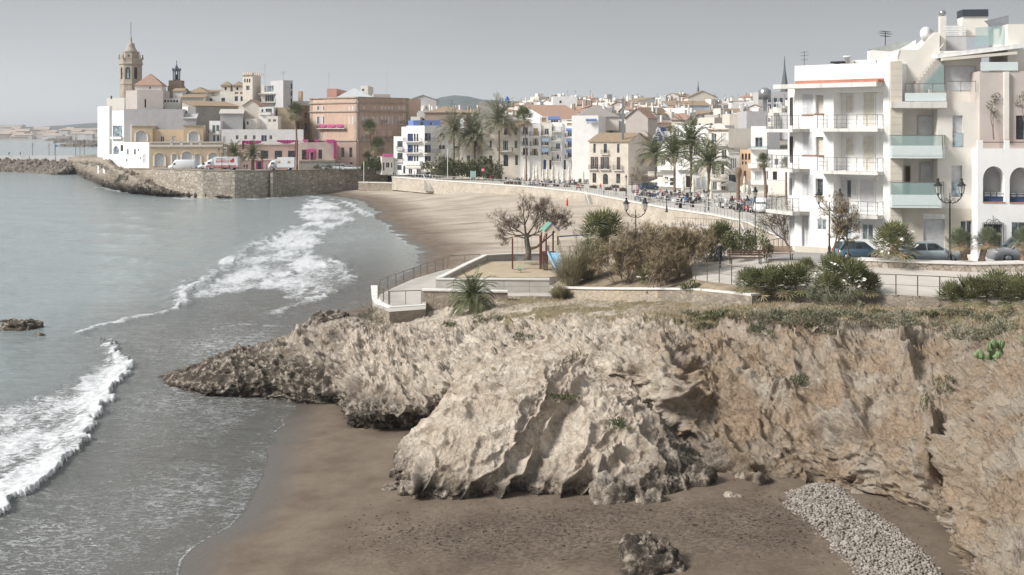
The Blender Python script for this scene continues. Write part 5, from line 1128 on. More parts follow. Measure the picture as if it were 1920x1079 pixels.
# terrace slab + panels + railing
m = MB(); ut = fM.hit(1772, 200)[0]; fM.box(m, 0, ut, fM.hit(1700, 203)[1], fM.hit(1700, 191)[1], -.3, .55); pb(m, 'terrace_slab', stucco('weathered_render', (.66, .64, .60)), root)
m = MB(); fM.box(m, fM.hit(1695, 180)[0], fM.hit(1772, 200)[0], fM.hit(1700, 190)[1], fM.hit(1700, 175)[1], .3, .36); pb(m, 'white_panel', WHPAN, root)
def line_rail(fc, root, px0, px1, py0, py1, n, glass=None, k=4):
    u0, z1 = fc.hit(px0, py0); u1, _ = fc.hit(px1, py0); _, z0 = fc.hit(px0, py1); r_ = MB(); r_.bar(fc.W(u0, z1, n), fc.W(u1, z1, n), .045)
    for i in range(k+1): u = u0+(u1-u0)*i/k; r_.bar(fc.W(u, z0, n), fc.W(u, z1, n), .035)
    o = pb(r_, 'railing', STEELR, root)
    if glass: g = MB(); g.quad(fc.W(u0, z0, n+.01), fc.W(u1, z0, n+.01), fc.W(u1, z1-.04, n+.01), fc.W(u0, z1-.04, n+.01)); pb(g, 'glass_panel', glass, o)
line_rail(fM, root, 1696, 1772, 158, 175, .33, CLEARG, 3); line_rail(fM, root, 1774, 1830, 153, 173, -.05, CLEARG, 2)
# upper storey set back with shutter, canopy
f5 = Fac(fM.W(fM.hit(1762, 150)[0], 0, -2.0)[:2], fM.W(fM.L+6, 0, -2.0)[:2])
def b5(px0, px1, py0, py1, n0, n1, mat, name):
    u0, z1 = f5.hit(px0, py0); u1, _ = f5.hit(px1, py0); _, z0 = f5.hit(px0, py1); m = MB(); f5.box(m, u0, u1, z0, z1, n0, n1); return pb(m, name, mat, root)
b5(1762, 1840, 96, 212, -6, 0, WARM, 'upper_wall'); proud(f5, (1772, 126, 1828, 170), SHW, 'roller_shutter', 12)
m = MB(); uA, zA_ = f5.hit(1752, 108); uB, _ = f5.hit(1913, 90); zB_ = zA_+.75
def slantslab(u0, u1, z0, z1, th, n0, n1): 
    vs = [f5.W(u, z, n) for u, z, n in ((u0, z0-th, n1), (u1, z1-th, n1), (u1, z1-th, n0), (u0, z0-th, n0), (u0, z0, n1), (u1, z1, n1), (u1, z1, n0), (u0, z0, n0))]
    m.add(vs, [(3, 2, 1, 0), (4, 5, 6, 7), (0, 1, 5, 4), (1, 2, 6, 5), (2, 3, 7, 6), (3, 0, 4, 7)])
slantslab(uA, uB, f5.hit(1752, 103)[1], f5.hit(1913, 83)[1], .32, -5.5, .9); pb(m, 'roof_canopy', FRAMEW, root)
m = MB(); slantslab(f5.hit(1759, 1)[0], f5.hit(1897, 1)[0], f5.hit(1759, 111)[1], f5.hit(1897, 99)[1], .2, .3, 1.3); pb(m, 'awning', AWNC, root)
b5(1771, 1781, 56, 96, -5, -1.2, WARM, 'roof_wall'); b5(1782, 1834, 62, 92, -3.4, -3.2, GREYW, 'roof_panel')
m = MB(); u0, _ = f5.hit(1782, 60); u1, _ = f5.hit(1833, 60)
for i in range(6): z = f5.hit(1782, 61-i*3.4)[1]; f5.box(m, u0, u1, z, z+.09, -3.3, -3.15)
pb(m, 'louvre', FRAMEW, root); g = MB(); u0, z1 = f5.hit(1836, 50); u1, z0 = f5.hit(1892, 86); g.quad(f5.W(u0, z0, -1), f5.W(u1, z0+.2, -1), f5.W(u1, z1+.12, -1), f5.W(u0, z1, -1)); pb(g, 'glass_screen', TINTG, root)
b5(1892, 1925, 45, 140, -5, -.3, WARM, 'roof_wall'); b5(1829, 1878, 23, 60, -5, -3.5, WARM, 'chimney'); b5(1788, 1800, 21, 50, -4.5, -3.9, WARM, 'chimney')
m = MB(); u0, _ = f5.hit(1828, 20); u1, _ = f5.hit(1879, 20)
for i in range(6): z = f5.hit(1829, 23-i*2.4)[1]; f5.box(m, u0, u1, z, z+.07, -5.05, -3.4)
f5.box(m, u0+.1, u1-.1, f5.hit(1829, 23)[1], f5.hit(1829, 10)[1], -4.9, -3.6); pb(m, 'chimney_cap', plain('slate_louvre', (.07, .08, .10), .5), root)
u, z = f5.hit(1794, 20); m = MB(); p_ = f5.W(u, z, -4.2); m.lathe((p_[0], p_[1], p_[2]), [(.12, 0), (.24, .12), (.27, .25), (.2, .4), (.0, .5)], 10); pb(m, 'cowl', plain('steel', (.35, .35, .36), .3, metal=.7), root)
# stair wall on the left: back wall, steps, glass
fS = Fac(fM.W(0, 0, -2.6)[:2], fM.W(fM.L, 0, -2.6)[:2]); m = MB()
def poly(fc, pts, n0, n1, m):
    v = [fc.hit(*p_) for p_ in pts]; k = len(v); vs = [fc.W(u, z, n1) for u, z in v]+[fc.W(u, z, n0) for u, z in v]; m.add(vs, [tuple(range(k-1, -1, -1)), tuple(range(k, 2*k))]+[(i, (i+1) % k, k+(i+1) % k, k+i) for i in range(k)])
poly(fS, [(1681, 180), (1684, 93), (1722, 93), (1753, 61), (1762, 61), (1762, 180)], -3, 0, m); pb(m, 'stair_wall', TAUPE if False else WARM, root)
m = MB(); poly(fS, [(1676, 116), (1684, 92), (1687, 94), (1680, 116)], 0.01, .05, m); poly(fS, [(1645, 90), (1693, 75), (1727, 75), (1735, 70), (1735, 118), (1645, 118)], -4, -3.02, m)
pb(m, 'rear_wall', WHITE, root); m = MB(); poly(fS, [(1646, 88), (1700, 72), (1727, 74), (1693, 92)], -4.2, -3.0, m); pb(m, 'rear_roof', plain('zinc_roof', (.34, .36, .35), .5), root)
m = MB(); k = 11
for i in range(k):
    px = 1710+i*4.7; u, z = fS.hit(px, 158-i*5.9); u2, _ = fS.hit(px+5.2, 150); z0 = zT-.3; fS.box(m, u, u2, z0, z, .02, 1.1)
st = pb(m, 'stairs', CONC, root); m = MB(); a_, z0 = fS.hit(1725, 132); b_, z1 = fS.hit(1762, 84); m.bar(fS.W(a_, z0, 1.12), fS.W(b_, z1, 1.12), .05); pb(m, 'handrail', FRAMEW, root)
g = MB(); v = [fS.hit(*p_) for p_ in ((1724, 172), (1763, 172), (1763, 116), (1724, 158))]; g.add([fS.W(u, z, 1.16) for u, z in v], [(0, 1, 2, 3)]); pb(g, 'stair_glass', TINTG, root)
p_ = P(1735, 67, 87); m = MB(); m.lathe((0, 0, 0), [(.02, 0), (.3, .04), (.55, .14), (.62, .22)], 16); o = m.build('satellite_dish', FRAMEW); o.location = p_; o.rotation_euler = (R(80), R(-25), R(20)); tag(o, 'white satellite dish on top of the stair wall', 'satellite dish')
# terrace furniture
def chair(x, y, z, rz, mat, label, group, name='chair'):
    root = empty(name, (x, y, z), rz, label, 'chair', group); m = MB(); m.box((0, 0, .44), (.45, .45, .05)); m.build('seat', mat, root); m = MB(); m.box((0, .22, .68), (.43, .05, .42)); m.build('backrest', mat, root)
    for a in (-1, 1):
        for b in (-1, 1): m = MB(); m.bar((a*.19, b*.19, 0), (a*.19, b*.19, .42), .04); m.build('leg', mat, root)
    return root
x, y, z = fM.W(fM.hit(1757, 170)[0], zT+.05, -1.2); chair(x, y, zT, .4, FRAMEW, 'white chair on the terrace below the outdoor stair', None)
# right taupe wall block and the arch house
root = empty('house_block', (36, 88, 8), 0, 'tall taupe rendered block with climbing plant above the arched house', 'building')
fT = Fac((XA(1837, 83.4), 83.4), (XA(1960, 83), 83)); fT.holes = []
window(fT, root, fT.rect((1905, 217, 1945, 262)), 'd', .5)
zz = fT.hit(1850, 134)[1]; q = fT.W(fT.L, 0, -9)[:2], fT.W(0, 0, -9)[:2]; wallbox(root, fT, [tuple(fT.p0), tuple(fT.p1), *q], 7, zz, TAUPE, None, .3, {0: fT})
m = MB(); u0, _ = fT.hit(1881, 100); u1, _ = fT.hit(1890, 100); fT.box(m, u0, u1, fT.hit(1880, 262)[1], zz-.05, .01, .25); pb(m, 'pilaster', WARM, root)
m = MB(); fT.box(m, fT.hit(1837, 1)[0]+.05, fT.hit(1908, 1)[0], fT.hit(1850, 133.5)[1]+.02, fT.hit(1850, 117)[1], .02, .08); pb(m, 'parapet_panel', WHPAN, root)
m = MB(); poly(fT, [(1878, 30), (1925, 19), (1925, 44), (1895, 46)], -4, -3.8, m); pb(m, 'roof_screen', plain('grey_mesh', (.25, .26, .27), .7), root)
root = empty('arched_house', (36, 84, 8), 0, 'white house with two round arches and a terrace parapet, at the right edge', 'building')
fA = Fac((XA(1833, 82.2), 82.2), (XA(2000, 81.6), 81.6)); fA.holes = []
for a in ((1843, 312, 1884, 379), (1893, 314, 1935, 380)):
    u0, u1, z0, z1 = fA.rect(a); fA.holes.append((u0, u1, z0, z1, 1.1, 1.25)); m = MB(); m.bar(fA.W(u0, z0+.55, -.2), fA.W(u1, z0+.55, -.2), .05); pb(m, 'rail', IRON, root); m = MB(); fA.box(m, u0+.1, u1, z0+.02, z0+.35, -.9, -.35); pb(m, 'cushion', plain('navy_cushion', (.05, .08, .16), .8), root)
    m = MB(); fA.box(m, u0-.03, u1+.03, z0-.05, z0+.005, -.9, .06); pb(m, 'sill', plain('terracotta_band', (.44, .19, .14), .8), root)
    for j in range(3): m = MB(); fA.box(m, u0+.35+j*.42, u0+.7+j*.42, z0+.35, z0+.62, -.95, -.75); pb(m, 'pillow', FRAMEW, root)
window(fA, root, fA.rect((1844, 420, 1880, 474)), 'g', .2); window(fA, root, fA.rect((1897, 417, 1925, 480)), 'g', .3, name='door', pane=GLASSL)
za = fA.hit(1850, 279)[1]; zp = fA.hit(1850, 263)[1]; wallbox(root, fA, [tuple(fA.p0), tuple(fA.p1), fA.W(fA.L, 0, -1.1)[:2], fA.W(0, 0, -1.1)[:2]], 7, za, WHITE, plain('terracotta_band', (.44, .19, .14), .8), .01, {0: fA})
m = MB(); fA.box(m, 0, fA.L, 7, za-.02, -4, -1.103); pb(m, 'back_wall', WHITE, root)
m = MB()
for a, b in ((1833.3, 1843), (1884, 1893), (1935, 1945)): u0, u1 = fA.hit(a, 270)[0], fA.hit(b, 270)[0]; fA.box(m, u0, u1, za+.003, zp, -.3, -.01)
pb(m, 'parapet_pier', WHITE, root); m = MB()
for a, b in ((1843, 1884), (1893, 1935)): m.bar(fA.W(fA.hit(a, 1)[0], zp-.15, -.15), fA.W(fA.hit(b, 1)[0], zp-.15, -.15), .05)
pb(m, 'terrace_rail', IRON, root)
m = MB(); u0, u1, z0, z1 = fA.rect((1842, 418, 1881, 476))
for i in range(12): u = u0+(u1-u0)*i/11; m.bar(fA.W(u, z0, .1), fA.W(u, z1, .1), .028)
for z in (z0, z1, z1-.3): m.bar(fA.W(u0, z, .1), fA.W(u1, z, .1), .03)
uc = (u0+u1)/2; m.tube([fA.W(uc-.5, z1, .1), fA.W(uc-.3, z1+.25, .1), fA.W(uc, z1+.12, .1), fA.W(uc+.3, z1+.25, .1), fA.W(uc+.5, z1, .1)], .02, 4); m.bar(fA.W(uc, z1, .1), fA.W(uc, z1+.5, .1), .03); pb(m, 'window_grille', IRON, root)
# climbing plant, pots
def bush(name, label, x, y, z, rx, ry, h, seed, mat, n=900, L=.16, w_=.03, cat='shrub', group=None, blade=False):
    o = shrub_mesh(seed, rx, ry, h, n, L, w_, .2, blade).build(name, mat); o.location = (x, y, z); return tag(o, label, cat, group)
def thin_plant(name, label, x, y, z, h, seed):
    r_ = random.Random(seed); root = empty(name, (x, y, z), 0, label, 'climbing plant'); m = MB(); tips = []
    branch(m, (0, 0, 0), (0, 0, 1), h*.4, .05, 3, r_, .5, tips, .1, 3, (1, 2), .7); m.build('stem', BARK, root); l = MB()
    for p_, d in tips:
        for i in range(12): twig_leaf(l, p_+Vector((r_.uniform(-.2, .2), r_.uniform(-.1, .1), r_.uniform(-.2, .2))), r_, .16, .05)
    l.build('foliage', SHRUBG, root)
def twig_leaf(mb, p, r_, l, w_):
    d = Vector((r_.uniform(-1, 1), r_.uniform(-1, 1), r_.uniform(-.6, 1))).normalized(); s = d.orthogonal().normalized()*w_; p = Vector(p); mb.add([tuple(p), tuple(p+d*l*.5+s), tuple(p+d*l), tuple(p+d*l*.5-s)], [(0, 1, 2, 3)])
p_ = fT.W(fT.hit(1860, 1)[0], fT.hit(1860, 262)[1], .4); thin_plant('climbing_plant', 'leafy climber against the taupe wall, left of the pilaster', *p_, 3.2, 3)
p_ = fT.W(fT.hit(1916, 1)[0], fT.hit(1916, 262)[1], .4); thin_plant('climbing_plant', 'leafy climber over the dark window at the right edge', *p_, 3.2, 5)

# ---- cars near
CW = 80.6
car('car', 'light blue small car parked behind the fan palms below the apartment block', XA(1605, 84), 84, 7.8, R(186), (.16, .27, .36), 'small', sc_=.85)
car('car', 'pale silver blue sedan parked in front of the garage door', XA(1738, 80.6), 80.6, 7.93, R(183), (.42, .48, .50), 'sedan')
car('car', 'grey estate car with roof rails parked by the arched house', XA(1918, 80.2), 80.2, 7.98, R(2), (.34, .35, .37), 'suv')
lamp_post('street_lamp', 'tall double lantern lamp in front of the glass balcony building', XA(1781, 79.3), 79.3, 7.95, 5.6, 2, 0)
lamp_post('street_lamp', 'double lantern lamp with clear bulb before the white apartment block', XA(1555, 84.5), 84.5, 7.75, 5.1, 2, 0, sc_=.95)
lamp_post('street_lamp', 'double lantern lamp rising from the brown bushes beside the beach', XA(1192, 100), 100, 4.6, 6.45, 2, 0)
x, y, z = P(1387, 470, 122); lamp_post('street_lamp', 'double lantern lamp beside the beach stairs, above the round fan palms', x, y, 4.4, 5.6, 2, 0)
x, y, z = P(1416, 455, 128); lamp_post('street_lamp', 'double lantern lamp right of the beach stairs', x, y, 4.6, 6.0, 2, R(75))
x, y, z = P(1552, 340, 84.5)

# ---- vegetation near
_sp = np.concatenate([SA.reshape(-1, 3)[::2], SB.reshape(-1, 3)[::2]]); _spx = _sp[:, 0]*F/_sp[:, 1]+CX; _spy = HY+(CZ-_sp[:, 2])*F/_sp[:, 1]
def surf(px, py, Y):
    k = (np.abs(_spx-px) < 4) & (np.abs(_spy-py) < 4) & (np.abs(_sp[:, 1]-Y) < 9)
    if not k.any(): return P(px, py, Y)
    c = _sp[k]; return tuple(c[c[:, 1].argmin()])
fan_a = fan_crown(1, 58, .74, .85, -.5, 6, nbl=12).mesh('fan_clump', [FANG, PALMDRY]); fan_b = fan_crown(2, 50, .72, .85, -.35, 4, nbl=12).mesh('fan_clump', [FANG, PALMDRY]); fan_s = fan_crown(5, 64, .6, .7, -.6, 12).mesh('fan_head', [PALMS, PALMDRY])
def fanpalm(label, px, py, Y, s, crown, trunk=0., lean=(0, 0), flowers=0, group='fan palms', name='fan_palm', cat='fan palm', zz=None):
    x, y, z = P(px, py, Y); root = empty(name, (x, y, z), 0, label, cat, group); c = link('crown', crown, None, root); c.location = (lean[0], lean[1], trunk+.1); c.scale = (s, s, s*.95); c.rotation_euler = (0, 0, px*.37)
    if trunk > 0: palm_trunk(trunk+.15, .2*s, .24*s, 0, lean, 8).build('trunk', PBARK, root)
    if flowers:
        r_ = random.Random(int(px)); m = MB()
        for i in range(flowers):
            a = r_.uniform(3.2, 6.2); e_ = r_.uniform(-.1, .9); d = Vector((math.cos(a)*math.cos(e_), math.sin(a)*math.cos(e_), math.sin(e_)))*s*r_.uniform(.7, 1.15); c0 = d+Vector((lean[0], lean[1], trunk+.1))
            for j in range(4): twig_leaf(m, c0+Vector((r_.uniform(-.12, .12),)*3), r_, .22*s, .06*s)
        m.build('blossom', WHB, root)
    return root
fanpalm('round fan palm with white blossoms in front of the apartment block', 1676, 480, 78.5, 1.35, fan_a, .5, (0, 0), 13)
fanpalm('left of two short trunked fan palms by the tall lamp', 1808, 488, 78.2, 1.0, fan_s, 1.0, (-.25, 0)); fanpalm('right of two short trunked fan palms by the tall lamp, leaning right', 1841, 490, 78.0, .95, fan_s, 1.15, (.45, 0))
fanpalm('fan palm at the right edge in front of the grey car', 1919, 492, 77.5, .95, fan_s, 1.3, (.1, 0))
for i, (px, py, Y, s, lb) in enumerate([(1408, 540, 73.5, .95, 'bushy fan palm, leftmost of the green clump on the cliff path'), (1448, 542, 73, 1.1, 'bushy fan palm in the middle of the left green clump'), (1487, 538, 73.2, 1.15, 'bushy fan palm at the right of the left green clump'),
     (1565, 520, 72.5, 1.1, 'tall fan palm with white blossoms in the right green clump'), (1600, 538, 71.8, 1.25, 'wide fan palm in the middle of the right green clump'), (1553, 548, 70.5, .9, 'low fan palm at the front of the right green clump'), (1628, 545, 71.5, .85, 'small fan palm at the right end of the right green clump'),
     (1785, 565, 68.5, .85, 'small fan palm at the left of the clump near the right edge'), (1825, 562, 68, 1.05, 'wide fan palm in the clump near the right edge'), (1872, 560, 67.5, 1.2, 'big fan palm in the clump near the right edge'), (1920, 565, 66, 1.2, 'fan palm cut by the right edge of the picture'),
     (1512, 512, 75.5, .7, 'small fan palm standing between the two green clumps')]):
    fanpalm(lb, px, py, Y, s*1.0, [fan_a, fan_b][i % 2], .0, (0, 0), 14 if i in (3, 4) else 0)
fanpalm('broad fan palm behind the walking person', 1352, 468, 88, 1.15, fan_b, .6); fanpalm('tall dark fan palm among the brown bushes by the playground', 1132, 478, 93, 1.75, fan_a, 1.3); fanpalm('low dark fan palm in front of the tall one in the bushes', 1110, 500, 92, 1.25, fan_b, .5); fanpalm('fan palm with pale blossoms low in the brown bushes', 1215, 528, 84, .8, fan_b, .2, (0, 0), 12)
fp = feather_palm_mesh(9, 2.2, 64, 1.4, -.35, 1.3, nl=24, ll=.42, lw=.035, dry=6).mesh('feather_crown', [PALMG, PALMDRY])
x, y, z = P(886, 580, 83.5); make_palm('young_palm', 'young feather palm beside the lookout deck', x, y, z, .7, fp, None, .22, .2, scale=1.0)
for i, (lb, px, py, Y, rx, ry, h, mat, n, L, w_) in enumerate([
    ('dark round shrub between the person and the bench', 1378, 474, 86, 1.2, 1, 1.7, SHRUBG, 1500, .2, .05), ('oleander with pale flowers beside the bench', 1422, 484, 84, 1.2, .9, 2.2, SHRUBG, 1300, .22, .04),
    ('grey leaved shrub in front of the right palm clump', 1578, 572, 69.5, 1.2, .7, 1.2, SHRUBGR, 1200, .22, .02), ('grey green weed in front of the right palm clump', 1540, 560, 70, .8, .6, .9, SHRUBGR, 800, .2, .02),
    ('dark creeping shrub hanging over the cliff edge below the dry stone wall', 1345, 598, 67.5, 1.6, .8, .5, SHRUBG, 1100, .12, .03), ('olive shrub on the cliff edge right of the dry stone wall', 1440, 605, 66.3, 1.3, .8, .9, SHRUBGR, 1200, .13, .03),
    ('long spreading shrub at the middle of the cliff edge', 1570, 610, 65, 2.6, .9, .9, SHRUBGR, 2200, .13, .028), ('small shrub on the cliff edge below the rail', 1500, 600, 66, 1.0, .6, .6, SHRUBG, 600, .12, .03), ('wispy shrub at the cliff top right of the middle', 1690, 605, 64, 1.3, .8, .6, SHRUBGR, 700, .14, .02),
    ('shrub spilling over the cliff above the cactus', 1850, 640, 58.5, 2.0, 1.2, 1.3, SHRUBGR, 1700, .15, .03), ('dark shrub clinging low on the cliff at the right edge', 1905, 850, 42.5, 1.0, .6, 1.1, SHRUBG, 1300, .12, .03), ('small dark bush in a cleft of the cliff face', 1500, 718, 59.3, .5, .4, .7, SHRUBG, 400, .12, .03),
    ('tuft of green hanging on the cliff face near the right', 1770, 730, 55.2, .5, .4, .8, SHRUBG, 350, .13, .02), ('tiny tuft high on the cliff face', 1738, 775, 54, .25, .25, .8, SHRUBG, 200, .12, .02), ('small dark shrub under the lookout deck wall', 700, 612, 84.5, 1.3, .8, 1.5, SHRUBGR, 1000, .16, .02),
    ('low shrub right of the young feather palm', 920, 600, 80, 1.2, .8, .6, SHRUBGR, 800, .13, .03), ('dark weed growing on the top of the rock outcrop', 1052, 745, 60.2, .9, .5, .4, SHRUBG, 600, .1, .03), ('weed patch on the outcrop beside the cave', 1158, 800, 57, .6, .5, .5, SHRUBG, 500, .1, .03), ('little weed on the rock slope below the playground', 985, 632, 72, .7, .5, .5, SHRUBGR, 400, .12, .03),
    ('green weed at the edge of the planting bed by the path', 1298, 545, 78, .9, .6, .7, SHRUBG, 700, .15, .03), ('small dark bush below the lookout wall on the rocks', 838, 612, 78, .6, .4, .5, SHRUBG, 300, .12, .03)]):
    x, y, z = surf(px, py, Y); bush('shrub', lb, x, y, z-.1, rx, ry, h, 30+i, mat, n, L, w_)
r_ = random.Random(99)
for i in range(34):
    px = 1300+i*18+r_.uniform(-8, 8); py = 588+r_.uniform(-4, 34)*(1 if i % 3 else .3); x, y, z = surf(px, py, 65); s_ = r_.uniform(.5, 1.25)
    bush('low_shrub', ['low grey green shrub fringing the cliff edge', 'dark green tuft fringing the cliff edge'][i % 2], x, y+.1, z-.12, s_*.9, s_*.5, s_*.55, 300+i, [SHRUBGR, SHRUBG, DRYG][i % 3 if i % 2 else 0], 420, .12, .022, 'shrub', 'low shrubs fringing the cliff edge')
def bare_tree(name, label, px, py, Y, h, seed, lean=(0, 0, 1), L0=None, lvl=5, mat=None, tw=3, tl=.5, group=None, spread=.6, r0=.22, kids=(2, 3), up=.1):
    x, y, z = P(px, py, Y); r_ = random.Random(seed); root = empty(name, (x, y, z), 0, label, 'tree', group); m = MB(); tips = []
    branch(m, (0, 0, 0), lean, L0 or h*.34, r0, lvl, r_, spread, tips, up, 3, kids, .74); m.build('trunk', BARK, root); t_ = MB()
    for p_, d in tips: twig_tuft(t_, p_, r_, tw, tl, .015)
    t_.build('crown', mat or TWIG, root); return root
x, y, z = P(990, 489, 107); r_ = random.Random(3); root = empty('bare_tree', (x, y, z), 0, 'bare spreading tamarisk tree at the playground', 'tree'); m = MB(); tips = []
m.tube([(0, 0, 0), (.05, 0, .8), (-.1, 0, 1.7), (-.15, 0, 2.3)], [.36, .27, .24, .2], 9); m.tube([(0, 0, 1.0), (.8, -.1, 1.25), (1.6, .1, 1.9)], [.16, .12, .09], 6)
for b0, d, L, rd in (((-.15, 0, 2.2), (-.75, .2, .6), 1.5, .11), ((-.15, 0, 2.2), (-.2, -.3, 1), 1.5, .13), ((-.15, 0, 2.2), (.5, .3, .9), 1.5, .13), ((-.1, 0, 2.0), (-1, -.2, .15), 1.2, .1), ((1.6, .1, 1.9), (.9, .1, .7), 1.3, .09), ((1.4, .1, 1.8), (.4, -.2, 1), 1.4, .09), ((-.1, 0, 2.1), (.95, 0, .5), 1.6, .11)):
    branch(m, b0, d, L*.88, rd*.9, 5, r_, .62, tips, .04, 3, (2, 2), .74)
m.build('trunk', BARK, root); t_ = MB()
for p_, d in tips: twig_tuft(t_, p_, r_, 7, .5, .013)
t_.build('crown', TWIG, root)
x, y, z = P(1008, 455, 107); 
bare_tree('bare_tree', 'leaning bare tree at the corner of the apartment block', 1487, 478, 92, 4, 8, (-.35, 0, .8), 1.7, 5, TAMB, 4, .4, spread=.75, r0=.12, up=.02)
bare_tree('bare_tree', 'slim brown tamarisk beside the lamp at the apartment block', 1562, 478, 82.5, 4.2, 13, (.25, 0, 1), 1.5, 5, TAMB, 6, .38, spread=.7, r0=.09, up=.06)
bare_tree('bare_tree', 'small twin of the brown tamarisk, right of the lamp', 1590, 478, 82.5, 3.6, 17, (.0, 0, 1), 1.3, 5, TAMB, 6, .36, spread=.75, r0=.07, up=.06)
for i, (px, py, Y, s, lb) in enumerate([(1168, 540, 86, 1.0, 'brown feathery tamarisk bush right of the pampas grass'), (1205, 520, 90, 1.15, 'tall brown tamarisk bush below the lone lamp'), (1250, 530, 85, 1.15, 'wide rust brown tamarisk bush in the middle of the bed'), (1285, 525, 83, 1.05, 'rust brown tamarisk bush at the right of the bed'), (1228, 545, 81.5, .8, 'low rust brown tamarisk bush above the retaining wall'), (1303, 505, 88, .9, 'thin brown bush next to the walking person')]):
    x, y, z = P(px, py, Y); r_ = random.Random(50+i); root = empty('tamarisk_bush', (x, y, z-.2), 0, lb, 'bush', 'brown bushes behind the retaining wall'); m = MB(); tips = []
    for k in range(7): a = r_.uniform(0, 6.28); branch(m, (r_.uniform(-.7, .7), r_.uniform(-.4, .4), 0), (math.cos(a)*.5, math.sin(a)*.4, 1), 1.35*s, .045, 4, r_, .6, tips, .1, 2, (2, 3), .74, 4)
    m.build('stems', TWIG, root); t_ = MB()
    for p_, d in tips: twig_tuft(t_, p_, r_, 13, .42*s, .015)
    t_.build('foliage', TAMB, root)
for i, (px, py, Y, s, lb) in enumerate([(1068, 538, 89.5, 1.15, 'big pale pampas grass spilling over the retaining wall'), (1098, 520, 91, 1.2, 'pampas grass behind, next to the slide'), (1048, 565, 87.8, .55, 'drooping pampas blades at the left end of the retaining wall')]):
    x, y, z = P(px, py, Y); r_ = random.Random(70+i); m = MB()
    for k in range(1500):
        a = r_.uniform(0, 6.28); L = s*r_.uniform(1.4, 3.2); o = Vector((r_.uniform(-.5, .5)*s, r_.uniform(-.4, .4)*s, 0)); out = r_.uniform(.15, .75); pts = []
        s_ = Vector((-math.sin(a), math.cos(a), 0))*.018
        for q in range(4): t_ = q/3; pts.append(o+Vector((math.cos(a)*out*L*t_**1.4, math.sin(a)*out*L*t_**1.4, L*(t_-.45*out*t_*t_*1.6))))
        for q in range(3): m.add([tuple(pts[q]-s_), tuple(pts[q]+s_), tuple(pts[q+1]+s_*(.8-.27*q)), tuple(pts[q+1]-s_*(.8-.27*q))], [(0, 1, 2, 3)])
    for k in range(18 if i < 2 else 0):
        a = r_.uniform(0, 6.28); L = s*r_.uniform(2.8, 3.7); e_ = Vector((math.cos(a)*.25*L, math.sin(a)*.25*L, L*.92)); m.bar((0, 0, 0), tuple(e_), .014); 
        for q in range(24): c0 = e_*(1-.2*r_.random()); twig_tuft(m, c0, r_, 1, .22, .02)
    o = m.build('pampas_grass', PAMP); o.location = (x, y, z-.1); tag(o, lb, 'ornamental grass', 'pampas grass')
# dry grass cover on the headland top: one stuff object
gr = MB(); r_ = random.Random(5); pts_all = SA.reshape(-1, 3)[(rowt_ok := (np.linspace(0, 8, SA.shape[1])[None, :].repeat(SA.shape[0], 0).reshape(-1) > 5.7))]
gg = np.clip(grass.reshape(-1)[rowt_ok], 0, 1) if 'grass' in globals() else None
idx = [i for i in range(len(pts_all)) if True]; r_.shuffle(idx); cnt = 0
for i in idx:
    x, y, z = pts_all[i]
    if x < -3 or x > 26 or r_.random() > .35: continue
    n_ = perlin(np.array([[x*.5, y*.5, 3.]]))[0]
    if n_ < -.05: continue
    for k in range(4):
        a = r_.uniform(0, 6.28); l = r_.uniform(.06, .24)*(1+.8*n_); s_ = (-math.sin(a)*.01, math.cos(a)*.01); ox, oy = x+r_.uniform(-.15, .15), y+r_.uniform(-.15, .15)
        gr.add([(ox-s_[0], oy-s_[1], z), (ox+s_[0], oy+s_[1], z), (ox+math.cos(a)*l*.5, oy+math.sin(a)*l*.5, z+l)], [(0, 1, 2)])
    cnt += 1
    if cnt > 9000: break
tag(gr.build('dry_grass', DRYG), 'dry straw coloured grass on the headland', None, None, 'stuff')
# prickly pear
x, y, z = P(1903, 715, 50.5); root = empty('prickly_pear', (x, y, z), 0, 'prickly pear cactus at the right edge of the cliff top', 'cactus'); r_ = random.Random(3)
def pad(p_, ang, s, lvl, az):
    m = MB(); d = Vector((math.sin(ang), 0, math.cos(ang))); c = Vector(p_)+d*s*.5; ring = []
    vs = []; n = 12
    M_ = Matrix.Rotation(az, 3, 'Z')
    for layer, (w_, t_) in enumerate(((.0, -.07), (.8, -.06), (1, 0), (.8, .06), (0, .07))):
        for j in range(n):
            a = 2*math.pi*j/n; u, v_ = math.cos(a)*.36*w_*s, math.sin(a)*.55*w_*s; loc = Vector((u, t_*s*1.4, v_)); loc = Matrix.Rotation(ang, 3, 'Y') @ loc; vs.append(tuple(c+M_ @ loc-M_ @ Vector((0, 0, 0))))
    fs = [(i*n+j, i*n+(j+1) % n, (i+1)*n+(j+1) % n, (i+1)*n+j) for i in range(4) for j in range(n)]; m.add(vs, fs, True); m.build('pad', OLEAF, root)
    if lvl > 0:
        for k in range(r_.randint(1, 3)): na = ang+r_.uniform(-.9, .9); pad(tuple(c+(M_ @ Vector((math.sin(ang), 0, math.cos(ang))))*s*.42), na, s*r_.uniform(.8, .95), lvl-1, az+r_.uniform(-.6, .6))
for a, b in ((-.5, .2), (.1, -.3), (.6, .5), (-.9, 0)): pad((a*.5, b, 0), a*.8, .62, 3, b)
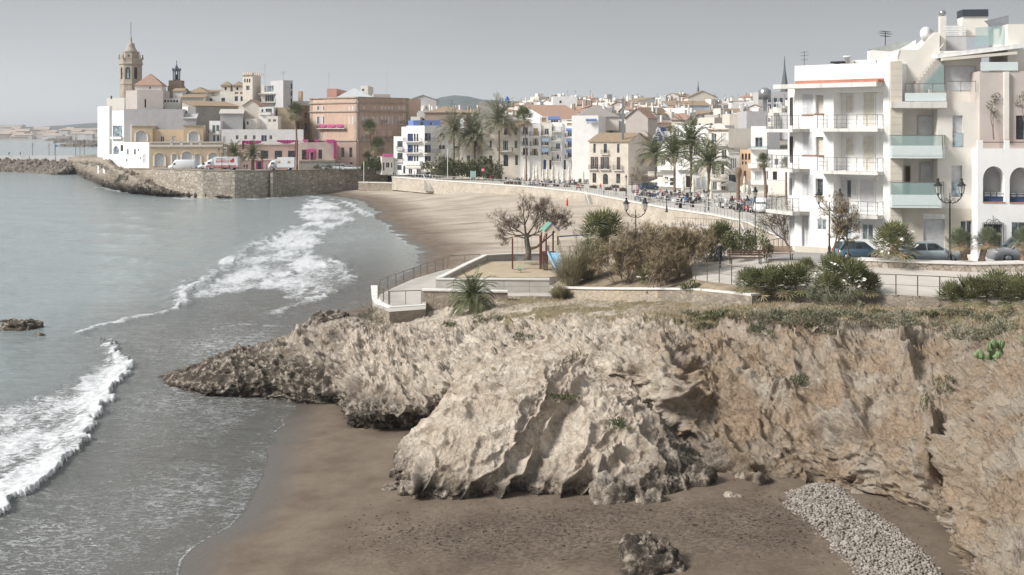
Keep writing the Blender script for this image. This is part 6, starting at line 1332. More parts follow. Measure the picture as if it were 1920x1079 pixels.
# bench, person, litter bin
def bench(name, label, px, py, Y, L, mat, rz=0):
    x, y, z = P(px, py, Y); root = empty(name, (x, y, z), rz, label, 'bench'); m = MB()
    for i in range(3): m.box((0, -.15+i*.16, .45), (L, .13, .05))
    m.build('seat', mat, root); m = MB()
    for i in range(3): m.box((0, .28+i*.03, .62+i*.14), (L, .04, .11))
    m.build('backrest', mat, root)
    for s in (-1, 1): m = MB(); m.bar((s*L*.42, -.2, 0), (s*L*.42, -.2, .43), .06); m.bar((s*L*.42, .25, 0), (s*L*.42, .36, .95), .06); m.build('leg', IRON, root)
bench('bench', 'long dark wooden bench right of the walking person', 1398, 496, 80, 2.4, FRAMED, .05); bench('bench', 'pale wooden bench beside the bare leaning tree', 1460, 488, 84, 2.2, plain('pale_wood', (.36, .24, .16), .7), .05)
x, y, z = P(1350, 503, 80.5)
o = person(x, y, z, R(15), 'walk', (.022, .025, .038), (.02, .02, .03), 'man in a dark coat walking away on the cliff path', None, 1.02, True)
# grey hood on the coat
m = MB(); m.lathe((0, .0, 1.47), [(.07, 0), (.16, .03), (.17, .1), (.10, .15)], 12, 1, .85); h_ = m.build('hood', plain('fur_hood', (.20, .16, .14), .9), o)
# playground equipment
WOOD = plain('red_brown_wood', (.13, .045, .03), .6, .2); TEAL = plain('green_roof', (.16, .34, .25), .5); CREAMP = plain('cream_panel', (.60, .50, .38), .6); BLUEP = plain('blue_bar', (.03, .09, .25), .5); SLB = plain('light_blue_slide', (.28, .50, .68), .35)
Yp = 104.; zp_ = 4.74
def PX(px, py, Y=Yp): return P(px, py, Y)
x0_, _, _ = PX(961, 500); root = empty('swing_set', (x0_, Yp, zp_), 0, 'red brown wooden swing frame in the playground', 'swing'); m = MB()
def pm_(m, name, mat, parent=None): return pb(m, name, mat, parent or root)
m.bar((x0_, Yp, zp_), (x0_, Yp, ZA(447, Yp)), .14); m.bar((XA(1013, Yp), Yp, zp_), (XA(1013, Yp), Yp, ZA(442, Yp)), .16); pm_(m, 'post', WOOD); m = MB(); m.bar((x0_+.1, Yp, ZA(442, Yp)), (XA(1012, Yp), Yp, ZA(441, Yp)), .11); pm_(m, 'crossbar', FRAMED)
m = MB(); m.box((x0_+.05, Yp, ZA(443, Yp)), (.3, .25, .12)); pm_(m, 'end_cap', CREAMP)
for px in (970, 987, ): 
    m = MB()
    for q in (px, px+9): m.bar((XA(q, Yp), Yp, ZA(442, Yp)), (XA(q, Yp), Yp, ZA(489, Yp)), .025)
    m.box((XA(px+4.5, Yp), Yp, ZA(489, Yp)), (.5, .2, .05)); pm_(m, 'swing_seat', plain('grey_green', (.2, .28, .27), .6))
cx_ = XA(1030, Yp); root = empty('play_tower', (cx_, Yp, zp_), 0, 'play tower with green gable roof and light blue slide', 'play tower')
for px, dy in ((1015, 0), (1024, -1.1), (1037, .9), (1046, -.2)): m = MB(); m.bar((XA(px, Yp+dy), Yp+dy, zp_), (XA(px, Yp+dy), Yp+dy, ZA(436, Yp)), .14); pm_(m, 'post', WOOD)
zr0, zr1 = ZA(432, Yp), ZA(418, Yp); xa, xb, xc = XA(1013, Yp), XA(1033, Yp), XA(1048, Yp); m = MB()
m.add([(xa, Yp+.9, zr0), (XA(1021, Yp-1), Yp-1., zr0), (XA(1035, Yp-1), Yp-1., zr1+.05), (XA(1027, Yp+.9), Yp+.9, zr1+.05), (XA(1049, Yp-1), Yp-1., zr0), (XA(1041, Yp+.9), Yp+.9, zr0)], [(0, 1, 2, 3), (3, 2, 4, 5)]); pm_(m, 'roof', TEAL)
m = MB(); y_ = Yp-1.03; xs_ = [XA(q, y_) for q in (1021, 1035, 1049)]; m.add([(xs_[0], y_, zr0), (xs_[0], y_, zr0-.45), (xs_[0]+.25, y_, zr0-.45), (xs_[0]+.3, y_, zr0-.1), (xs_[1], y_, zr0+.15), (xs_[2]-.3, y_, zr0-.1), (xs_[2]-.25, y_, zr0-.45), (xs_[2], y_, zr0-.45), (xs_[2], y_, zr0), (xs_[1], y_, zr1)], [(0, 1, 2, 3, 4, 9), (9, 4, 5, 6, 7, 8)]); pm_(m, 'gable', CREAMP)
m = MB(); m.bar((xs_[0], y_-.03, zr0), (xs_[1], y_-.03, zr1+.04), .06); m.bar((xs_[1], y_-.03, zr1+.04), (xs_[2], y_-.03, zr0), .06); pm_(m, 'roof_trim', BLUEP)
zpl = ZA(474, Yp); m = MB(); m.box(((XA(1015, Yp)+XA(1046, Yp))/2, Yp, zpl), (1.4, 1.7, .1)); pm_(m, 'platform', WOOD); m = MB(); m.box((XA(1022, Yp), Yp-.6, (zp_+zpl)/2), (.5, .8, zpl-zp_-.15)); pm_(m, 'climbing_wall', FRAMED)
for px in (1026, 1044): m = MB(); m.box((XA(px, Yp), Yp-1.0, zpl+.45), (.34, .05, .6)); pm_(m, 'panel', CREAMP)
m = MB(); a = (XA(1031, Yp), Yp-1.05, zpl+.1); b = (XA(1046, Yp), Yp-3.1, zp_+.15); w_ = .28
m.add([(a[0]-w_, a[1], a[2]), (a[0]+w_+.3, a[1], a[2]), (b[0]+w_+.1, b[1], b[2]), (b[0]-w_, b[1], b[2])], [(0, 1, 2, 3)]); m.bar((a[0]-w_, a[1], a[2]+.12), (b[0]-w_, b[1], b[2]+.12), .05, .25); m.bar((a[0]+w_+.3, a[1], a[2]+.12), (b[0]+w_+.1, b[1], b[2]+.12), .05, .25); pm_(m, 'slide', SLB)
m = MB(); m.bar((XA(1047, Yp), Yp, ZA(444, Yp)), (XA(1120, Yp), Yp+.5, ZA(440, Yp)), .1); pm_(m, 'blue_beam', BLUEP)
m = MB(); x, y, z = PX(975, 508, 101.5); o = empty('spring_rocker', (x, y, 4.74), 0, 'small cream and green spring rocker on the playground sand', 'rocker'); m = MB(); m.box((-.28, 0, .55), (.1, .1, .7)); m.box((.25, 0, .5), (.1, .1, .6)); m.build('handle', CREAMP, o); m = MB(); m.box((0, 0, .25), (1.1, .3, .08)); m.build('board', plain('rocker_green', (.15, .38, .30), .5), o); m = MB(); m.lathe((0, 0, 0), [(.2, 0), (.12, .05), (.12, .22)], 8); m.build('spring', plain('yellow_spring', (.55, .42, .15), .5), o)
x, y, z = PX(1196, 485, 97); o = empty('info_board', (x, y, 5.0), 0, 'light blue beach sign board below the lone lamp', 'sign'); m = MB(); m.bar((-.6, 0, 0), (-.6, 0, 3.6), .06); m.bar((.6, 0, 0), (.6, 0, 3.6), .06); m.build('post', SLB, o); m = MB(); m.box((0, 0, 2.9), (1.2, .05, 1.3)); m.build('panel', plain('sign_blue', (.30, .48, .60), .5), o); m = MB(); m.box((0, -.035, 3.1), (.8, .01, .2)); m.box((-.1, -.035, 2.7), (.6, .01, .12)); m.build('stripe', FRAMEW, o)
# ================= promenade, quay, town =================
def Yz(py, z): return (CZ-z)*F/(py-HY)
WL = [(735, 333, 4.5), (800, 338, 4.5), (900, 345, 4.5), (1000, 352, 4.5), (1090, 362, 4.5), (1160, 375, 4.5), (1250, 392, 4.5), (1340, 405, 4.5), (1400, 418, 4.55), (1440, 436, 4.9), (1490, 462, 5.9)]
wl = [(a, Yz(b, z), z, 1.2) for a, b, z in WL]
SEAW = masonry('sea_wall_stone', (.54, .48, .40), (.42, .365, .30), (.52, .48, .42), .8, .6, .05, .5)
wall_line('sea_wall', 'long pale stone wall with white coping between the beach and the promenade', wl, .8, SEAW, FRAMEW if False else COPE, .22, .12)
sheet('promenade', [(a, b, z) for a, b, z in WL]+[(1500, 470, 6.2), (1560, 445, 6.2), (1560, 366, 4.5), (1400, 358, 4.5), (1200, 340, 4.5), (1100, 330, 4.5), (900, 322, 4.5), (735, 320, 4.5)], PAVE, None)
cw = [(XA(a, Y)-0, Y+.4, z+.2) for a, Y, z, _ in wl]
railing('promenade_railing', 'long pale post railing along the top of the sea wall', cw, 1.05, 1.5, plain('pale_rail', (.42, .41, .39), .6), (1., .15), .10, None, .09)
# ground of the town: rises behind the seafront
def townz(Y): return 4.42+np.clip(Y-345, 0, 260)*.062+np.clip(Y-605, 0, 1e9)*.0
ys = np.concatenate([np.arange(170, 700, 10.), np.geomspace(700, 9000, 24)]); pxg = np.linspace(-60, 1, 2)
Gx = np.linspace(0, 1, 60)[None, :]; pl = np.where(ys < 322, 980+(322-ys)*3.1, 250)[:, None]; PXg = pl+(2700-pl)*Gx; Yg = ys[:, None]*np.ones_like(Gx)
zg = townz(Yg)+np.where(Yg > 900, 6*np.sin(PXg*.01), 0)
grid_obj('ground', np.stack([(PXg-CX)*Yg/F, Yg, zg], -1), plain('town_ground', (.30, .27, .23), .95, .2, .1))['kind'] = 'structure'
# hills
def hills(name, Y0, prof, depth, col, kind='structure'):
    pr = np.array(prof, float); px = np.linspace(pr[0, 0], pr[-1, 0], 160); top = np.interp(px, pr[:, 0], pr[:, 1]); zt = CZ-(top-HY)*Y0/F; n = np.linspace(0, 1, 30)[:, None]
    X = (px-CX)[None, :]*Y0/F*np.ones_like(n); Yv = Y0-depth*(1-n)*np.ones_like(X); pz_ = np.c_[X.ravel()*.004, Yv.ravel()*.004, np.zeros(X.size)]
    z = (zt[None, :]*np.sin(n*math.pi/2)**1.3).ravel()*(1+.0*pz_[:, 0])+fbm(pz_, 4)*zt.mean()*.10*(n*np.ones_like(X)).ravel()*(1-(n*np.ones_like(X)).ravel()*.7); m = NT(name); m.col(m.mix(sc3(col, .7), sc3(col, 1.3), m.ramp(m.noise(.03, 6, .7, vec=m.pos(world=True)), [(.4, 0), (.6, 1)]))); m.set(.95, 0, .1)
    o = grid_obj(name, np.stack([X, Yv, z.reshape(X.shape)], -1), m.m); o['kind'] = kind
hills('hill', 3600, [(700, 240), (760, 215), (800, 196), (830, 183), (855, 179), (880, 181), (905, 187), (935, 189), (960, 191), (1000, 193), (1060, 198), (1200, 215), (1400, 235)], 900, (.07, .10, .09))
hills('far_hills', 4300, [(-400, 236), (-100, 240), (20, 241), (70, 238), (110, 241), (130, 236), (160, 236), (190, 231), (230, 230), (300, 240), (420, 245)], 900, (.08, .10, .10))
hills('far_coast', 2600, [(-500, 254), (0, 251), (90, 252), (130, 250), (190, 248), (330, 250)], 260, (.20, .19, .15))
rr = random.Random(21); cm = [plain('coast_wall_%d' % i, c, .9) for i, c in enumerate([(.52, .49, .45), (.42, .34, .28), (.60, .58, .55), (.34, .30, .27)])]
for i in range(75):
    px = rr.uniform(2, 192); py = 262-rr.random()**1.2*15; Y = 2300+ (262-py)*16; w_ = rr.uniform(14, 34); h = rr.uniform(6, 12); m = MB(); m.box((0, 0, h/2-2), (w_, 14, h)); x, _, z = P(px, py, Y)
    if i < 40: m.mi = 1; m.add([(-w_/2-1, -8, h-2), (w_/2+1, -8, h-2), (w_/2+1, 0, h+1), (-w_/2-1, 0, h+1)], [(0, 1, 2, 3)])
    o = m.build('far_house', [cm[i % 4], cm[1]]); o.location = (x, Y, z); tag(o, ['pale little house with tiled roof on the hazy far coast', 'tiny flat roofed house on the hazy far coast'][i >= 40], 'house', 'houses on the hazy far coast')
x, Y, z = P(10, 262, 2500); m = MB(); m.box((0, 0, 14), (78, 20, 34)); [m.box((0, -10.5, z_), (74, .6, 1.4)) for z_ in (6, 11, 16, 21, 26)]; o = m.build('hotel', cm[0]); o.location = (x, Y, -2); tag(o, 'broad pale hotel block on the far coast at the left edge', 'hotel')
def rockpile(name, label, pts, wd, h, n, seed, smin, smax, kind='stuff'):
    r_ = random.Random(seed); m = MB()
    for i in range(n):
        t_ = r_.random()*(len(pts)-1); k = int(t_); f_ = t_-k; a, b = pts[k], pts[k+1]; o_ = r_.uniform(-1, 1); x = a[0]+(b[0]-a[0])*f_; y = a[1]+(b[1]-a[1])*f_; d = Vector((b[0]-a[0], b[1]-a[1])).normalized(); x += -d.y*o_*wd; y += d.x*o_*wd; s = r_.uniform(smin, smax); z = h*(1-abs(o_))*r_.uniform(.6, 1.05)-.3; M_ = Matrix.Rotation(r_.uniform(0, 6), 3, (r_.random()+.1, r_.random(), r_.random()))
        m.add([tuple(M_ @ Vector((v[0]*s*r_.uniform(.7, 1.2), v[1]*s*.8, v[2]*s*.7))+Vector((x, y, z))) for v in bmv], bmf)
    o = m.build(name, plain('breakwater_rock', (.17, .145, .12), .95, .5, .8, bump=.5)); return tag(o, label, None, None, kind)
rockpile('breakwater_rocks', 'dark rubble of the long breakwater', [(XA(-500, 520), 520), (XA(0, 500), 500), (XA(100, 480), 480), (XA(150, 455), 455)], 10, 4.6, 2600, 3, .7, 1.7)
for i, (y, a, b) in enumerate([(264, 90, 130), (267.5, 105, 190), (275, 120, 185)]): Y = Yz(y, 0); rockpile('reef_rocks', 'low reef of dark rocks off the far coast', [(XA(a, Y), Y), (XA(b, Y), Y)], 12, 2.2, 160, 40+i, 2, 4)
Y = 507; root = empty('breakwater_wall', (XA(60, Y), Y, 3), 0, 'long white parapet wall on top of the breakwater', 'wall'); m = MB()
for a, b in ((-520, 55), (57, 104), (106, 141)): m.box(((XA(a, Y)+XA(b, Y))/2, Y, 4.6), (XA(b, Y)-XA(a, Y), 1.2, 3.0))
pb(m, 'parapet', FRAMEW, root)
for i, (px, c, h) in enumerate([(17, (.03, .03, .03), 1.6), (38, (.03, .03, .04), 1.6)]): person(XA(px, 506), 506, 6.1, 0, 'stand', c, c, ['left of two tiny dark figures on the breakwater', 'right of two tiny dark figures on the breakwater'][i])
for i, (px, h, c) in enumerate([(61, 3.2, 0), (92, 3, 1), (103, 4.5, 0), (142, 5.5, 0), (150, 4, 0), (158, 4.5, 0)]): m = MB(); m.bar((0, 0, 0), (0, 0, h+3), .16); m.bar((-.8, 0, h+1), (.9, 0, h+2.4), .10); o = m.build('mast', RUST); o.location = (XA(px, 509), 509, 5.6); tag(o, 'thin bare mast behind the white breakwater wall', 'mast', 'masts behind the breakwater')
m = MB(); m.bar((0, 0, 0), (0, 0, 5), .12); m.add([(0, 0, 5), (1.8, 0, 4.3), (0, 0, 3.6)], [(0, 1, 2)]); o = m.build('flag', plain('blue_flag', (.15, .25, .45), .8)); o.location = (XA(104, 508), 508, 6); tag(o, 'small blue flag above the breakwater wall', 'flag')

# promontory rock below the white houses
C = [[(120, 318, 0), (122, 312, 2), (124, 304, 4), (128, 298, 5), (135, 296, 3)], [(150, 332, -.5), (153, 322, 2), (157, 308, 5), (163, 298, 7), (172, 292, 6)], [(182, 348, -.5), (186, 334, 2.5), (188, 315, 5.5), (193, 303, 8), (200, 300, 8)], [(212, 356, -.5), (213, 345, 2), (214, 332, 4.2), (217, 320, 6.2), (222, 316, 6.5)],
     [(240, 362, -.5), (240, 352, 1.8), (241, 340, 3.6), (244, 328, 5.3), (248, 322, 5.8)], [(270, 367, -.5), (270, 358, 1.2), (272, 347, 3), (275, 338, 4), (280, 330, 5)], [(300, 369, -.5), (300, 363, .8), (302, 357, 1.8), (305, 352, 2.2), (310, 348, 2.6)], [(350, 372, -.5), (350, 368, .3), (351, 364, .9), (352, 361, 1.2), (355, 360, 1.2)], [(430, 374, -.5), (430, 371, .2), (430, 369, .5), (430, 368, .6), (432, 367, .6)]]
S = skin([[P(a, b, Yz(b, z)) for a, b, z in [(c[0][0], c[0][1]+8, -2)]+c] for c in C], 260, 70, 1); pr_ = rockify(S*.33, .36, .9)/.33
p = pr_.reshape(-1, 3); o = grid_obj('promontory_rock', pr_[:, ::-1], ROCK, {'dark': (smooth(p[:, 2], 5, .6)*.7+.5).reshape(pr_.shape[:2])[:, ::-1], 'ochre': np.full(len(p), .4), 'grass': np.zeros(len(p))}); tag(o, 'dark wave worn rock at the foot of the old town', None, None, 'structure')
QS = masonry('quay_stone', (.54, .475, .395), (.32, .275, .22), (.19, .165, .135), .75, .6, .09)
QW = [(243, 318, 6.6, -1), (277, 311, 6.7, -1), (283, 309, 6.9, -1), (330, 300, 6.95, -1), (380, 295, 6.9, -1), (440, 294, 6.8, -1), (500, 299, 6.6, -1), (509, 300.6, 6.6, -1)]
QW2 = [(508, 301.5, 6.65, -1), (560, 309, 6.4, -1), (610, 318, 6.2, -1), (660, 324, 6.1, -1), (727, 327, 5.6, .5)]
wall_line('quay_wall', 'high curved rubble quay wall standing in the sea below the vans', QW, 2, QS, STONE, .25, .15); wall_line('quay_wall', 'rubble quay wall running right from the beach stair', QW2, 2, QS, STONE, .25, .15)
wall_line('low_wall', 'low stone jetty step at the foot of the quay wall beside the sand', [(672, 317, 2.9, .5), (745, 312, 2.9, .5)], 2, STONE, COPE, .2, .1)
qv = [P(a, HY+(CZ-z)*F/Y, Y) for a, Y, z, _ in QW+QW2]; m = MB(); back = [(XA(735, 345), 345, 5.6), (XA(735, 420), 420, 6.6), (XA(185, 420), 420, 6.6), (XA(185, 345), 345, 6.6)]
m.add([(x, y+.5, z-.05) for x, y, z in qv]+back, [tuple(range(len(qv)+4))]); m.build('quay', plain('quay_paving', (.34, .32, .30), .9))['kind'] = 'structure'
root = empty('stairway', P(540, 335, 300), 0, 'stone stair slanting down the face of the quay wall', 'stairs'); m = MB()
for i in range(16): t_ = i/15; px = 512+54*t_; Y = 300.5+8*t_; z = 6.2-5.2*t_; x = XA(px, Y); m.box((x, Y-1.0, (z-1)/2), (.62, 1.8, z+1))
pb(m, 'steps', QS, root)
# church tower
Yc_ = 372.
def octo(r_, rot=0, n=8): return [(r_*math.cos(2*math.pi*(i+.5)/n+rot), r_*math.sin(2*math.pi*(i+.5)/n+rot)) for i in range(n)]
cx0 = XA(245.5, Yc_); root = empty('church_tower', (cx0, Yc_, 8), 0, 'octagonal sandstone bell tower with domed cap', 'church tower'); k_ = Yc_/F
def zy(py): return ZA(py, Yc_)-8
prof = [(20, 260), (20, 160), (20.8, 159), (20.8, 157), (20, 156), (20, 123), (21.8, 121.5), (21.8, 119), (20.5, 118), (20.5, 112), (21, 111), (21, 110), (15.5, 110), (15.5, 101), (14.5, 100), (16, 99.5), (16, 98), (13.5, 98)]
m = MB(); m.lathe((0, 0, 0), [(a*k_, zy(b)) for a, b in prof], 8); m.v = [(x*math.cos(.39)-y*math.sin(.39), x*math.sin(.39)+y*math.cos(.39), z) for x, y, z in m.v]; m.sm = set(); m.build('shaft', SANDST, root)
m = MB(); m.lathe((0, 0, 0), [(a*k_, zy(b)) for a, b in [(13.5, 98), (11, 95), (8.6, 91), (7.4, 87), (7.0, 84), (5.5, 81.5), (2.5, 80), (1.8, 79), (2.4, 75), (1.4, 73), (2, 71), (.6, 69), (.2, 67)]], 12); m.build('dome', plain('dome_stone', (.36, .32, .27), .9, .2, .6), root)
m = MB(); m.bar((0, 0, zy(68)), (0, 0, zy(42)), .12); m.build('lightning_rod', IRON, root)
def tface(r_, ang, u0, u1, y0, y1, mat, name, arch=True):
    n = Vector((math.sin(ang), -math.cos(ang))); d = Vector((math.cos(ang), math.sin(ang))); m = MB(); pts = []; rr2 = (u1-u0)/2; uc = (u0+u1)/2
    for i in range(9): a = math.pi*i/8; pts.append((uc-rr2*math.cos(a), zy(y0)-rr2+rr2*math.sin(a) if arch else zy(y0)))
    pts = [(u0, zy(y1))]+pts+[(u1, zy(y1))]; vs = [(*(n*r_+d*u), z) for u, z in pts]; vs2 = [(*(n*(r_-.3)+d*u), z) for u, z in pts]; k = len(pts); m.add(vs+vs2, [tuple(range(k))]+[(i, (i+1) % k, k+(i+1) % k, k+i) for i in range(k)]); o = m.build(name, mat, root)
ap = 20*k_*math.cos(math.pi/8)
for ang, w_ in ((0, 3.0), (-.785, 2.0), (.785, 2.0)): tface(ap+.06, ang, -w_*k_*1.4, w_*k_*1.4, 127, 149, DARK, 'belfry_opening'); 
tface(ap+.09, 0, -1.5*k_, 2.6*k_, 130, 148, GLASSL, 'bell'); tface(15.5*k_*.924+.06, 0, -1.4*k_, 1.4*k_, 103.5, 107, DARK, 'oculus')
for i in range(8): a = i*.785+.39; m = MB(); c = (21*k_*math.cos(a), 21*k_*math.sin(a), zy(112)); m.lathe(c, [(.3, 0), (.3, .8), (.12, .9), (.26, 1.2), (.1, 1.6)], 6); m.build('pinnacle', SANDST, root)
# iron lantern tower
Yb = 380.; k_ = Yb/F; root = empty('bell_tower', (XA(331, Yb), Yb, 10), 0, 'square brick tower carrying an open blue iron lantern', 'tower'); 
def zy(py): return ZA(py, Yb)-10
m = MB(); m.box((0, 0, (zy(162)+0)/2), (26*k_, 26*k_, zy(162))); m.box((0, 0, zy(157)), (23*k_, 23*k_, 11*k_)); m.build('shaft', masonry('tower_brick', (.33, .25, .18), (.25, .19, .14), (.3, .25, .2), 1.2, .5), root); m = MB(); bi = plain('blue_grey_iron', (.10, .12, .17), .6)
for i in range(8): a = i*.785; m.bar((6.3*k_*math.cos(a), 6.3*k_*math.sin(a), zy(151)), (6.3*k_*math.cos(a), 6.3*k_*math.sin(a), zy(133)), .22); m.lathe((7.2*k_*math.cos(a), 7.2*k_*math.sin(a), zy(133)), [(.2, 0), (.3, .5), (.1, .9)], 5)
m.lathe((0, 0, zy(151)), [(7*k_, 0), (7*k_, .3)], 8); m.lathe((0, 0, zy(134)), [(7.6*k_, 0), (7.6*k_, .4)], 8); m.build('lantern_frame', bi, root); m = MB(); m.lathe((0, 0, 0), [(a*k_, zy(b)) for a, b in [(3, 133), (3, 129), (2.8, 126), (1.5, 123), (.6, 121), (.5, 117), (.9, 116), (.1, 113)]], 8); m.build('cupola', bi, root); m = MB(); m.lathe((0, 0, 0), [(a*k_, zy(b)) for a, b in [(3, 150), (2.6, 143), (1.2, 140)]], 8); m.build('bell', IRON, root)
H = house
PKS = PINK
# --- old town, front to back
H('white_house', 'tall narrow white house with slit windows at the tip of the promontory', 188, 362, 210, 353, 200, 327, wins=[('d', a, b, a+2.1, b+c) for b, c in ((212, 17), (240, 16), (268, 15)) for a in (190.5, 193.5, 196.5)], sdep=183, mat=WHITE)
H('white_house', 'white sea house with big glazed bay and arched window', 210, 346, 232, 342, 208, 325, wins=[('b', 211.5, 236, 229, 258, None, GLASSL), ('bA', 212.5, 274, 223, 290, None, GLASSL), ('d', 226, 272, 231, 284)], bals=[(211, 231, 260, .8, 'wall', .5)], mat=WHITE, dep=14)
H('white_house', 'low white annex with blue door above the rocks', 193, 341, 235, 334, 290, 326, wins=[('b', 207, 304, 211.5, 317)], mat=WHITE, dep=4)
H('white_house', 'plain white house left of the yellow pavilion', 232, 334, 247, 332, 235, 320, wins=[('c', 236.5, 248, 241.5, 267)], mat=WHITE, dep=12)
H('white_house', 'low white house with small windows below the yellow pavilion', 232, 325, 279.5, 318, 267, 322, wins=[('d', 238.5, 280, 241, 290), ('d', 251.5, 280, 254.5, 290), ('d', 259, 280, 261, 284), ('c', 268, 290, 274, 306), ('d', 236, 299, 239, 302), ('d', 262, 295, 264, 299)], mat=WHITE, dep=6)
yb, fy, *_ = H('yellow_house', 'yellow ochre palace with arched white windows and end pavilions', 279.5, 316, 418, 320, 267, 318, mat=OCHRE, dep=7, wins=[('cA', 290, 289, 308, 312, SHW), ('cA', 323, 290, 331, 314, SHW), ('cA', 341, 286, 360, 306, SHW), ('cA', 366, 290, 375, 314, SHW), ('cA', 391, 288, 408, 306, SHW)], cat='building')
def trim(root, fc, rects, mat, name, n1=.12):
    for a in rects: m = MB(); u0, u1, z0, z1 = fc.rect(a); fc.box(m, u0, u1, z0, z1, .005, n1); pb(m, name, mat, root)
trim(yb, fy, [(279.5, 272, 418, 275.5), (279.5, 266, 418, 268)]+[(a, 264, a+5, 272) for a in (319, 338, 356, 373)], WARM, 'cornice', .25)
def archtrim(root, fc, rects, mat):
    for a in rects:
        u0, u1, z0, z1 = fc.rect(a); r_ = (u1-u0)/2+.22; zc_ = z1-(u1-u0)/2*.9; m = MB(); pts = [((u0+u1)/2-r_*math.cos(math.pi*i/8), zc_+r_*math.sin(math.pi*i/8)) for i in range(9)]
        pts = [(pts[0][0], z0)]+pts+[(pts[-1][0], z0)]
        for p_, q_ in zip(pts[:-1], pts[1:]): m.bar(fc.W(p_[0], p_[1], .06), fc.W(q_[0], q_[1], .06), .42, .14)
        pb(m, 'window_surround', mat, root)
archtrim(yb, fy, [(290, 289, 308, 312), (323, 290, 331, 314), (341, 286, 360, 306), (366, 290, 375, 314), (391, 288, 408, 306)], WARM)
for a, b, c, t_, w_ in ((246, 286, 236, 'left', [('cA', 255, 247, 275, 266, SHW)]), (344, 381, 235, 'right', [('cA', 354, 248, 372, 266, SHW)])):
    r_, f_, *_ = H('yellow_house', 'upper pavilion of the yellow palace with one wide arched window, the %s one' % ('sea side' if t_ == 'left' else 'town side'), a, 323.5, b, 324.5, c, 275, mat=OCHRE, dep=9, wins=w_); archtrim(r_, f_, [w_[0][1:5]], WARM); trim(r_, f_, [(a, c, b, c+2)], SANDST, 'cornice', .2)
H('yellow_house', 'low middle storey between the two yellow pavilions', 286, 325.5, 344, 326, 243, 275, mat=OCHRE, dep=9, wins=[('g', 301, 256, 308, 266), ('c', 323, 256, 330, 266)])
LIL = stucco('lilac_grey_render', (.47, .455, .46)); H('grey_building', 'long blank grey walled building above the yellow palace', 232.5, 332, 344, 334, 205, 275, mat=LIL, dep=12, cat='building'); H('grey_building', 'sloping end bay of the long blank grey building', 344, 334, 367, 334.5, 222, 275, mat=LIL, dep=8, cat='building', roof='shed-x', rise=3, rmat=LIL)
for px in (264, 299): pass
H('taupe_house', 'blank taupe house with one tall slit window below the tiled roof', 257, 347, 306, 348, 169, 230, mat=TAUPE, dep=12, wins=[('x', 271, 186, 274, 202)], sdep=None); H('white_house', 'white topped block at the left of the taupe house', 236, 350, 258, 348, 170, 230, mat=TAUPE, dep=10); H('white_house', 'stepped white house with low parapet at the top of the promontory', 200, 362, 233, 361, 184, 260, mat=WARM, dep=10, wins=[('x', 207, 180, 210, 186)])
H('tiled_house', 'square house with big terracotta pyramid roof beside the bell tower', 253, 356, 303, 357, 160, 200, mat=WARM, dep=8.5, roof='hip', rise=3.7, rmat=TERRA, wins=[('d', 280, 163, 283, 167)])
H('white_house', 'white house with round openings in its roof balustrade', 304, 350, 338, 351, 185, 230, mat=WARM, dep=10, wins=[('xA', 308+i*5.6, 187.5, 311.5+i*5.6, 192) for i in range(5)]); H('white_house', 'small tiled white house below the brick tower', 324, 362, 342, 362, 171, 200, mat=WHITE, dep=7, roof='gable', rise=1., rmat=OLDT)
H('white_house', 'white house with row of little arched windows and old tiled roof', 340, 354, 381, 355, 183, 230, mat=WARM, dep=9, roof='shed', rise=1.3, rmat=OLDT, wins=[('xA', 347+i*4.7, 190, 349.8+i*4.7, 199) for i in range(5)]); H('white_house', 'tiled villa roof right of the brick tower', 352, 366, 388, 366, 174, 210, mat=WARM, dep=9, roof='hip', rise=1.8, rmat=OLDT); H('tiled_house', 'low house with long old tiled roof edge', 370, 372, 412, 373, 172, 200, mat=WARM, dep=6, roof='shed', rise=.8, rmat=OLDT)
GST = masonry('grey_stone_wall', (.40, .37, .33), (.33, .30, .27), (.42, .39, .36), 1.1, .5, .06, .4)
H('stone_building', 'large grey stone gable building with long sloping tiled eave', 366, 338, 447, 346, 199, 275, mat=GST, dep=10, roof='shed', rise=1.6, rmat=OLDT, cat='building'); H('white_house', 'white end wall of the stone gable building', 352, 337, 367, 338, 200, 265, mat=WARM, dep=8)
H('white_house', 'narrow white house with green shutters and iron balcony', 392.5, 328, 413, 328, 227, 275, mat=WHITE, dep=6, wins=[('s', 399.5, 235, 402, 250, SHGN), ('s', 407, 235, 409.5, 246, SHGN), ('d', 399.5, 254, 403.5, 265), ('d', 407, 254, 411, 265)], bals=[(391.5, 412.5, 251, .8)]); H('grey_house', 'blank grey gabled wall house above the long white house', 413, 331, 455, 332, 213, 262, mat=LIL, dep=9, roof='gable', rise=1.3, rmat=CONC); H('white_house', 'little white roof room with two windows', 419, 336, 434, 336, 213, 230, mat=WHITE, dep=4, wins=[('d', 422, 218, 424, 224), ('d', 427, 218, 429, 224)])
H('white_house', 'long low white house with a row of small square windows', 415, 327, 569, 331, 243, 275, mat=WHITE, dep=9, wins=[('c', 418.5, 256, 423, 266)]+[('g', a, 254, a+5.5, 262) for a in (442, 458, 474, 505)]+[('b', 490, 254, 495, 266), ('b', 495.5, 254, 500, 266)]); H('tiled_house', 'house with orange tiled roof peeping over the long white house', 440, 340, 470, 341, 240, 262, mat=WHITE, dep=8, roof='gable', rise=1.2, rmat=TERRA)
tw, ft_, *_ = H('square_tower', 'square crenellated watch tower with three arched windows', 455, 352, 473.5, 351, 141, 215, mat=CREAM, side=489, wins=[('xA', 458+i*4.4, 148, 460.6+i*4.4, 155) for i in range(3)]+[('g', 461.5, 161, 468, 170)], cat='tower')
m = MB(); z = ft_.hit(460, 141)[1]; L = ft_.L
for i in range(5): u = L*(i+.5)/5; ft_.box(m, u-.22, u+.22, z, z+.75, -.4, 0.15)
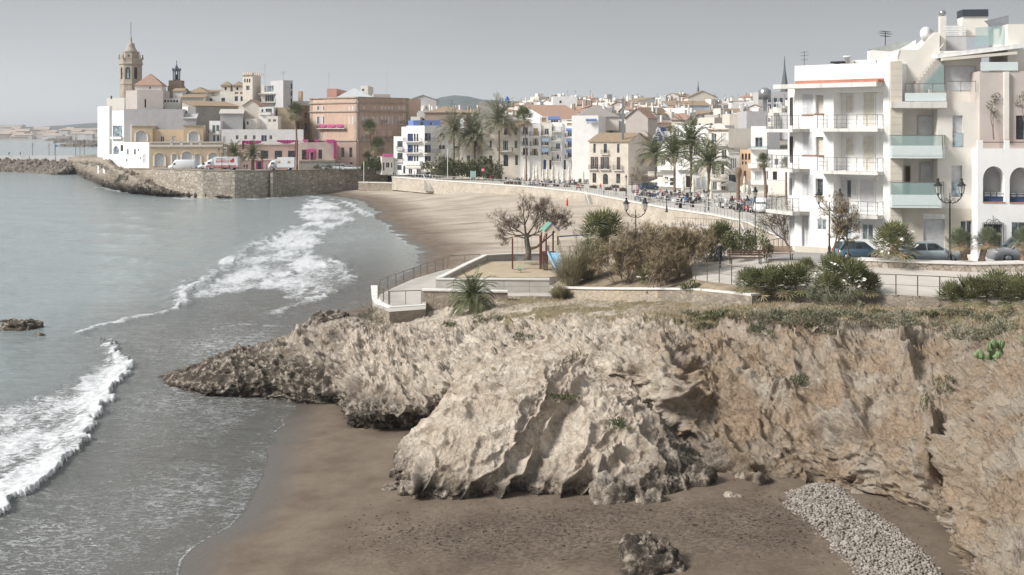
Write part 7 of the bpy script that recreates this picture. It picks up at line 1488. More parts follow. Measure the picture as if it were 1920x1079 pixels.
for i in range(6): n = -i*1.1-.3; ft_.box(m, L-.3, L+.15, z, z+.75, n-.5, n)
pb(m, 'battlement', CREAM, tw); trim(tw, ft_, [(454, 140.5, 474.5, 142)], SANDST, 'cornice', .3)
H('modern_house', 'modern white house with wide glazing and tiled roof edge beside the watch tower', 489, 352, 531, 351, 160, 215, mat=WARM, side=549, wins=[('g', 495.5, 161, 517, 173, None, GLASSL), ('g', 497, 178, 517, 191)], bals=[(486, 522, 176, .9, 'bar', .1), (490, 520, 192, .9)], roof='flat'); H('white_house', 'white gable wall climbing right of the modern house', 531, 347, 549, 349, 151, 215, mat=GREYW, dep=8, wins=[('d', 545, 157, 548, 167), ('d', 545, 170, 548, 181), ('d', 545, 185, 548, 197)])
H('beige_house', 'beige blank gable house with orange roof in front of the watch tower', 456, 338, 486, 338, 199, 250, mat=CREAM, side=None, dep=8, roof='gable-perp', rise=1.9, rmat=TERRA); H('white_house', 'white balcony house with wide window below the orange roof', 486, 338, 513, 338, 201, 250, mat=WHITE, dep=7, wins=[('g', 490, 205, 494, 211), ('g', 498, 204, 510, 212)], bals=[(487, 508, 215, .6, 'wall', .7)]); H('white_house', 'small white houses cluster below the beige gable', 460, 334, 482, 334, 223, 245, mat=WARM, dep=5, wins=[('x', 463, 228, 466, 234)]); H('white_house', 'flat white house with red tiled edge', 500, 335, 521, 335, 218, 250, mat=WARM, dep=6, wins=[('g', 503, 224, 508, 229), ('g', 512, 224, 518, 229)])
H('sandstone_house', 'blank sandstone block behind the tall fan palm', 520, 340, 555, 341, 202, 255, mat=stucco('sandstone_wall', (.48, .39, .28), .15), dep=9); H('brown_house', 'narrow dark brown house against the salmon palace', 562, 346, 581, 350, 198, 275, mat=stucco('brown_render', (.24, .17, .125), .2), dep=9, wins=[('d', 571, 212, 576, 222), ('d', 571, 232, 576, 246)])
for i, (a, b) in enumerate(((415, 432), (437, 455))): H('turret_house', ['left twin turret with pyramid tile cap', 'right twin turret with pyramid tile cap'][i], a, 372, b, 372, 160.5, 185, mat=CREAM, dep=3.2, roof='hip', rise=1.4, rmat=OLDT, cat='turret', wins=[('x', a+6, 164, a+10, 169)])
H('white_house', 'white villa with red lattice panels and blue windows below the turrets', 412, 357, 456, 357, 172, 205, mat=WARM, dep=7, wins=[('b', 415, 184, 422, 192), ('b', 440, 181, 446, 190), ('b', 451, 181, 456, 190), ('c', 440, 173, 447, 177, TERRA), ('c', 450, 173, 456, 177, TERRA)]); H('grey_house', 'small grey roof houses above the arcaded house', 386, 364, 416, 364, 181, 200, mat=GREYW, dep=7, wins=[('x', 393, 185, 398, 190)]); H('ochre_turret', 'tiny ochre turret behind the modern house', 559, 362, 565, 362, 171, 190, mat=OCHRE, dep=3, cat='turret'); H('grey_house', 'low grey parapet house left of the salmon palace', 550, 355, 582, 356, 190, 215, mat=WARM, dep=8)
# pink pavilion with magenta cloths
pk, fk, *_ = H('pink_building', 'long pink museum building hung with magenta cloth', 425, 322, 577, 326, 270, 320, mat=PKS, dep=8, wins=[('k'[0] if 0 else 'd', a, 283, a+14, 298) for a in (489, 515, 540)]+[('d', 482, 303, 490, 318)], cat='building')
trim(pk, fk, [(425, 269.5, 577, 272), (455, 265, 577, 267), (425, 299, 540, 300.5)], WARM, 'cornice', .2)
def drape(root, fc, x0, x1, y0, y1, mat, sag=0, tap=0, name='drape'):
    m = MB(); k = 14
    for i in range(k):
        a, b = x0+(x1-x0)*i/k, x0+(x1-x0)*(i+1)/k; f1_, f2_ = i/k, (i+1)/k
        s1, s2 = sag*math.sin(math.pi*f1_), sag*math.sin(math.pi*f2_); ua, za = fc.hit(a, y0); ub, zb = fc.hit(b, y0); _, zc_ = fc.hit(a, y1+s1); _, zd = fc.hit(b, y1+s2); n1, n2 = .35+.12*(i % 2), .35+.12*((i+1) % 2); m.quad(fc.W(ua, zc_, n1), fc.W(ub, zd, n2), fc.W(ub, zb, n2), fc.W(ua, za, n1))
    pb(m, name, mat, root)
drape(pk, fk, 455, 490, 264, 268, MAGENTA, 3); drape(pk, fk, 519, 555, 263, 265.5, MAGENTA, 4); drape(pk, fk, 553, 559, 263, 299, MAGENTA); drape(pk, fk, 454, 458, 264, 280, MAGENTA); drape(pk, fk, 480, 483, 302, 318, PINKC); drape(pk, fk, 490, 493, 302, 318, PINKC)
pv, fv, *_ = H('pink_building', 'pale pink pavilion with pink draped doorway', 560, 323, 628, 325, 268, 320, mat=stucco('pale_pink_render', (.66, .54, .48)), dep=8, wins=[('n' if 0 else 'd', 566, 281, 578, 300), ('d', 582, 281, 592, 300), ('d', 597, 281, 604, 298)], cat='building')
drape(pv, fv, 575, 593, 279, 284, PINKC, 2); drape(pv, fv, 575, 580, 282, 299, PINKC); drape(pv, fv, 588, 593, 282, 299, PINKC); drape(pv, fv, 625, 631, 264, 298, PINKC); drape(pv, fv, 611, 628, 262, 267, PINKC, 2); drape(pv, fv, 567, 578, 262, 264, PINKC, 3); drape(pv, fv, 590, 598, 262, 264, PINKC, 3)
m = MB(); fv.box(m, 0, fv.L, fv.hit(600, 304)[1], fv.hit(600, 301)[1], 0, 2); pb(m, 'terrace', STONE, pv); m = MB(); fv.box(m, 0, fv.L, 5.5, fv.hit(600, 304)[1], 0, 1.9); pb(m, 'terrace_wall', GST, pv)
# salmon palace
WS = SHW; wp = []
for a in (597, 608, 625, 643, 658): wp += [('s', a-2, 200, a+2, 207, WS)]
for a in (597, 608, 625, 643, 658): wp += [('s', a-2.2, 219, a+2.2, 233, WS), ('c', a-3, 246, a+3, 261, WS)]
wp += [('d', 640.5, 277, 645.5, 295), ('d', 655, 277, 660, 295), ('d', 655, 304, 661, 308)]
K0, K1, K2 = (XA(581, 347), 347), (XA(669, 334), 334), (XA(766, 352), 352)
pa, f0, f1_, _, bz, z1_ = H('salmon_palace', 'big salmon coloured palace with white shutters and stone cornices', 581, 347, 669, 334, 184, 320, z0=5.5, mat=SALMON, dep=26, wins=wp, bals=[(598, 650, 241, 1.1, 'bar')], side=None, cat='building')
fr = Fac(K1, K2); wr = []
for i, a in enumerate((683.5, 703, 719, 731.5, 752)): wr += [('s' if i in (2, 4) else ('c' if i < 2 else 'd'), a-2.5, 199, a+2.5, 206, WS), ('s', a-2.6, 218.5, a+2.6, 233, WS), ('c', a-3.2, 245, a+3.2, 262, WS)]
wr += [('c', 680, 276, 689, 294, WS), ('d', 730, 276, 735, 290)]
pr, fp_, *_ = H('salmon_palace', 'shaded right wing of the salmon palace facing the beach', 669.3, 333.9, 766, 350, 184, 320, z0=5.5, mat=stucco('salmon_render_shaded_weathered', (.52, .37, .29), stain=.6, streak=.5), dep=14, wins=wr, bals=[(678, 692, 233.5, .5), (714, 724, 232, .5), (746, 758, 233.5, .5), (678, 692, 262, .5), (700, 708, 262, .5), (714, 724, 262, .5), (728, 736, 262, .5)], cat='building')  # darker salmon base paints this wing's shade into its colour; streaks are weathering
for r_, f_, a, b in ((pa, f0, 581, 669), (pr, fp_, 669.5, 766)): trim(r_, f_, [(a, 183, b, 185), (a, 192, b, 194.5), (a, 208.5, b, 210.5), (a, 262, b, 265)], SANDST, 'cornice', .4); trim(r_, f_, [(a+.3, 185, a+4.5, 320), (b-4.5, 185, b-.3, 320)], SANDST, 'corner_stone', .12)
drape(pa, f0, 599, 613, 233.5, 237, PINKC, 3); drape(pa, f0, 614, 630, 233.5, 237, PINKC, 3); drape(pa, f0, 632, 645, 233.5, 237, PINKC, 3)
H('pink_building', 'pink ground floor terrace building joined to the palace', 631, 327, 668, 327, 268, 320, mat=PKS, dep=6, wins=[('d', 640, 277, 645.5, 295), ('d', 655, 277, 660.5, 295), ('d', 656, 305, 661, 308)], cat='building')
H('roof_room', 'pink box room on the roof of the palace', 613, 352, 631, 352, 166.5, 190, mat=plain('pink_box', (.55, .30, .25), .9), side=662, cat='roof room'); r_ = empty('glass_pyramid', (XA(664, 350), 350, 24), 0, 'pale zinc pyramid roof on the palace', 'roof'); m = MB(); a = [P(630, 183, 344), P(700, 183, 344), P(704, 183, 362), P(634, 183, 362), P(664, 165, 352)]; m.add(a, [(0, 1, 4), (1, 2, 4), (2, 3, 4), (3, 0, 4)]); pb(m, 'pyramid', plain('zinc', (.46, .48, .48), .5), r_); H('roof_room', 'white lift hut on the roof of the palace', 676, 360, 690, 360, 161, 190, mat=WARM, side=700, wins=[('d', 679, 167, 683, 171)], cat='roof room'); H('roof_room', 'low dark roofed room at the right of the palace roof', 700, 356, 732, 357, 177, 190, mat=TAUPE, dep=5, cat='roof room')
# blue and white beach house
BW = [(a, b, a+6.0, b+12) for a in (766, 777) for b in (250, 272, 292)]
bb = H('white_beach_house', 'curved white seafront house with deep blue shutters and balconies', 762, 318, 796, 315, 236, 328, mat=WHITE, dep=12, wins=[('b', x+o_, y, x+o_+3.4, y+14, SHBL if o_ in (0, 12) else None) for x in (766,) for y in (251, 272, 293) for o_ in (0, 5, 10, 15)]+[('g', 766, 317, 773, 328), ('g', 781, 317, 790, 328)], bals=[(760, 791, 266, 1.1), (760, 791, 287, 1.1), (760, 791, 308.5, 1.1, 'wall', .9)], cat='building')
H('white_beach_house', 'right half of the blue shuttered seafront house with cave like windows', 796.3, 315, 850, 322, 238, 328, mat=WHITE, dep=10, wins=[('b', x, y, x+3.6, y+14, SHBL if x == 798 else None) for x in (798, 804) for y in (250, 272, 293)]+[('dA', x, y, x+5.5, y+8) for x in (823, 829) for y in (272, 293)]+[('dA', 824, 250, 834, 258), ('g', 800, 318, 815, 328)], bals=[(795.5, 822, 266, 1.2), (795.5, 822, 287, 1.2), (795.5, 822, 308.5, 1.3, 'wall', .9)], cat='building')
H('penthouse', 'blue painted penthouse on the blue shuttered seafront house', 775, 324, 826, 326, 226, 240, mat=plain('sky_blue_paint', (.17, .25, .55), .8), dep=8, wins=[('g', 788, 228, 795, 236), ('g', 806, 228, 811, 236)], cat='penthouse')
H('white_house', 'narrow white house with loggia balconies left of the blue shuttered one', 738, 320, 762, 318.5, 256, 328, mat=WHITE, dep=12, wins=[('l' if 0 else 'd', 745, 265, 755, 276), ('d', 745, 287, 755, 299), ('d', 745, 310, 753, 319), ('dA', 756, 311, 760, 326)], bals=[(744, 756, 281, .5), (744, 756, 303.5, .5)]); cr, fcr, *_ = H('cream_house', 'tiny cream house with pink cloth on its roof', 716, 318, 738, 319, 294, 328, mat=WARM, dep=7, wins=[('d', 718, 305, 721, 320), ('g', 723.5, 305, 730.5, 315), ('g', 733, 305, 736, 315)])
drape(cr, fcr, 717, 737, 289, 294, PINKC, 1)
def awning(name, label, px0, px1, py, Y, out, drop, mat, group=None, n=8):
    x0, _, z = P(px0, py, Y); x1 = XA(px1, Y); o = empty(name, (x0, Y, z), 0, label, 'awning', group); m = MB(); w_ = x1-x0
    for i in range(n): m.add([(w_*i/n, 0, 0), (w_*(i+1)/n, 0, 0), (w_*(i+1)/n, -out, -drop), (w_*i/n, -out, -drop)], [(0, 1, 2, 3)])
    m.add([(0, -out, -drop), (w_, -out, -drop), (w_, -out, -drop-.3), (0, -out, -drop-.3)], [(0, 1, 2, 3)]); m.build('canvas', mat, o); m = MB(); m.bar((0, 0, -.1), (0, -out, -drop-.05), .06); m.bar((w_, 0, -.1), (w_, -out, -drop-.05), .06); m.build('arm', FRAMEW, o)
awning('awning', 'long cream awning at the right of the beach house', 796, 845, 311, 315, 4, 1.3, AWNC); awning('awning', 'short cream awning at the left of the beach house', 761, 790, 311, 314.8, 1.5, .5, AWNC)
# seafront row
H('cream_palace', 'tall cream mansion with tall windows and arched door behind the date palms', 905, 300, 976, 298, 226, None, mat=CREAM, dep=12, wins=[('d', 945, 241, 952, 253), ('d', 965, 240, 969.5, 253), ('d', 918, 264, 922, 277), ('s', 945.5, 264, 950, 282, SHGN), ('d', 965, 264, 970, 278), ('dA', 944, 290, 953, 312), ('d', 966, 291, 971, 310), ('d', 917, 292, 923, 308)], bals=[(934, 962, 284, 1.2)], cat='building'); H('cream_palace', 'lower cream wing of the mansion behind the palms', 862, 306, 906, 302, 245, None, mat=CREAM, dep=12, wins=[('d', 875, 262, 880, 275), ('d', 890, 262, 895, 275), ('d', 875, 292, 881, 310)], cat='building')
row = [('white town house with dark open balconies right of the thin palm', 976, 993, 231, WHITE, [('d', 980.5, 239, 989.5, 252), ('d', 980.5, 259, 989.5, 272), ('x', 980.5, 278, 989.5, 291, None)], [(979, 990, 254), (979, 990, 273.5), (979, 990, 293)], ),
 ('white town house with tan wooden shutters', 993, 1014, 233, WHITE, [('c', 1000, 241, 1009, 255, SHTAN), ('s', 1002, 260, 1006.5, 273, SHTAN), ('s', 1000, 279, 1005, 292, SHTAN)], [(993.5, 1010.5, 255), (994.5, 1010, 273.5), (995.5, 1009, 292)]),
 ('cream town house with small blue awnings', 1014, 1034.5, 232, WARM, [('g', 1021, 241.5, 1029, 253), ('g', 1021, 260, 1028, 273), ('g', 1021, 279, 1028, 290), ('c', 1019, 300, 1024, 318, SHBL), ('x', 1030, 300, 1034, 318)], [(1016, 1029, 254), (1017, 1028.5, 273), (1017, 1028.5, 291)]),
 ('narrow white town house with grey blind and curved balcony', 1034.5, 1054, 230, WHITE, [('c', 1039, 249, 1053, 262, SHW), ('g', 1042, 269, 1050, 280), ('d', 1044, 290, 1048, 298)], [(1036, 1053, 246), (1035, 1053, 264), (1034, 1051, 284), (1036, 1052, 302)]),
 ('white town house with blue awnings over glazed doors', 1054, 1078.5, 228, WHITE, [('g', 1064, 245, 1073, 256.5), ('g', 1064, 264, 1073, 276.5), ('g', 1064, 284, 1073, 296), ('c', 1063, 231, 1072, 236, SHTAN), ('d', 1057, 300, 1061, 318), ('d', 1071, 300, 1074, 318)], [(1060, 1073, 258), (1060, 1073, 278), (1060, 1073, 298)])]
for lb, a, b, top, mt, ws, bs in row: H('town_house', lb, a, 297, b, 296.5, top, None, mat=mt, dep=13, wins=ws, bals=[(*q, .9) for q in bs], group='seafront town houses')
for i, (a, b, py) in enumerate(((1061, 1074, 241), (1061, 1074, 261), (1061, 1074, 281))): awning('awning', 'small blue awning of the %s floor on the white town house' % ['top', 'middle', 'lower'][i], a, b, py, 296, 1.1, .45, AWNB)
for i, (a, b, py) in enumerate(((1017, 1028, 258), (1016, 1028, 277))): awning('awning', '%s of the two pale blue awnings on the cream town house' % ['upper', 'lower'][i], a, b, py, 296.3, 1.2, .9, plain('pale_blue_canvas', (.25, .36, .48), .8))
H('roof_terrace', 'cream penthouse with sand coloured blind above the town houses', 1012, 305, 1050, 305, 219, 235, mat=WARM, dep=6, wins=[('c', 1016, 221, 1024, 229, SHTAN), ('g', 1033, 222, 1047, 230)], cat='penthouse'); awning('awning', 'big royal blue awning on the roof terrace', 1027, 1050, 218.5, 303.5, 2.2, .7, AWNB)
H('white_house', 'large white house with blank side wall and blue awning strip', 1072, 288, 1122, 287, 217, None, mat=WHITE, side=1154, wins=[('c', 1101, 226, 1119, 233, SHW)]); awning('awning', 'thin dark blue awning strip under the roof of the large white house', 1098, 1119, 223, 286.8, .6, .3, AWNB)
H('white_house', 'white loft house below the big grey hip roof', 1054, 300, 1078, 300, 224, 250, mat=WARM, dep=5, wins=[('c', 1063, 226, 1072, 232, TERRA)])
H('tiled_house', 'house with long bright terracotta gable roof behind the town houses', 1030, 318, 1105, 322, 224, 245, mat=WHITE, dep=18, roof='shed', rise=4.3, rmat=TERRA); H('tiled_house', 'house with wide grey pyramid roof', 1080, 312, 1160, 312, 219, 245, mat=WARM, dep=22, roof='hip', rise=3.2, rmat=GREYT)
bh, fb, fs_, *_ = H('old_stone_house', 'old patterned house with brown shutters and mossy tiled roof', 1105, 272, 1178, 268, 265.5, None, mat=masonry('patterned_wall', (.68, .62, .53), (.58, .52, .44), (.62, .56, .48), 1.1, 1, .02, .1), side=1216, roof='gable', rise=2.0, rmat=OLDT, cat='house',
  wins=[('d', 1112.5, 270, 1117, 287), ('d', 1132, 270, 1138, 287), ('d', 1157, 270, 1161.5, 287), ('s', 1111, 294.5, 1118, 317, SHBR), ('s', 1130, 294.5, 1138, 317, SHBR), ('c', 1156.5, 295, 1163, 318, SHBR), ('d', 1111, 325, 1118, 343), ('dA', 1130.5, 326, 1140, 346, None), ('d', 1155.5, 326, 1163, 344)], bals=[(1127, 1142, 289, .4, 'bar', .9), (1104, 1121, 318, .5), (1125, 1144, 318, .5), (1150, 1168, 319, .5)], swins=[('x', 1187, 264, 1190, 265.5), ('x', 1200, 264, 1203, 265.5), ('c', 1190.5, 315, 1195, 322, SHW)])
H('taupe_house', 'tall plain taupe gable house behind the old stone house', 1173, 300, 1215, 298, 222, None, mat=TAUPE, side=1232, roof='gable-perp', rise=2.6, rmat=TERRA)
H('white_house', 'white villa with steep blue striped gable behind the palms', 1233, 262, 1266, 260, 247, None, mat=WHITE, dep=10, roof='flat', wins=[('c', 1248, 248, 1258, 262, SHW), ('g', 1240, 298, 1247, 311), ('g', 1246, 332, 1253, 345), ('d', 1256, 334, 1263, 348)], bals=[(1236, 1282, 318, 1.2, 'wall', 1.)])
r_ = empty('gable_roof', P(1232, 262, 260), 0, 'steep blue and white striped gable of the white villa', 'roof'); m = MB(); v = [P(1222, 266, 259), P(1238, 266, 259), P(1234, 239, 259)]; m.add(v+[P(1248, 239, 268), P(1252, 262, 268)], [(0, 1, 2), (1, 4, 3, 2)]); pb(m, 'gable', plain('cobalt_paint', (.05, .08, .30), .7), r_); m = MB(); m.bar(v[0], v[2], .3); m.bar(v[2], P(1246, 262, 259), .3); [m.bar(P(1225+i*2.6, 261-i*4.8, 258.8), P(1235+i*.9, 261-i*4.8, 258.8), .14) for i in range(5)]; pb(m, 'trim', FRAMEW, r_)
H('white_house', 'white flat house with round corner balcony and red parapet trim', 1266, 257, 1330, 252, 235, None, mat=WHITE, dep=12, wins=[('g', 1300, 270, 1312, 292), ('c', 1320, 275, 1328, 290, SHW), ('g', 1275, 250, 1281, 262), ('x', 1286, 330, 1298, 352), ('c', 1306, 335, 1313, 352, SHW), ('c', 1316, 332, 1323, 350, SHW)], bals=[(1268, 1300, 262, 1., 'wall', .8), (1270, 1305, 318, 1., 'wall', .9), (1300, 1330, 300, .7)])
c_, fc_, *_ = H('cream_house', 'cream house with curved gable top and three balcony floors', 1327, 248, 1366, 245, 241, None, mat=WARM, side=1408, wins=[('g', 1334, 251, 1343, 268), ('c', 1352, 251, 1361, 268, SHW), ('g', 1334, 280, 1343, 296), ('g', 1353, 281, 1362, 299), ('g', 1335, 309, 1341, 328), ('g', 1352, 309, 1358, 328), ('g', 1336, 341, 1344, 358), ('g', 1352, 341, 1360, 358)], bals=[(1328, 1364, 272, .9), (1330, 1364, 301, .9), (1329, 1364, 333, .9)])
m = MB(); u0, z = fc_.hit(1333, 241); u1, _ = fc_.hit(1360, 241); r2 = (u1-u0)/2; k = 12; vs = [((u0+u1)/2-r2*math.cos(math.pi*i/k), z+r2*.62*math.sin(math.pi*i/k)) for i in range(k+1)]; m.add([fc_.W(u, zz, .0) for u, zz in vs]+[fc_.W(u, zz, -.4) for u, zz in vs], [tuple(range(k, -1, -1)), tuple(range(k+1, 2*k+2))]+[(i, i+1, k+2+i, k+1+i) for i in range(k)]); pb(m, 'curved_gable', WARM, c_); trim(c_, fc_, [(1327, 242.5, 1366, 244)], TERRA, 'cornice', .5)
awning('awning', 'cream awning above the ground floor of the curved gable house', 1332, 1366, 334, 245.5, 1.6, .5, AWNC)
H('white_house', 'small white house with three tall windows and iron gallery', 1366, 242, 1387, 241, 286, None, mat=WHITE, dep=9, wins=[('g', 1370.5, 297, 1372.5, 316), ('g', 1374.5, 297, 1376.5, 316), ('g', 1378, 297, 1380, 316), ('d', 1366.5, 328, 1380, 345)], bals=[(1366, 1387, 285, .5, 'bar', .8)]); H('peach_house', 'peach house with small arched gallery', 1387, 240, 1408, 239, 281, None, mat=stucco('peach_render', (.62, .43, .29)), dep=10, wins=[('xA', 1390.5+i*6.2, 288, 1394.5+i*6.2, 300) for i in range(3)]+[('d', 1391, 303, 1394, 309), ('d', 1397, 303, 1400, 309), ('c', 1394.5, 321, 1399, 345, SHBR)])
H('white_modern_house', 'white modern house with stepped balconies behind the fan palm', 1408, 232, 1438, 231, 237, None, mat=WHITE, side=1462, wins=[('g', 1416, 258, 1430, 277), ('c', 1416, 322, 1428, 340, SHW)], bals=[(1404, 1440, 279, 1.2, 'glass', .5), (1404, 1442, 314, 1.2, 'wall', .8), (1404, 1446, 345, 1.2, 'wall', .8)]); H('white_house', 'low white house with blue edged terrace behind the near block', 1440, 228, 1500, 226, 281, None, mat=WHITE, dep=9, wins=[('x', 1449, 322, 1457, 338), ('g', 1452, 298, 1460, 310)], bals=[(1440, 1480, 345, 1.5, 'wall', .8)]); H('grey_house', 'grey metal clad house behind the white modern house', 1400, 275, 1440, 275, 209, 300, mat=LIL, dep=12); H('cream_house', 'cream walled terrace house left of the grey metal clad one', 1368, 285, 1402, 285, 214, 300, mat=CREAM, dep=10)
for i, (a, b, py, Y, o_, d_, lb) in enumerate([(1384, 1432, 347, 235, 4, 1.4, 'wide cream awning under the peach house'), (1440, 1490, 343, 225, 5, 2., 'wide cream awning left of the near apartment block'), (1215, 1240, 322, 252, 3, .8, 'white awning beside the old stone house')]): awning('awning', lb, a, b, py, Y, o_, d_, AWNC)
# --- crowded roofs behind: individual houses row by row
rr = random.Random(77); mats_ = [(WHITE, 'white'), (WARM, 'off white'), (GREYW, 'grey'), (CREAM, 'cream'), (WHITE, 'bright white'), (TAUPE, 'taupe'), (WARM, 'pale')]
ADJ = ['narrow', 'wide', 'low', 'plain', 'stepped', 'small', 'boxy']; RL = {0: 'with a flat roof', 1: 'with an orange tiled roof', 2: 'with a brown tiled roof'}
PAN = plain('far_window', (.10, .105, .11), .4)
for ri, (Y, top, x0, x1, ws) in enumerate([(322, 226, 1150, 1330, 1), (345, 217, 770, 1480, 1), (385, 208, 880, 1480, 1), (430, 201, 770, 1480, 1), (490, 195, 900, 1480, .8), (560, 190, 1000, 1500, .8), (640, 186, 1010, 1500, .8)]):
    px = x0
    while px < x1:
        w_ = rr.uniform(16, 40)*ws; t_ = top+rr.uniform(-6, 5)+(6 if px < 1000 and ri > 1 else 0); mt, cn = rr.choice(mats_); rf = rr.choice([0, 0, 0, 0, 0, 0, 1, 2]); Y_ = Y+rr.uniform(-10, 10); dp = rr.uniform(9, 14); ang = rr.uniform(-4, 4)
        if ri == 1 and 900 < px < 960: px += 20; continue
        r_, f_, s1, _, bz, z1 = house('house', '%s %s house %s, %s' % (rr.choice(ADJ), cn, RL[rf], ['just behind the palms', 'behind the seafront', 'second from the seafront', 'in the middle', 'further back', 'near the skyline', 'on the skyline'][ri]), px, Y_-ang, px+w_, Y_+ang, t_, 262, mat=mt, dep=dp, roof='flat' if rf == 0 else rr.choice(['gable', 'shed', 'gable-perp']), rise=rr.uniform(1, 2.2), rmat=TERRA if rf == 1 else OLDT, group='houses crowding the hillside town')
        L = f_.L; k = max(1, int(L/2.2))
        for i in range(k):
            if rr.random() < .3: continue
            u = L*(i+.5)/k; zz = z1-rr.choice([1.5, 1.8]); m = MB(); f_.box(m, u-.4, u+.4, zz-1.1, zz, .0, .05); pb(m, 'window', PAN, r_)
            if rr.random() < .6: m = MB(); f_.box(m, u-.4, u+.4, zz-4.2, zz-2.9, .0, .05); pb(m, 'window', PAN, r_)
        if rf == 0:
            if rr.random() < .7: u = rr.uniform(.2, .7)*L; m = MB(); f_.box(m, u, u+rr.uniform(1.6, 3.5), z1-.5, z1+rr.uniform(1, 2.2), -6, -3); pb(m, 'stair_hut', rr.choice([WHITE, WARM, GREYW]), r_)
        for q in range(rr.randint(1, 3)): u = rr.uniform(.05, .95)*L; n = -rr.uniform(1, 6); h = rr.uniform(.8, 1.8); m = MB(); f_.box(m, u-.25, u+.25, z1-.3, z1+h+(1 if rf else 0), n-.4, n); f_.box(m, u-.33, u+.33, z1+h+(1 if rf else 0)+.003, z1+h+.15+(1 if rf else 0), n-.45, n+.05); pb(m, 'chimney', rr.choice([WHITE, WARM, SANDST]), r_)
        if rr.random() < .42: p_ = f_.W(L*rr.uniform(.2, .8), z1, -3); antenna('antenna', 'thin television aerial on a town roof', p_[0], p_[1], z1-.5, rr.uniform(2.5, 5), 1.1, 'television aerials over the town')
        if rr.random() < .12: p_ = f_.W(L*.5, z1+.5, -2); m = MB(); m.lathe((0, 0, 0), [(.6, 0), (.6, 1.3), (.1, 1.5)], 8); o = m.build('water_tank', rr.choice([WHITE, GREYW, plain('steel', (.35, .35, .36), .3, metal=.7)])); o.location = p_; tag(o, 'round water tank on a town roof', 'water tank', 'roof water tanks')
        px += w_*rr.uniform(.75, 1.05)
# named bits of the skyline
H('hall', 'big pale grey barn like hall on the skyline right of the palace', 768, 430, 818, 430, 187, 240, mat=GREYW, dep=14, roof='gable-perp', rise=1.8, rmat=CONC, cat='hall', wins=[('x', 783, 198, 790, 203)]); H('brown_roof_house', 'wide house with brown tiled hip roof above the beach house', 796, 336, 874, 336, 211, 240, mat=stucco('brown_render2', (.40, .31, .24)), dep=12, roof='hip', rise=1.9, rmat=OLDT, cat='house'); H('white_building', 'blank white wall building behind the date palms', 862, 350, 905, 350, 209, 250, mat=GREYW, dep=10, cat='building'); H('stone_tower_house', 'rough stone block house with white windows behind the palms', 897, 340, 932, 340, 191, 250, mat=GST, dep=9, cat='house')
H('white_building', 'large white block with red brick parapet bays on the skyline', 1036, 410, 1082, 410, 181, 230, mat=WHITE, dep=12, wins=[('d', 1049, 189, 1053, 194), ('c', 1039, 178, 1046, 180.5, TERRA)], cat='building'); H('blue_house', 'long light blue house with brown tiled roof', 1253, 400, 1332, 400, 198, 230, mat=plain('light_blue_paint', (.42, .54, .66), .9), dep=14, roof='shed', rise=1.9, rmat=OLDT, cat='house'); H('gable_house', 'broad beige gable wall on the skyline below the thin spire', 1290, 520, 1345, 520, 183, 210, mat=CREAM, dep=14, roof='gable-perp', rise=3, rmat=OLDT, cat='house')
H('apartment_slab', 'long white apartment slab on the skyline left of the near block', 1422, 440, 1500, 440, 173, 240, mat=GREYW, dep=10, wins=[('b', 1440+i*11, 184+j*12, 1446+i*11, 192+j*12) for i in range(5) for j in range(2)], cat='building')
for lb, px, b, t_, Y, w_ in (('dark church spire on the skyline beside the near apartment block', 1471, 172, 105, 600, 7), ('thin spire rising from the middle of the town', 1309, 172, 152, 560, 2.2)):
    r_ = empty('spire', P(px, b+10, Y), 0, lb, 'spire'); k_ = Y/F; m = MB(); x, y, z = P(px, b, Y); m.lathe((x, y, z), [(w_*2.0*k_, -10*k_), (w_*2.2*k_, -2*k_), (w_*1.1*k_, 0), (w_*.75*k_, (b-t_)*.3*k_), (w_*.28*k_, (b-t_)*.62*k_), (.1, (b-t_)*k_)], 8); m.sm = set(); pb(m, 'cone', plain('slate', (.13, .14, .15), .7), r_)
    if w_ > 3:
        for s in (-1, 1): m = MB(); m.lathe((x+s*6*k_, y, z+2*k_), [(1.5*k_, 0), (1.7*k_, 4*k_), (0, 6*k_)], 5); pb(m, 'turret', plain('slate', (.13, .14, .15), .7), r_)
m = MB(); m.lathe((0, 0, 0), [(.5, 0), (.8, .5), (.8, 1.3), (.4, 1.8), (.4, 2.2)], 10); o = m.build('water_tank', plain('blue_tank', (.02, .08, .35), .5)); o.location = P(951, 193, 420); tag(o, 'royal blue water tank on the skyline above the date palms', 'water tank')
m = MB(); m.lathe((0, 0, 0), [(1.6, 0), (1.6, 2.4), (.6, 3)], 10); m.bar((0, 0, -6), (0, 0, 0), .9); o = m.build('steel_flue', plain('steel', (.35, .35, .36), .3, metal=.7)); o.location = P(1434, 187, 300); tag(o, 'big round steel ventilation flue on a roof near the white apartment block', 'flue')
m = MB(); m.bar((0, 0, 0), (0, 0, 9), .5); m.lathe((0, 0, 9), [(.3, 0), (.45, .2), (.3, .5)], 6); o = m.build('steel_flue', plain('steel', (.35, .35, .36), .3, metal=.7)); o.location = P(1168, 262, 270); tag(o, 'tall shiny kitchen flue beside the large white house', 'flue')
antenna('antenna', 'tall lattice aerial mast behind the watch tower', *P(497, 160, 360), 6.5, .7); antenna('antenna', 'aerial on the modern house roof', *P(531, 152, 352), 2.8, 1); antenna('antenna', 'thin aerial on the left of the palace roof', *P(617, 168, 352), 5, .5); antenna('antenna', 'very tall thin aerial right of the palace roof', *P(726, 184, 352), 8, .3)
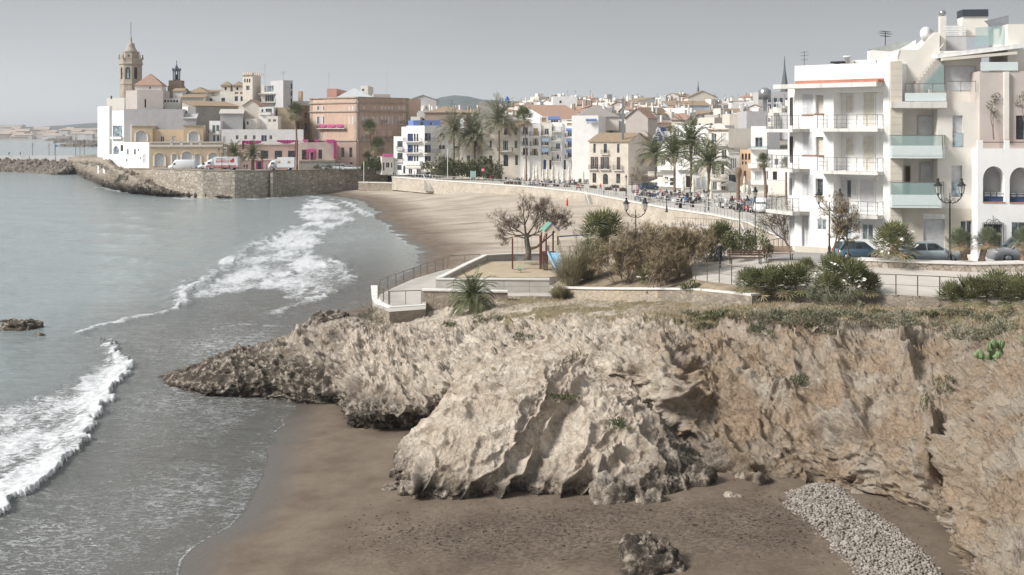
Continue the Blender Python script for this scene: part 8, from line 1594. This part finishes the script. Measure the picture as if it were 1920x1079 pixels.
# ================= palms, people, tables, vehicles of the town =================
D = feather_palm_mesh(21, 4.4, 74, 1.5, -.45, .95, nl=22, ll=.75, lw=.06, dry=8).mesh('date_palm_crown', [PALMD, PALMDRY])
D2 = feather_palm_mesh(22, 3.4, 46, 1.4, -.2, .95, nl=20, ll=.6, lw=.06, dry=4).mesh('promenade_palm_crown', [PALMG, PALMDRY])
D3 = fan_crown(31, 60, 1.0, 1.0, -1.1, 16, nbl=12).mesh('washingtonia_crown', [PALMG, PALMDRY])
def palmat(label, px, pyb, pyt, z, crown, s, kind='date', lean=0, bulge=0, r0=.25, Y=None):
    Y = Y or Yz(pyb, z); h = (pyb-pyt)*Y/F; make_palm({'date': 'date_palm', 'fan': 'tall_fan_palm'}[kind], label, XA(px, Y), Y, z, h, crown, None, r0, r0*.75, bulge, (lean*Y/F, 0), {'date': 'date palms on the seafront', 'fan': 'tall fan palms'}[kind], scale=s)
for a in [('grey green date palm, leftmost of the seafront group', 851, 336, 246, 4.5, D, 1.4), ('low wide date palm second from the left in the seafront group', 890, 336, 254, 4.5, D, 1.6), ('tallest date palm of the seafront group, against the cream mansion', 936, 338, 228, 4.5, D, 1.6), ('date palm half hidden between the low wide one and the tallest', 914, 336, 270, 4.5, D, 1.0), ('dark date palm low behind the leftmost ones', 868, 333, 285, 4.5, D, .9)]: palmat(*a)
for a in [('promenade palm with fat trunk, leftmost by the old stone house', 1229, 356, 291, 4.5, D2, 1.6, 'date', 0, .22), ('second promenade palm with fat bulging trunk head', 1265, 362, 290, 4.5, D2, 1.8, 'date', 0, .3), ('tallest promenade palm in the middle', 1296, 361, 268, 4.5, D2, 1.9, 'date', 0, .2), ('promenade palm nearest the sea wall with dark trunk', 1329, 377, 307, 4.5, D2, 1.6, 'date', 0, .25)]: palmat(*a[:7], *a[7:])
palmat('thin palm with shaggy round head in front of the town houses', 987, 340, 222, 4.5, D3, 1.75, 'fan', -5, 0, .2); palmat('tall slim fan palm behind the white lorry', 557, 321, 215, 6.4, D3, 1.7, 'fan', -3, 0, .28, Y=318); palmat('fan palm standing before the corner of the palace', 696, 322, 243, 5.9, D3, 1.5, 'fan', -3, 0, .2, Y=326); palmat('lower bushy fan palm before the palace', 708, 322, 277, 5.9, D3, 1.6, 'fan', 0, 0, .22, Y=324); palmat('smaller fan palm at the foot of the palace wall', 688, 322, 297, 5.9, D3, .95, 'fan', 0, 0, .2, Y=323)
palmat('pale trunked fan palm at the right of the promenade', 1436, 368, 290, 4.5, D3, .95, 'fan', -4, 0, .28, Y=200); palmat('fan palm peeping beside the near balconies', 1474, 368, 292, 4.5, D3, .8, 'fan', 0, 0, .2, Y=196); palmat('left of two stout quay palms beside the lorry', 438, 320, 289, 6.6, D2, 1.2, 'date', 0, .55, .42, Y=306); palmat('right of two stout quay palms', 474, 320, 291, 6.6, D2, 1.2, 'date', 0, .55, .42, Y=306)
Y = 196; root = empty('palm_stump', (XA(1384, Y), Y, 4.5), 0, 'bare headless palm trunk with swollen top on the promenade', 'palm trunk'); palm_trunk(6.3, .3, .3, .35).build('trunk', PBARK, root)
for i, (px, py, Y, rx, h, m_) in enumerate([(825, 333, 300, 5, 5.5, PALMD), (845, 334, 297, 5, 5, SHRUBG), (872, 336, 296, 5, 4.5, SHRUBG), (900, 336, 295, 4, 5.5, SHRUBG), (925, 337, 293, 3, 4, PALMD), (699, 322, 320, 3, 3.5, SHRUBG), (715, 321, 321, 2.5, 3, PALMG), (1198, 350, 250, 2.2, 4.2, TWIG)]):
    x, y, z = P(px, py, Y); bush('garden_shrub', ['spiky yucca thicket left of the date palms', 'dark bushes under the leftmost date palm', 'dark bushes in the middle of the palm garden', 'tall dark bushes between the date palms', 'pale bush under the tallest date palm', 'dark bush before the palace foot', 'green bush right of the palace palms', 'bare brown bush against the taupe side wall'][i], x, y, 4.5 if i not in (5, 6) else 5.8, rx, 2.5, h, 90+i, m_, 1500, .8, .14 if i < 7 else .03)
for i, (px, a) in enumerate(((596, 0), (592, 1), (604, 2))): pass
for i, (px, r_) in enumerate([(596, .0), (616, 0)]): x, y, z = P(px, 318, 318); bush('garden_shrub', ['round clipped bush left on the quay parapet', 'round clipped bush right on the quay parapet'][i], x, y, 6.2, 1.3, 1, 1.4, 120+i, SHRUBG, 500, .3, .06)
# vehicles
qz = 6.75
van('van', 'long white high roof van parked on the quay before the yellow palace', XA(342, 303), 303, 6.85, R(0), (.74, .75, .76), 6.9, 2.6); van('van', 'small white van half hidden behind the lorry', XA(388, 306), 306, 6.8, R(0), (.70, .71, .72), 4.6, 2.0)
def lorry(label, px, Y, z, L, words=None, cabL=2.2):
    root = empty('lorry', (XA(px, Y), Y, z), 0, label, 'lorry', 'white box lorries on the quay'); W = MB(); W.box((cabL/2, 0, 2.05), (L-cabL, 2.4, 2.6)); W.build('cargo_box', plain('lorry_white', (.70, .71, .72), .45), root)
    c = MB(); x0 = -L/2; r = lambda zt, w: [(-w, .5), (-w, zt), (w, zt), (w, .5)]; loft(c, [(x0-.15, r(1.2, 1.0)), (x0+.1, r(1.5, 1.1)), (x0+.6, r(2.35, 1.1)), (x0+1.0, r(2.6, 1.1)), (x0+cabL-.1, r(3.1 if words else 2.7, 1.1))]); c.build('cab', plain('lorry_white', (.70, .71, .72), .45), root)
    for s in (-1, 1): g = MB(); g.box((x0+1.05, s*1.11, 1.85), (.85, .03, .6)); g.build('side_window', CARGL, root)
    g = MB(); g.add([(x0+.08, -.95, 1.56), (x0+.08, .95, 1.56), (x0+.56, .95, 2.32), (x0+.56, -.95, 2.32)], [(0, 1, 2, 3)]); g.v = [(a-.04, b, c_) for a, b, c_ in g.v]; g.build('windscreen', CARGL, root)
    for xw in (x0+.9, L/2-1.4):
        for s in (-1, 1): wheel(root, xw, s*.95, .42, .3)
    m = MB(); m.box((0, 0, .62), (L-.4, 1.2, .2)); m.build('chassis', IRON, root); return root
lr = lorry('white removal lorry with red lettering and a red stripe on the quay', 417, 301, 6.85, 8.3, True)
red = plain('lorry_red', (.45, .06, .05), .6); m = MB(); m.box((.95, -1.21, 1.05), (6.0, .02, .35)); m.box((-3.2, -1.12, 1.05), (1.5, .02, .28)); m.build('red_stripe', red, lr)
text_mesh('lettering', 'BARRIOS', red, lr, (-1.35, -1.23, 1.95), (R(90), 0, 0), .85); text_mesh('lettering', 'MUDANZAS', plain('lorry_grey', (.2, .2, .22), .6), lr, (-1.3, -1.23, 2.75), (R(90), 0, 0), .42)
m = MB(); m.add([(2.3, -1.22, 2.0), (3.3, -1.22, 2.0), (3.3, -1.22, 2.9), (2.9, -1.22, 3.05), (2.6, -1.22, 2.6), (2.2, -1.22, 2.5)], [(0, 1, 2, 3, 4, 5)]); m.build('emblem', red, lr)
lw_ = lorry('plain white box lorry with two small brown windows on the quay', 529, 303, 6.7, 6.6)
for xx in (-.6, 2.0): m = MB(); m.box((xx, -1.21, 2.15), (.75, .03, .7)); m.build('window', SHTAN, lw_); 
car('car', 'white car parked under the palace with its windows down the row', XA(612, 321), 321, 6.15, R(180), (.62, .62, .62), 'sedan'); car('car', 'white hatchback in the middle of the quay car row', XA(634, 322), 322, 6.1, R(5), (.66, .67, .68), 'suv'); car('car', 'white sedan at the right end of the quay car row', XA(656, 322), 322, 6.1, R(175), (.66, .67, .68), 'sedan'); car('car', 'dark blue car parked beside the taupe side wall of the old house', XA(1216, 246), 246, 4.55, R(200), (.06, .09, .16), 'hatch')
car('car', 'white car behind the quay palms before the palace', XA(683, 325), 325, 6.0, R(0), (.6, .61, .62), 'hatch')
for i, (px, py, z, h, lb) in enumerate([(1174, 368, 4.5, 4.2, 'single lantern lamp before the old stone house'), (1329, 395, 4.5, 5, 'slim lamp post at the railing below the front promenade palm'), (1250, 398, 4.5, 5.2, 'dark lamp post by the railing left of the crowd')]): Y = Yz(py, z); lamp_post('street_lamp', lb, XA(px, Y), Y, z, h if i == 0 else 3.6, 1)
lamp_post('street_lamp', 'triple lantern lamp beside the removal lorry on the quay', XA(416, 299), 299, 6.8, 5.6, 2); lamp_post('street_lamp', 'thin lamp before the pale pink pavilion', XA(637, 316), 316, 6.2, 3.6, 1)
for i, (px, pt, pb_, Y, lb) in enumerate([(839, 278, 335, 290, 'white lamp mast right of the beach house'), (682, 303, 345, 315, 'white pole with sign at the quay stairs')]): m = MB(); m.bar((0, 0, 0), (0, 0, (pb_-pt)*Y/F), .16); o = m.build('lamp_mast', FRAMEW); o.location = P(px, pb_, Y); tag(o, lb, 'pole')
m = MB(); m.bar((0, 0, 0), (0, 0, 2.2), .08); o = empty('round_sign', P(906, 340, 280), 0, 'round red and white road sign on the promenade', 'sign'); m.build('post', IRON, o); m = MB(); m.tube([(0, -.06, 2.6), (0, 0, 2.6)], .45, 14); m.build('disc', plain('sign_red', (.5, .08, .12), .5), o); m = MB(); m.box((0, -.075, 2.6), (.6, .02, .16)); m.build('bar', FRAMEW, o)
m = MB(); o = empty('notice_board', P(887, 339, 283), 0, 'white framed information panel under the date palms', 'sign'); m.box((-.6, 0, 1.2), (.08, .1, 2.4)); m.box((.6, 0, 1.2), (.08, .1, 2.4)); m.build('post', FRAMEW, o); m = MB(); m.box((0, 0, 1.55), (1.12, .06, 1.5)); m.build('panel', plain('panel_teal', (.30, .45, .44), .4), o)
# umbrellas
def parasol(label, px, py, z, open_, group, s=1.):
    Y = Yz(py, z); root = empty('parasol', (XA(px, Y), Y, z), 0, label, 'parasol', group); root.scale = (s,)*3; m = MB(); m.bar((0, 0, 0), (0, 0, 2.9), .07); m.box((0, 0, .06), (.6, .6, .1)); m.build('pole', FRAMEW, root); m = MB()
    if open_: m.lathe((0, 0, 2.2), [(2.0, 0), (1.0, .42), (.05, .8)], 8)
    else: m.lathe((0, 0, .9), [(.10, 0), (.34, .1), (.30, .8), (.17, 1.3), (.26, 1.5), (.16, 2.3), (.03, 2.7)], 8)
    m.sm = set(); m.build('canopy', AWNC, root)
names_ = ['first', 'second', 'third', 'fourth', 'fifth', 'sixth', 'seventh', 'eighth', 'ninth', 'tenth', 'eleventh', 'twelfth']
for i, px in enumerate((983, 1001, 1006.5, 1018, 1025.5, 1036, 1046.5, 1056, 1067, 1093.5)): parasol('closed cream parasol, %s from the left in the cafe row' % names_[i], px, 344+(px-983)*.055+(2 if i % 2 else 0), 4.5, False, 'closed parasols of the cafe row', 1.05+.1*(i % 3))
for i, (px, py, op) in enumerate([(1223, 352, 1), (1241, 366, 1), (1370, 375, 1), (1300, 372, 0), (1281, 370, 0), (1333, 386, 0), (1396, 372, 0), (1405, 376, 0)]): parasol(['open white parasol beside the old house', 'open white parasol above the crowd', 'open white parasol before the cream awning', 'closed tan parasol in the middle terrace', 'closed beige parasol behind the middle one', 'closed pale parasol right of the dark palm trunk', 'closed white parasol at the right terrace, left one', 'closed white parasol at the right terrace, right one'][i], px, py, 4.5, op, 'parasols of the right terraces', 1.15)
# tables, chairs
def table_proto():
    root = empty('cafe_table', (0, -50, -60), 0, 'x', 'table'); m = MB(); m.box((0, 0, .74), (.8, .8, .04)); m.build('table_top', FRAMEW, root); m = MB(); m.bar((0, 0, 0), (0, 0, .72), .06); m.box((0, 0, .02), (.45, .45, .03)); m.build('leg', IRON, root); return root
def chair_proto(mat):
    root = empty('cafe_chair', (0, -50, -60), 0, 'x', 'chair'); m = MB(); m.box((0, 0, .45), (.5, .5, .06)); m.build('seat', mat, root); m = MB(); m.box((0, .24, .70), (.5, .06, .5)); m.build('backrest', mat, root); 
    for a in (-.2, .2):
        for b in (-.2, .2): m = MB(); m.bar((a, b, 0), (a, b, .42), .05); m.build('leg', mat, root)
    return root
tp = table_proto(); cps = [chair_proto(plain('grey_wicker', (.13, .13, .135), .8)), chair_proto(plain('white_chair', (.6, .6, .58), .7)), chair_proto(plain('dark_chair', (.05, .05, .055), .8))]
rr = random.Random(5); used = [False]*4
zones = [(985, 1100, 343, 351, 34, 'cafe row before the town houses', 0), (775, 840, 331, 336, 14, 'terrace of the beach house', 2), (1190, 1262, 366, 384, 22, 'crowded terrace by the old stone house', 0), (1262, 1330, 366, 388, 20, 'middle palm terrace', 2), (1318, 1400, 372, 392, 24, 'right terrace before the peach house', 1), (940, 985, 339, 344, 8, 'terrace before the cream mansion', 2)]
spots = []
for zi, (a, b, c, d_, n, zn, ck) in enumerate(zones):
    for i in range(n):
        px = a+(b-a)*(i+rr.uniform(.1, .9))/n; py = rr.uniform(c, d_); Y = Yz(py, 4.5); x = XA(px, Y); spots.append((x, Y, zi))
        o = tp if not used[3] else copy_tree(tp); used[3] = True; o.location = (x, Y, 4.52); o['label'] = 'small square white cafe table on the %s' % zn; o['group'] = 'cafe tables, '+zn
        for q in range(rr.choice([1, 2, 2])):
            an = rr.uniform(0, 6.28); k = ck if rr.random() < .75 else 1; o = cps[k] if not used[k] else copy_tree(cps[k]); used[k] = True; o.location = (x+.8*math.cos(an), Y+.8*math.sin(an), 4.52); o.rotation_euler = (0, 0, an-1.57); o['label'] = '%s cafe chair on the %s' % (['grey', 'white', 'black'][k], zn); o['group'] = '%s chairs, %s' % (['grey', 'white', 'black'][k], zn)
# planters
for i, (px, py) in enumerate([(1020, 349), (1043, 350), (1063, 351), (1088, 353), (1112, 354), (1141, 357), (1154, 353), (1168, 359), (972, 347), (955, 346)]):
    Y = Yz(py, 4.5); root = empty('planter', (XA(px, Y), Y, 4.5), 0, 'dark planter box with clipped shrub, %s along the promenade' % names_[i], 'planter', 'planters along the promenade'); m = MB(); m.box((0, 0, .3), (1.5 if i < 9 else 2.5, .6, .6)); m.build('box', FRAMED, root); shrub_mesh(200+i, .9, .35, .7, 120, .25, .06).build('shrub', SHRUBG, root)
# people
CL = [((.45, .06, .06), 'red'), ((.03, .035, .05), 'black'), ((.08, .12, .25), 'navy'), ((.5, .5, .5), 'pale grey'), ((.10, .22, .45), 'blue'), ((.35, .28, .2), 'beige'), ((.03, .03, .03), 'dark'), ((.6, .58, .55), 'white'), ((.28, .05, .08), 'dark red')]
LG = [(.04, .045, .07), (.03, .03, .03), (.12, .14, .2), (.25, .22, .18)]
walk = [(724, 331, 1, 'dark pair'), (738, 333, 1, ''), (741, 333, 2, ''), (920, 342, 0, 'beside the date palms'), (924.5, 341.5, 1, 'beside the date palms'), (993, 348, 6, ''), (1007, 349, 4, 'before the closed parasols'), (1025, 351, 4, 'by the railing'), (1082, 360, 0, 'left of the beach stairs'), (1089, 360, 5, 'left of the beach stairs'), (1126, 359, 0, 'before the old stone house'), (1148, 360, 2, 'before the old stone house'), (1132, 365, 7, ''), (1194, 374, 8, 'at the front of the crowd'), (1199, 373, 3, 'at the front of the crowd'), (1219, 378, 6, ''), (1224, 378, 1, ''), (1185, 354, 2, ''), (1285, 385, 4, 'behind the railing'), (1295, 387, 6, ''), (1322, 401, 3, 'at the railing corner'), (1242, 375, 1, 'sitting height near the trunk'), (1155, 367, 1, ''), (1408, 392, 2, 'by the bicycles'), (1399, 386, 7, ''), (1414, 389, 4, ''), (430, 321, 1, 'quay'), (458, 321, 6, 'quay'), (463, 322, 1, 'quay'), (369, 319, 4, 'quay'), (500, 321, 2, 'quay'), (508, 321, 0, 'quay'), (800, 333, 1, ''), (777, 332, 2, '')]
for i, (px, py, ci, nt) in enumerate(walk):
    z = 6.8 if nt == 'quay' else 4.52; Y = Yz(py, z) if nt != 'quay' else 299.; c, cn = CL[ci]; lg = LG[i % 4]
    where = {'quay': 'on the quay among the lorries'}.get(nt, nt or 'on the promenade'); person(XA(px, Y), Y, z, rr.uniform(0, 6.28), 'walk' if i % 3 else 'stand', c, lg, '%s person in a %s top, %s %s' % ('walking' if i % 3 else 'standing', cn, where, '' if nt not in ('', 'quay') else 'near the %s' % ('palace' if px < 900 else 'cafe tables')), 'people on foot by the sea', rr.uniform(.94, 1.04))
for i in range(64):
    x, Y, zi = rr.choice([s for s in spots if s[2] in (0, 2, 2, 3, 4, 5)]); c, cn = rr.choice(CL); an = rr.uniform(0, 6.28); person(x+.8*math.cos(an), Y+.8*math.sin(an), 4.52, an-1.57+math.pi*0, 'sit', c, LG[i % 4], 'seated cafe guest in a %s top on the %s' % (cn, zones[zi][5]), 'seated guests, %s' % zones[zi][5])
# beach stairs and ramp
def stairs(name, label, px, ytop, ybot, ztop, zbot, w_, Y0, dirx=0., n=12):
    root = empty(name, (XA(px, Y0), Y0, zbot), 0, label, 'stairs'); m = MB(); run = 3.4
    for i in range(n): t_ = i/n; z = ztop-(ztop-zbot)*(t_+1/n); m.box((XA(px, Y0)+dirx*t_, Y0-run*t_-.2, (z+zbot-.5)/2), (w_, run/n*1.02, z-zbot+.5))
    pb(m, 'steps', CONC, root)
    for s in (-1, 1): m = MB(); x = XA(px, Y0)+s*w_/2; m.bar((x, Y0, ztop+.9), (x+dirx, Y0-run, zbot+.9), .08); m.bar((x, Y0, ztop), (x, Y0, ztop+.9), .07); m.bar((x+dirx, Y0-run, zbot), (x+dirx, Y0-run, zbot+.9), .07); pb(m, 'handrail', FRAMEW, root)
stairs('beach_stairs', 'small stair from the promenade down to the beach, in the middle', 1107, 368, 385, 4.5, 2.0, 2.2, 229, .6); stairs('beach_stairs', 'wide stair beside the ramp, leading down to the sand at the right', 1410, 425, 450, 4.6, 1.9, 3.4, 152, .8); stairs('beach_stairs', 'distant little stair at the left end of the sea wall', 803, 340, 350, 4.5, 2.3, 2.0, 296, 1.5)
root = empty('ramp', P(1330, 425, 158), 0, 'long concrete beach ramp on pillars with post railing', 'ramp'); a = P(1264, 413, 172); b = P(1398, 428, 152); a = (a[0], a[1], 3.2); b = (b[0], b[1], 4.2); m = MB(); m.bar(a, b, 2.2, .3); pb(m, 'deck', CONC, root); 
for t_ in (.45, .68, .88): m = MB(); x, y, z = [a[j]+(b[j]-a[j])*t_ for j in range(3)]; m.box((x, y, (z+1.2)/2), (.4, .8, z-1.3)); pb(m, 'pillar', CONC, root)
railing('ramp_railing', 'post railing along the beach ramp', [(a[0], a[1]-1, a[2]+.15), (b[0], b[1]-1, b[2]+.15)], 1.0, .8, STEELR, (1., .1), .04, None, .05)
railing('railing', 'post railing rising beside the beach stairs toward the near street', [(XA(1430, 146), 146, 4.95), (XA(1462, 128), 128, 5.4), (XA(1490, 112), 112, 6.2)], 1.0, .9, STEELR, (1., .1), .045, None, .05)
railing('railing', 'pale railing at the edge of the near street behind the bench', pz([(1425, 476, 6.6), (1500, 462, 6.6)]), 1.0, .9, STEELR, (1.,), .045, None, .05)
x, y, z = P(1102, 385, 214); 
for i, (px, py, z) in enumerate([(1063, 368, 2.7)]): Y = Yz(py, z); m = MB(); m.box((0, 0, .8), (2.2, .6, 1.6)); m.box((2.6, 0, .8), (2.2, .6, 1.4)); o = m.build('shed_opening', DARK); o.location = (XA(px, Y), Y+1, z-.4); tag(o, 'dark storage openings in the sea wall by the sand mound', 'hatch')
Y = 226; m = MB(); m.lathe((0, 0, 0), [(.18, 0), (.2, 1.2), (.08, 1.5), (.14, 1.8)], 8); o = m.build('lifeguard_flag', plain('red_canvas', (.55, .08, .06), .8)); o.location = (XA(1063.5, Y), Y, 2.2); tag(o, 'rolled red beach flag at the foot of the sea wall', 'flag')
for i, (px, py) in enumerate([(1275, 391), (1298, 389), (1354, 392)]): Y = Yz(py, 4.5); m = MB(); m.lathe((0, 0, 0), [(.3, 0), (.36, .9), (.4, .95), (.4, 1.0)], 10); o = m.build('litter_bin', IRON); o.location = (XA(px, Y), Y, 4.5); tag(o, 'dark round litter bin, %s along the promenade' % names_[i], 'litter bin')
def bike(label, px, py, z, rz):
    Y = Yz(py, z); root = empty('motor_scooter', (XA(px, Y), Y, z), rz, label, 'scooter', 'scooters parked by the ramp')
    for xx in (-.6, .6): m = MB(); m.tube([(xx, -.06, .28), (xx, .06, .28)], .28, 12); m.build('wheel', TYRE, root)
    m = MB(); m.box((-.35, 0, .6), (.8, .28, .35)); m.box((.1, 0, .35), (.6, .3, .1)); m.bar((.55, 0, .35), (.4, 0, 1.05), .18); m.build('body', plain('scooter_paint_%d' % (px % 3), [(.05, .05, .06), (.45, .06, .05), (.5, .5, .5)][int(px) % 3], .4), root); m = MB(); m.bar((.4, -.32, 1.08), (.4, .32, 1.08), .05); m.build('handlebar', IRON, root); m = MB(); m.box((-.35, 0, .82), (.7, .26, .1)); m.build('seat', IRON, root)
for i in range(7): bike('parked motor scooter behind the double lamp, %s in the line' % names_[i], 1370+i*6.5, 392+i*1.2, 4.55, 1.1+.2*(i % 3))
for i, (px, py) in enumerate([(1428, 388), (1436, 391)]): pass
van('van', 'white delivery van behind the lamps at the end of the promenade', XA(1428, 178), 178, 4.6, R(70), (.72, .73, .74), 4.6, 2.1)
# haze
m = MB(); m.box((0, 5000, 60), (16000, 30000, 126)); 
hm = bpy.data.materials.new('haze_air'); hm.use_nodes = True; hn = hm.node_tree; hn.nodes.clear(); ho = hn.nodes.new('ShaderNodeOutputMaterial'); hv = hn.nodes.new('ShaderNodeVolumePrincipled'); hv.inputs['Density'].default_value = HAZE_D; hv.inputs['Color'].default_value = (.93, .95, 1, 1); hv.inputs['Anisotropy'].default_value = .2; hn.links.new(hv.outputs[0], ho.inputs['Volume'])
o = m.build('haze', hm); tag(o, 'pale sea haze', None, None, 'stuff')
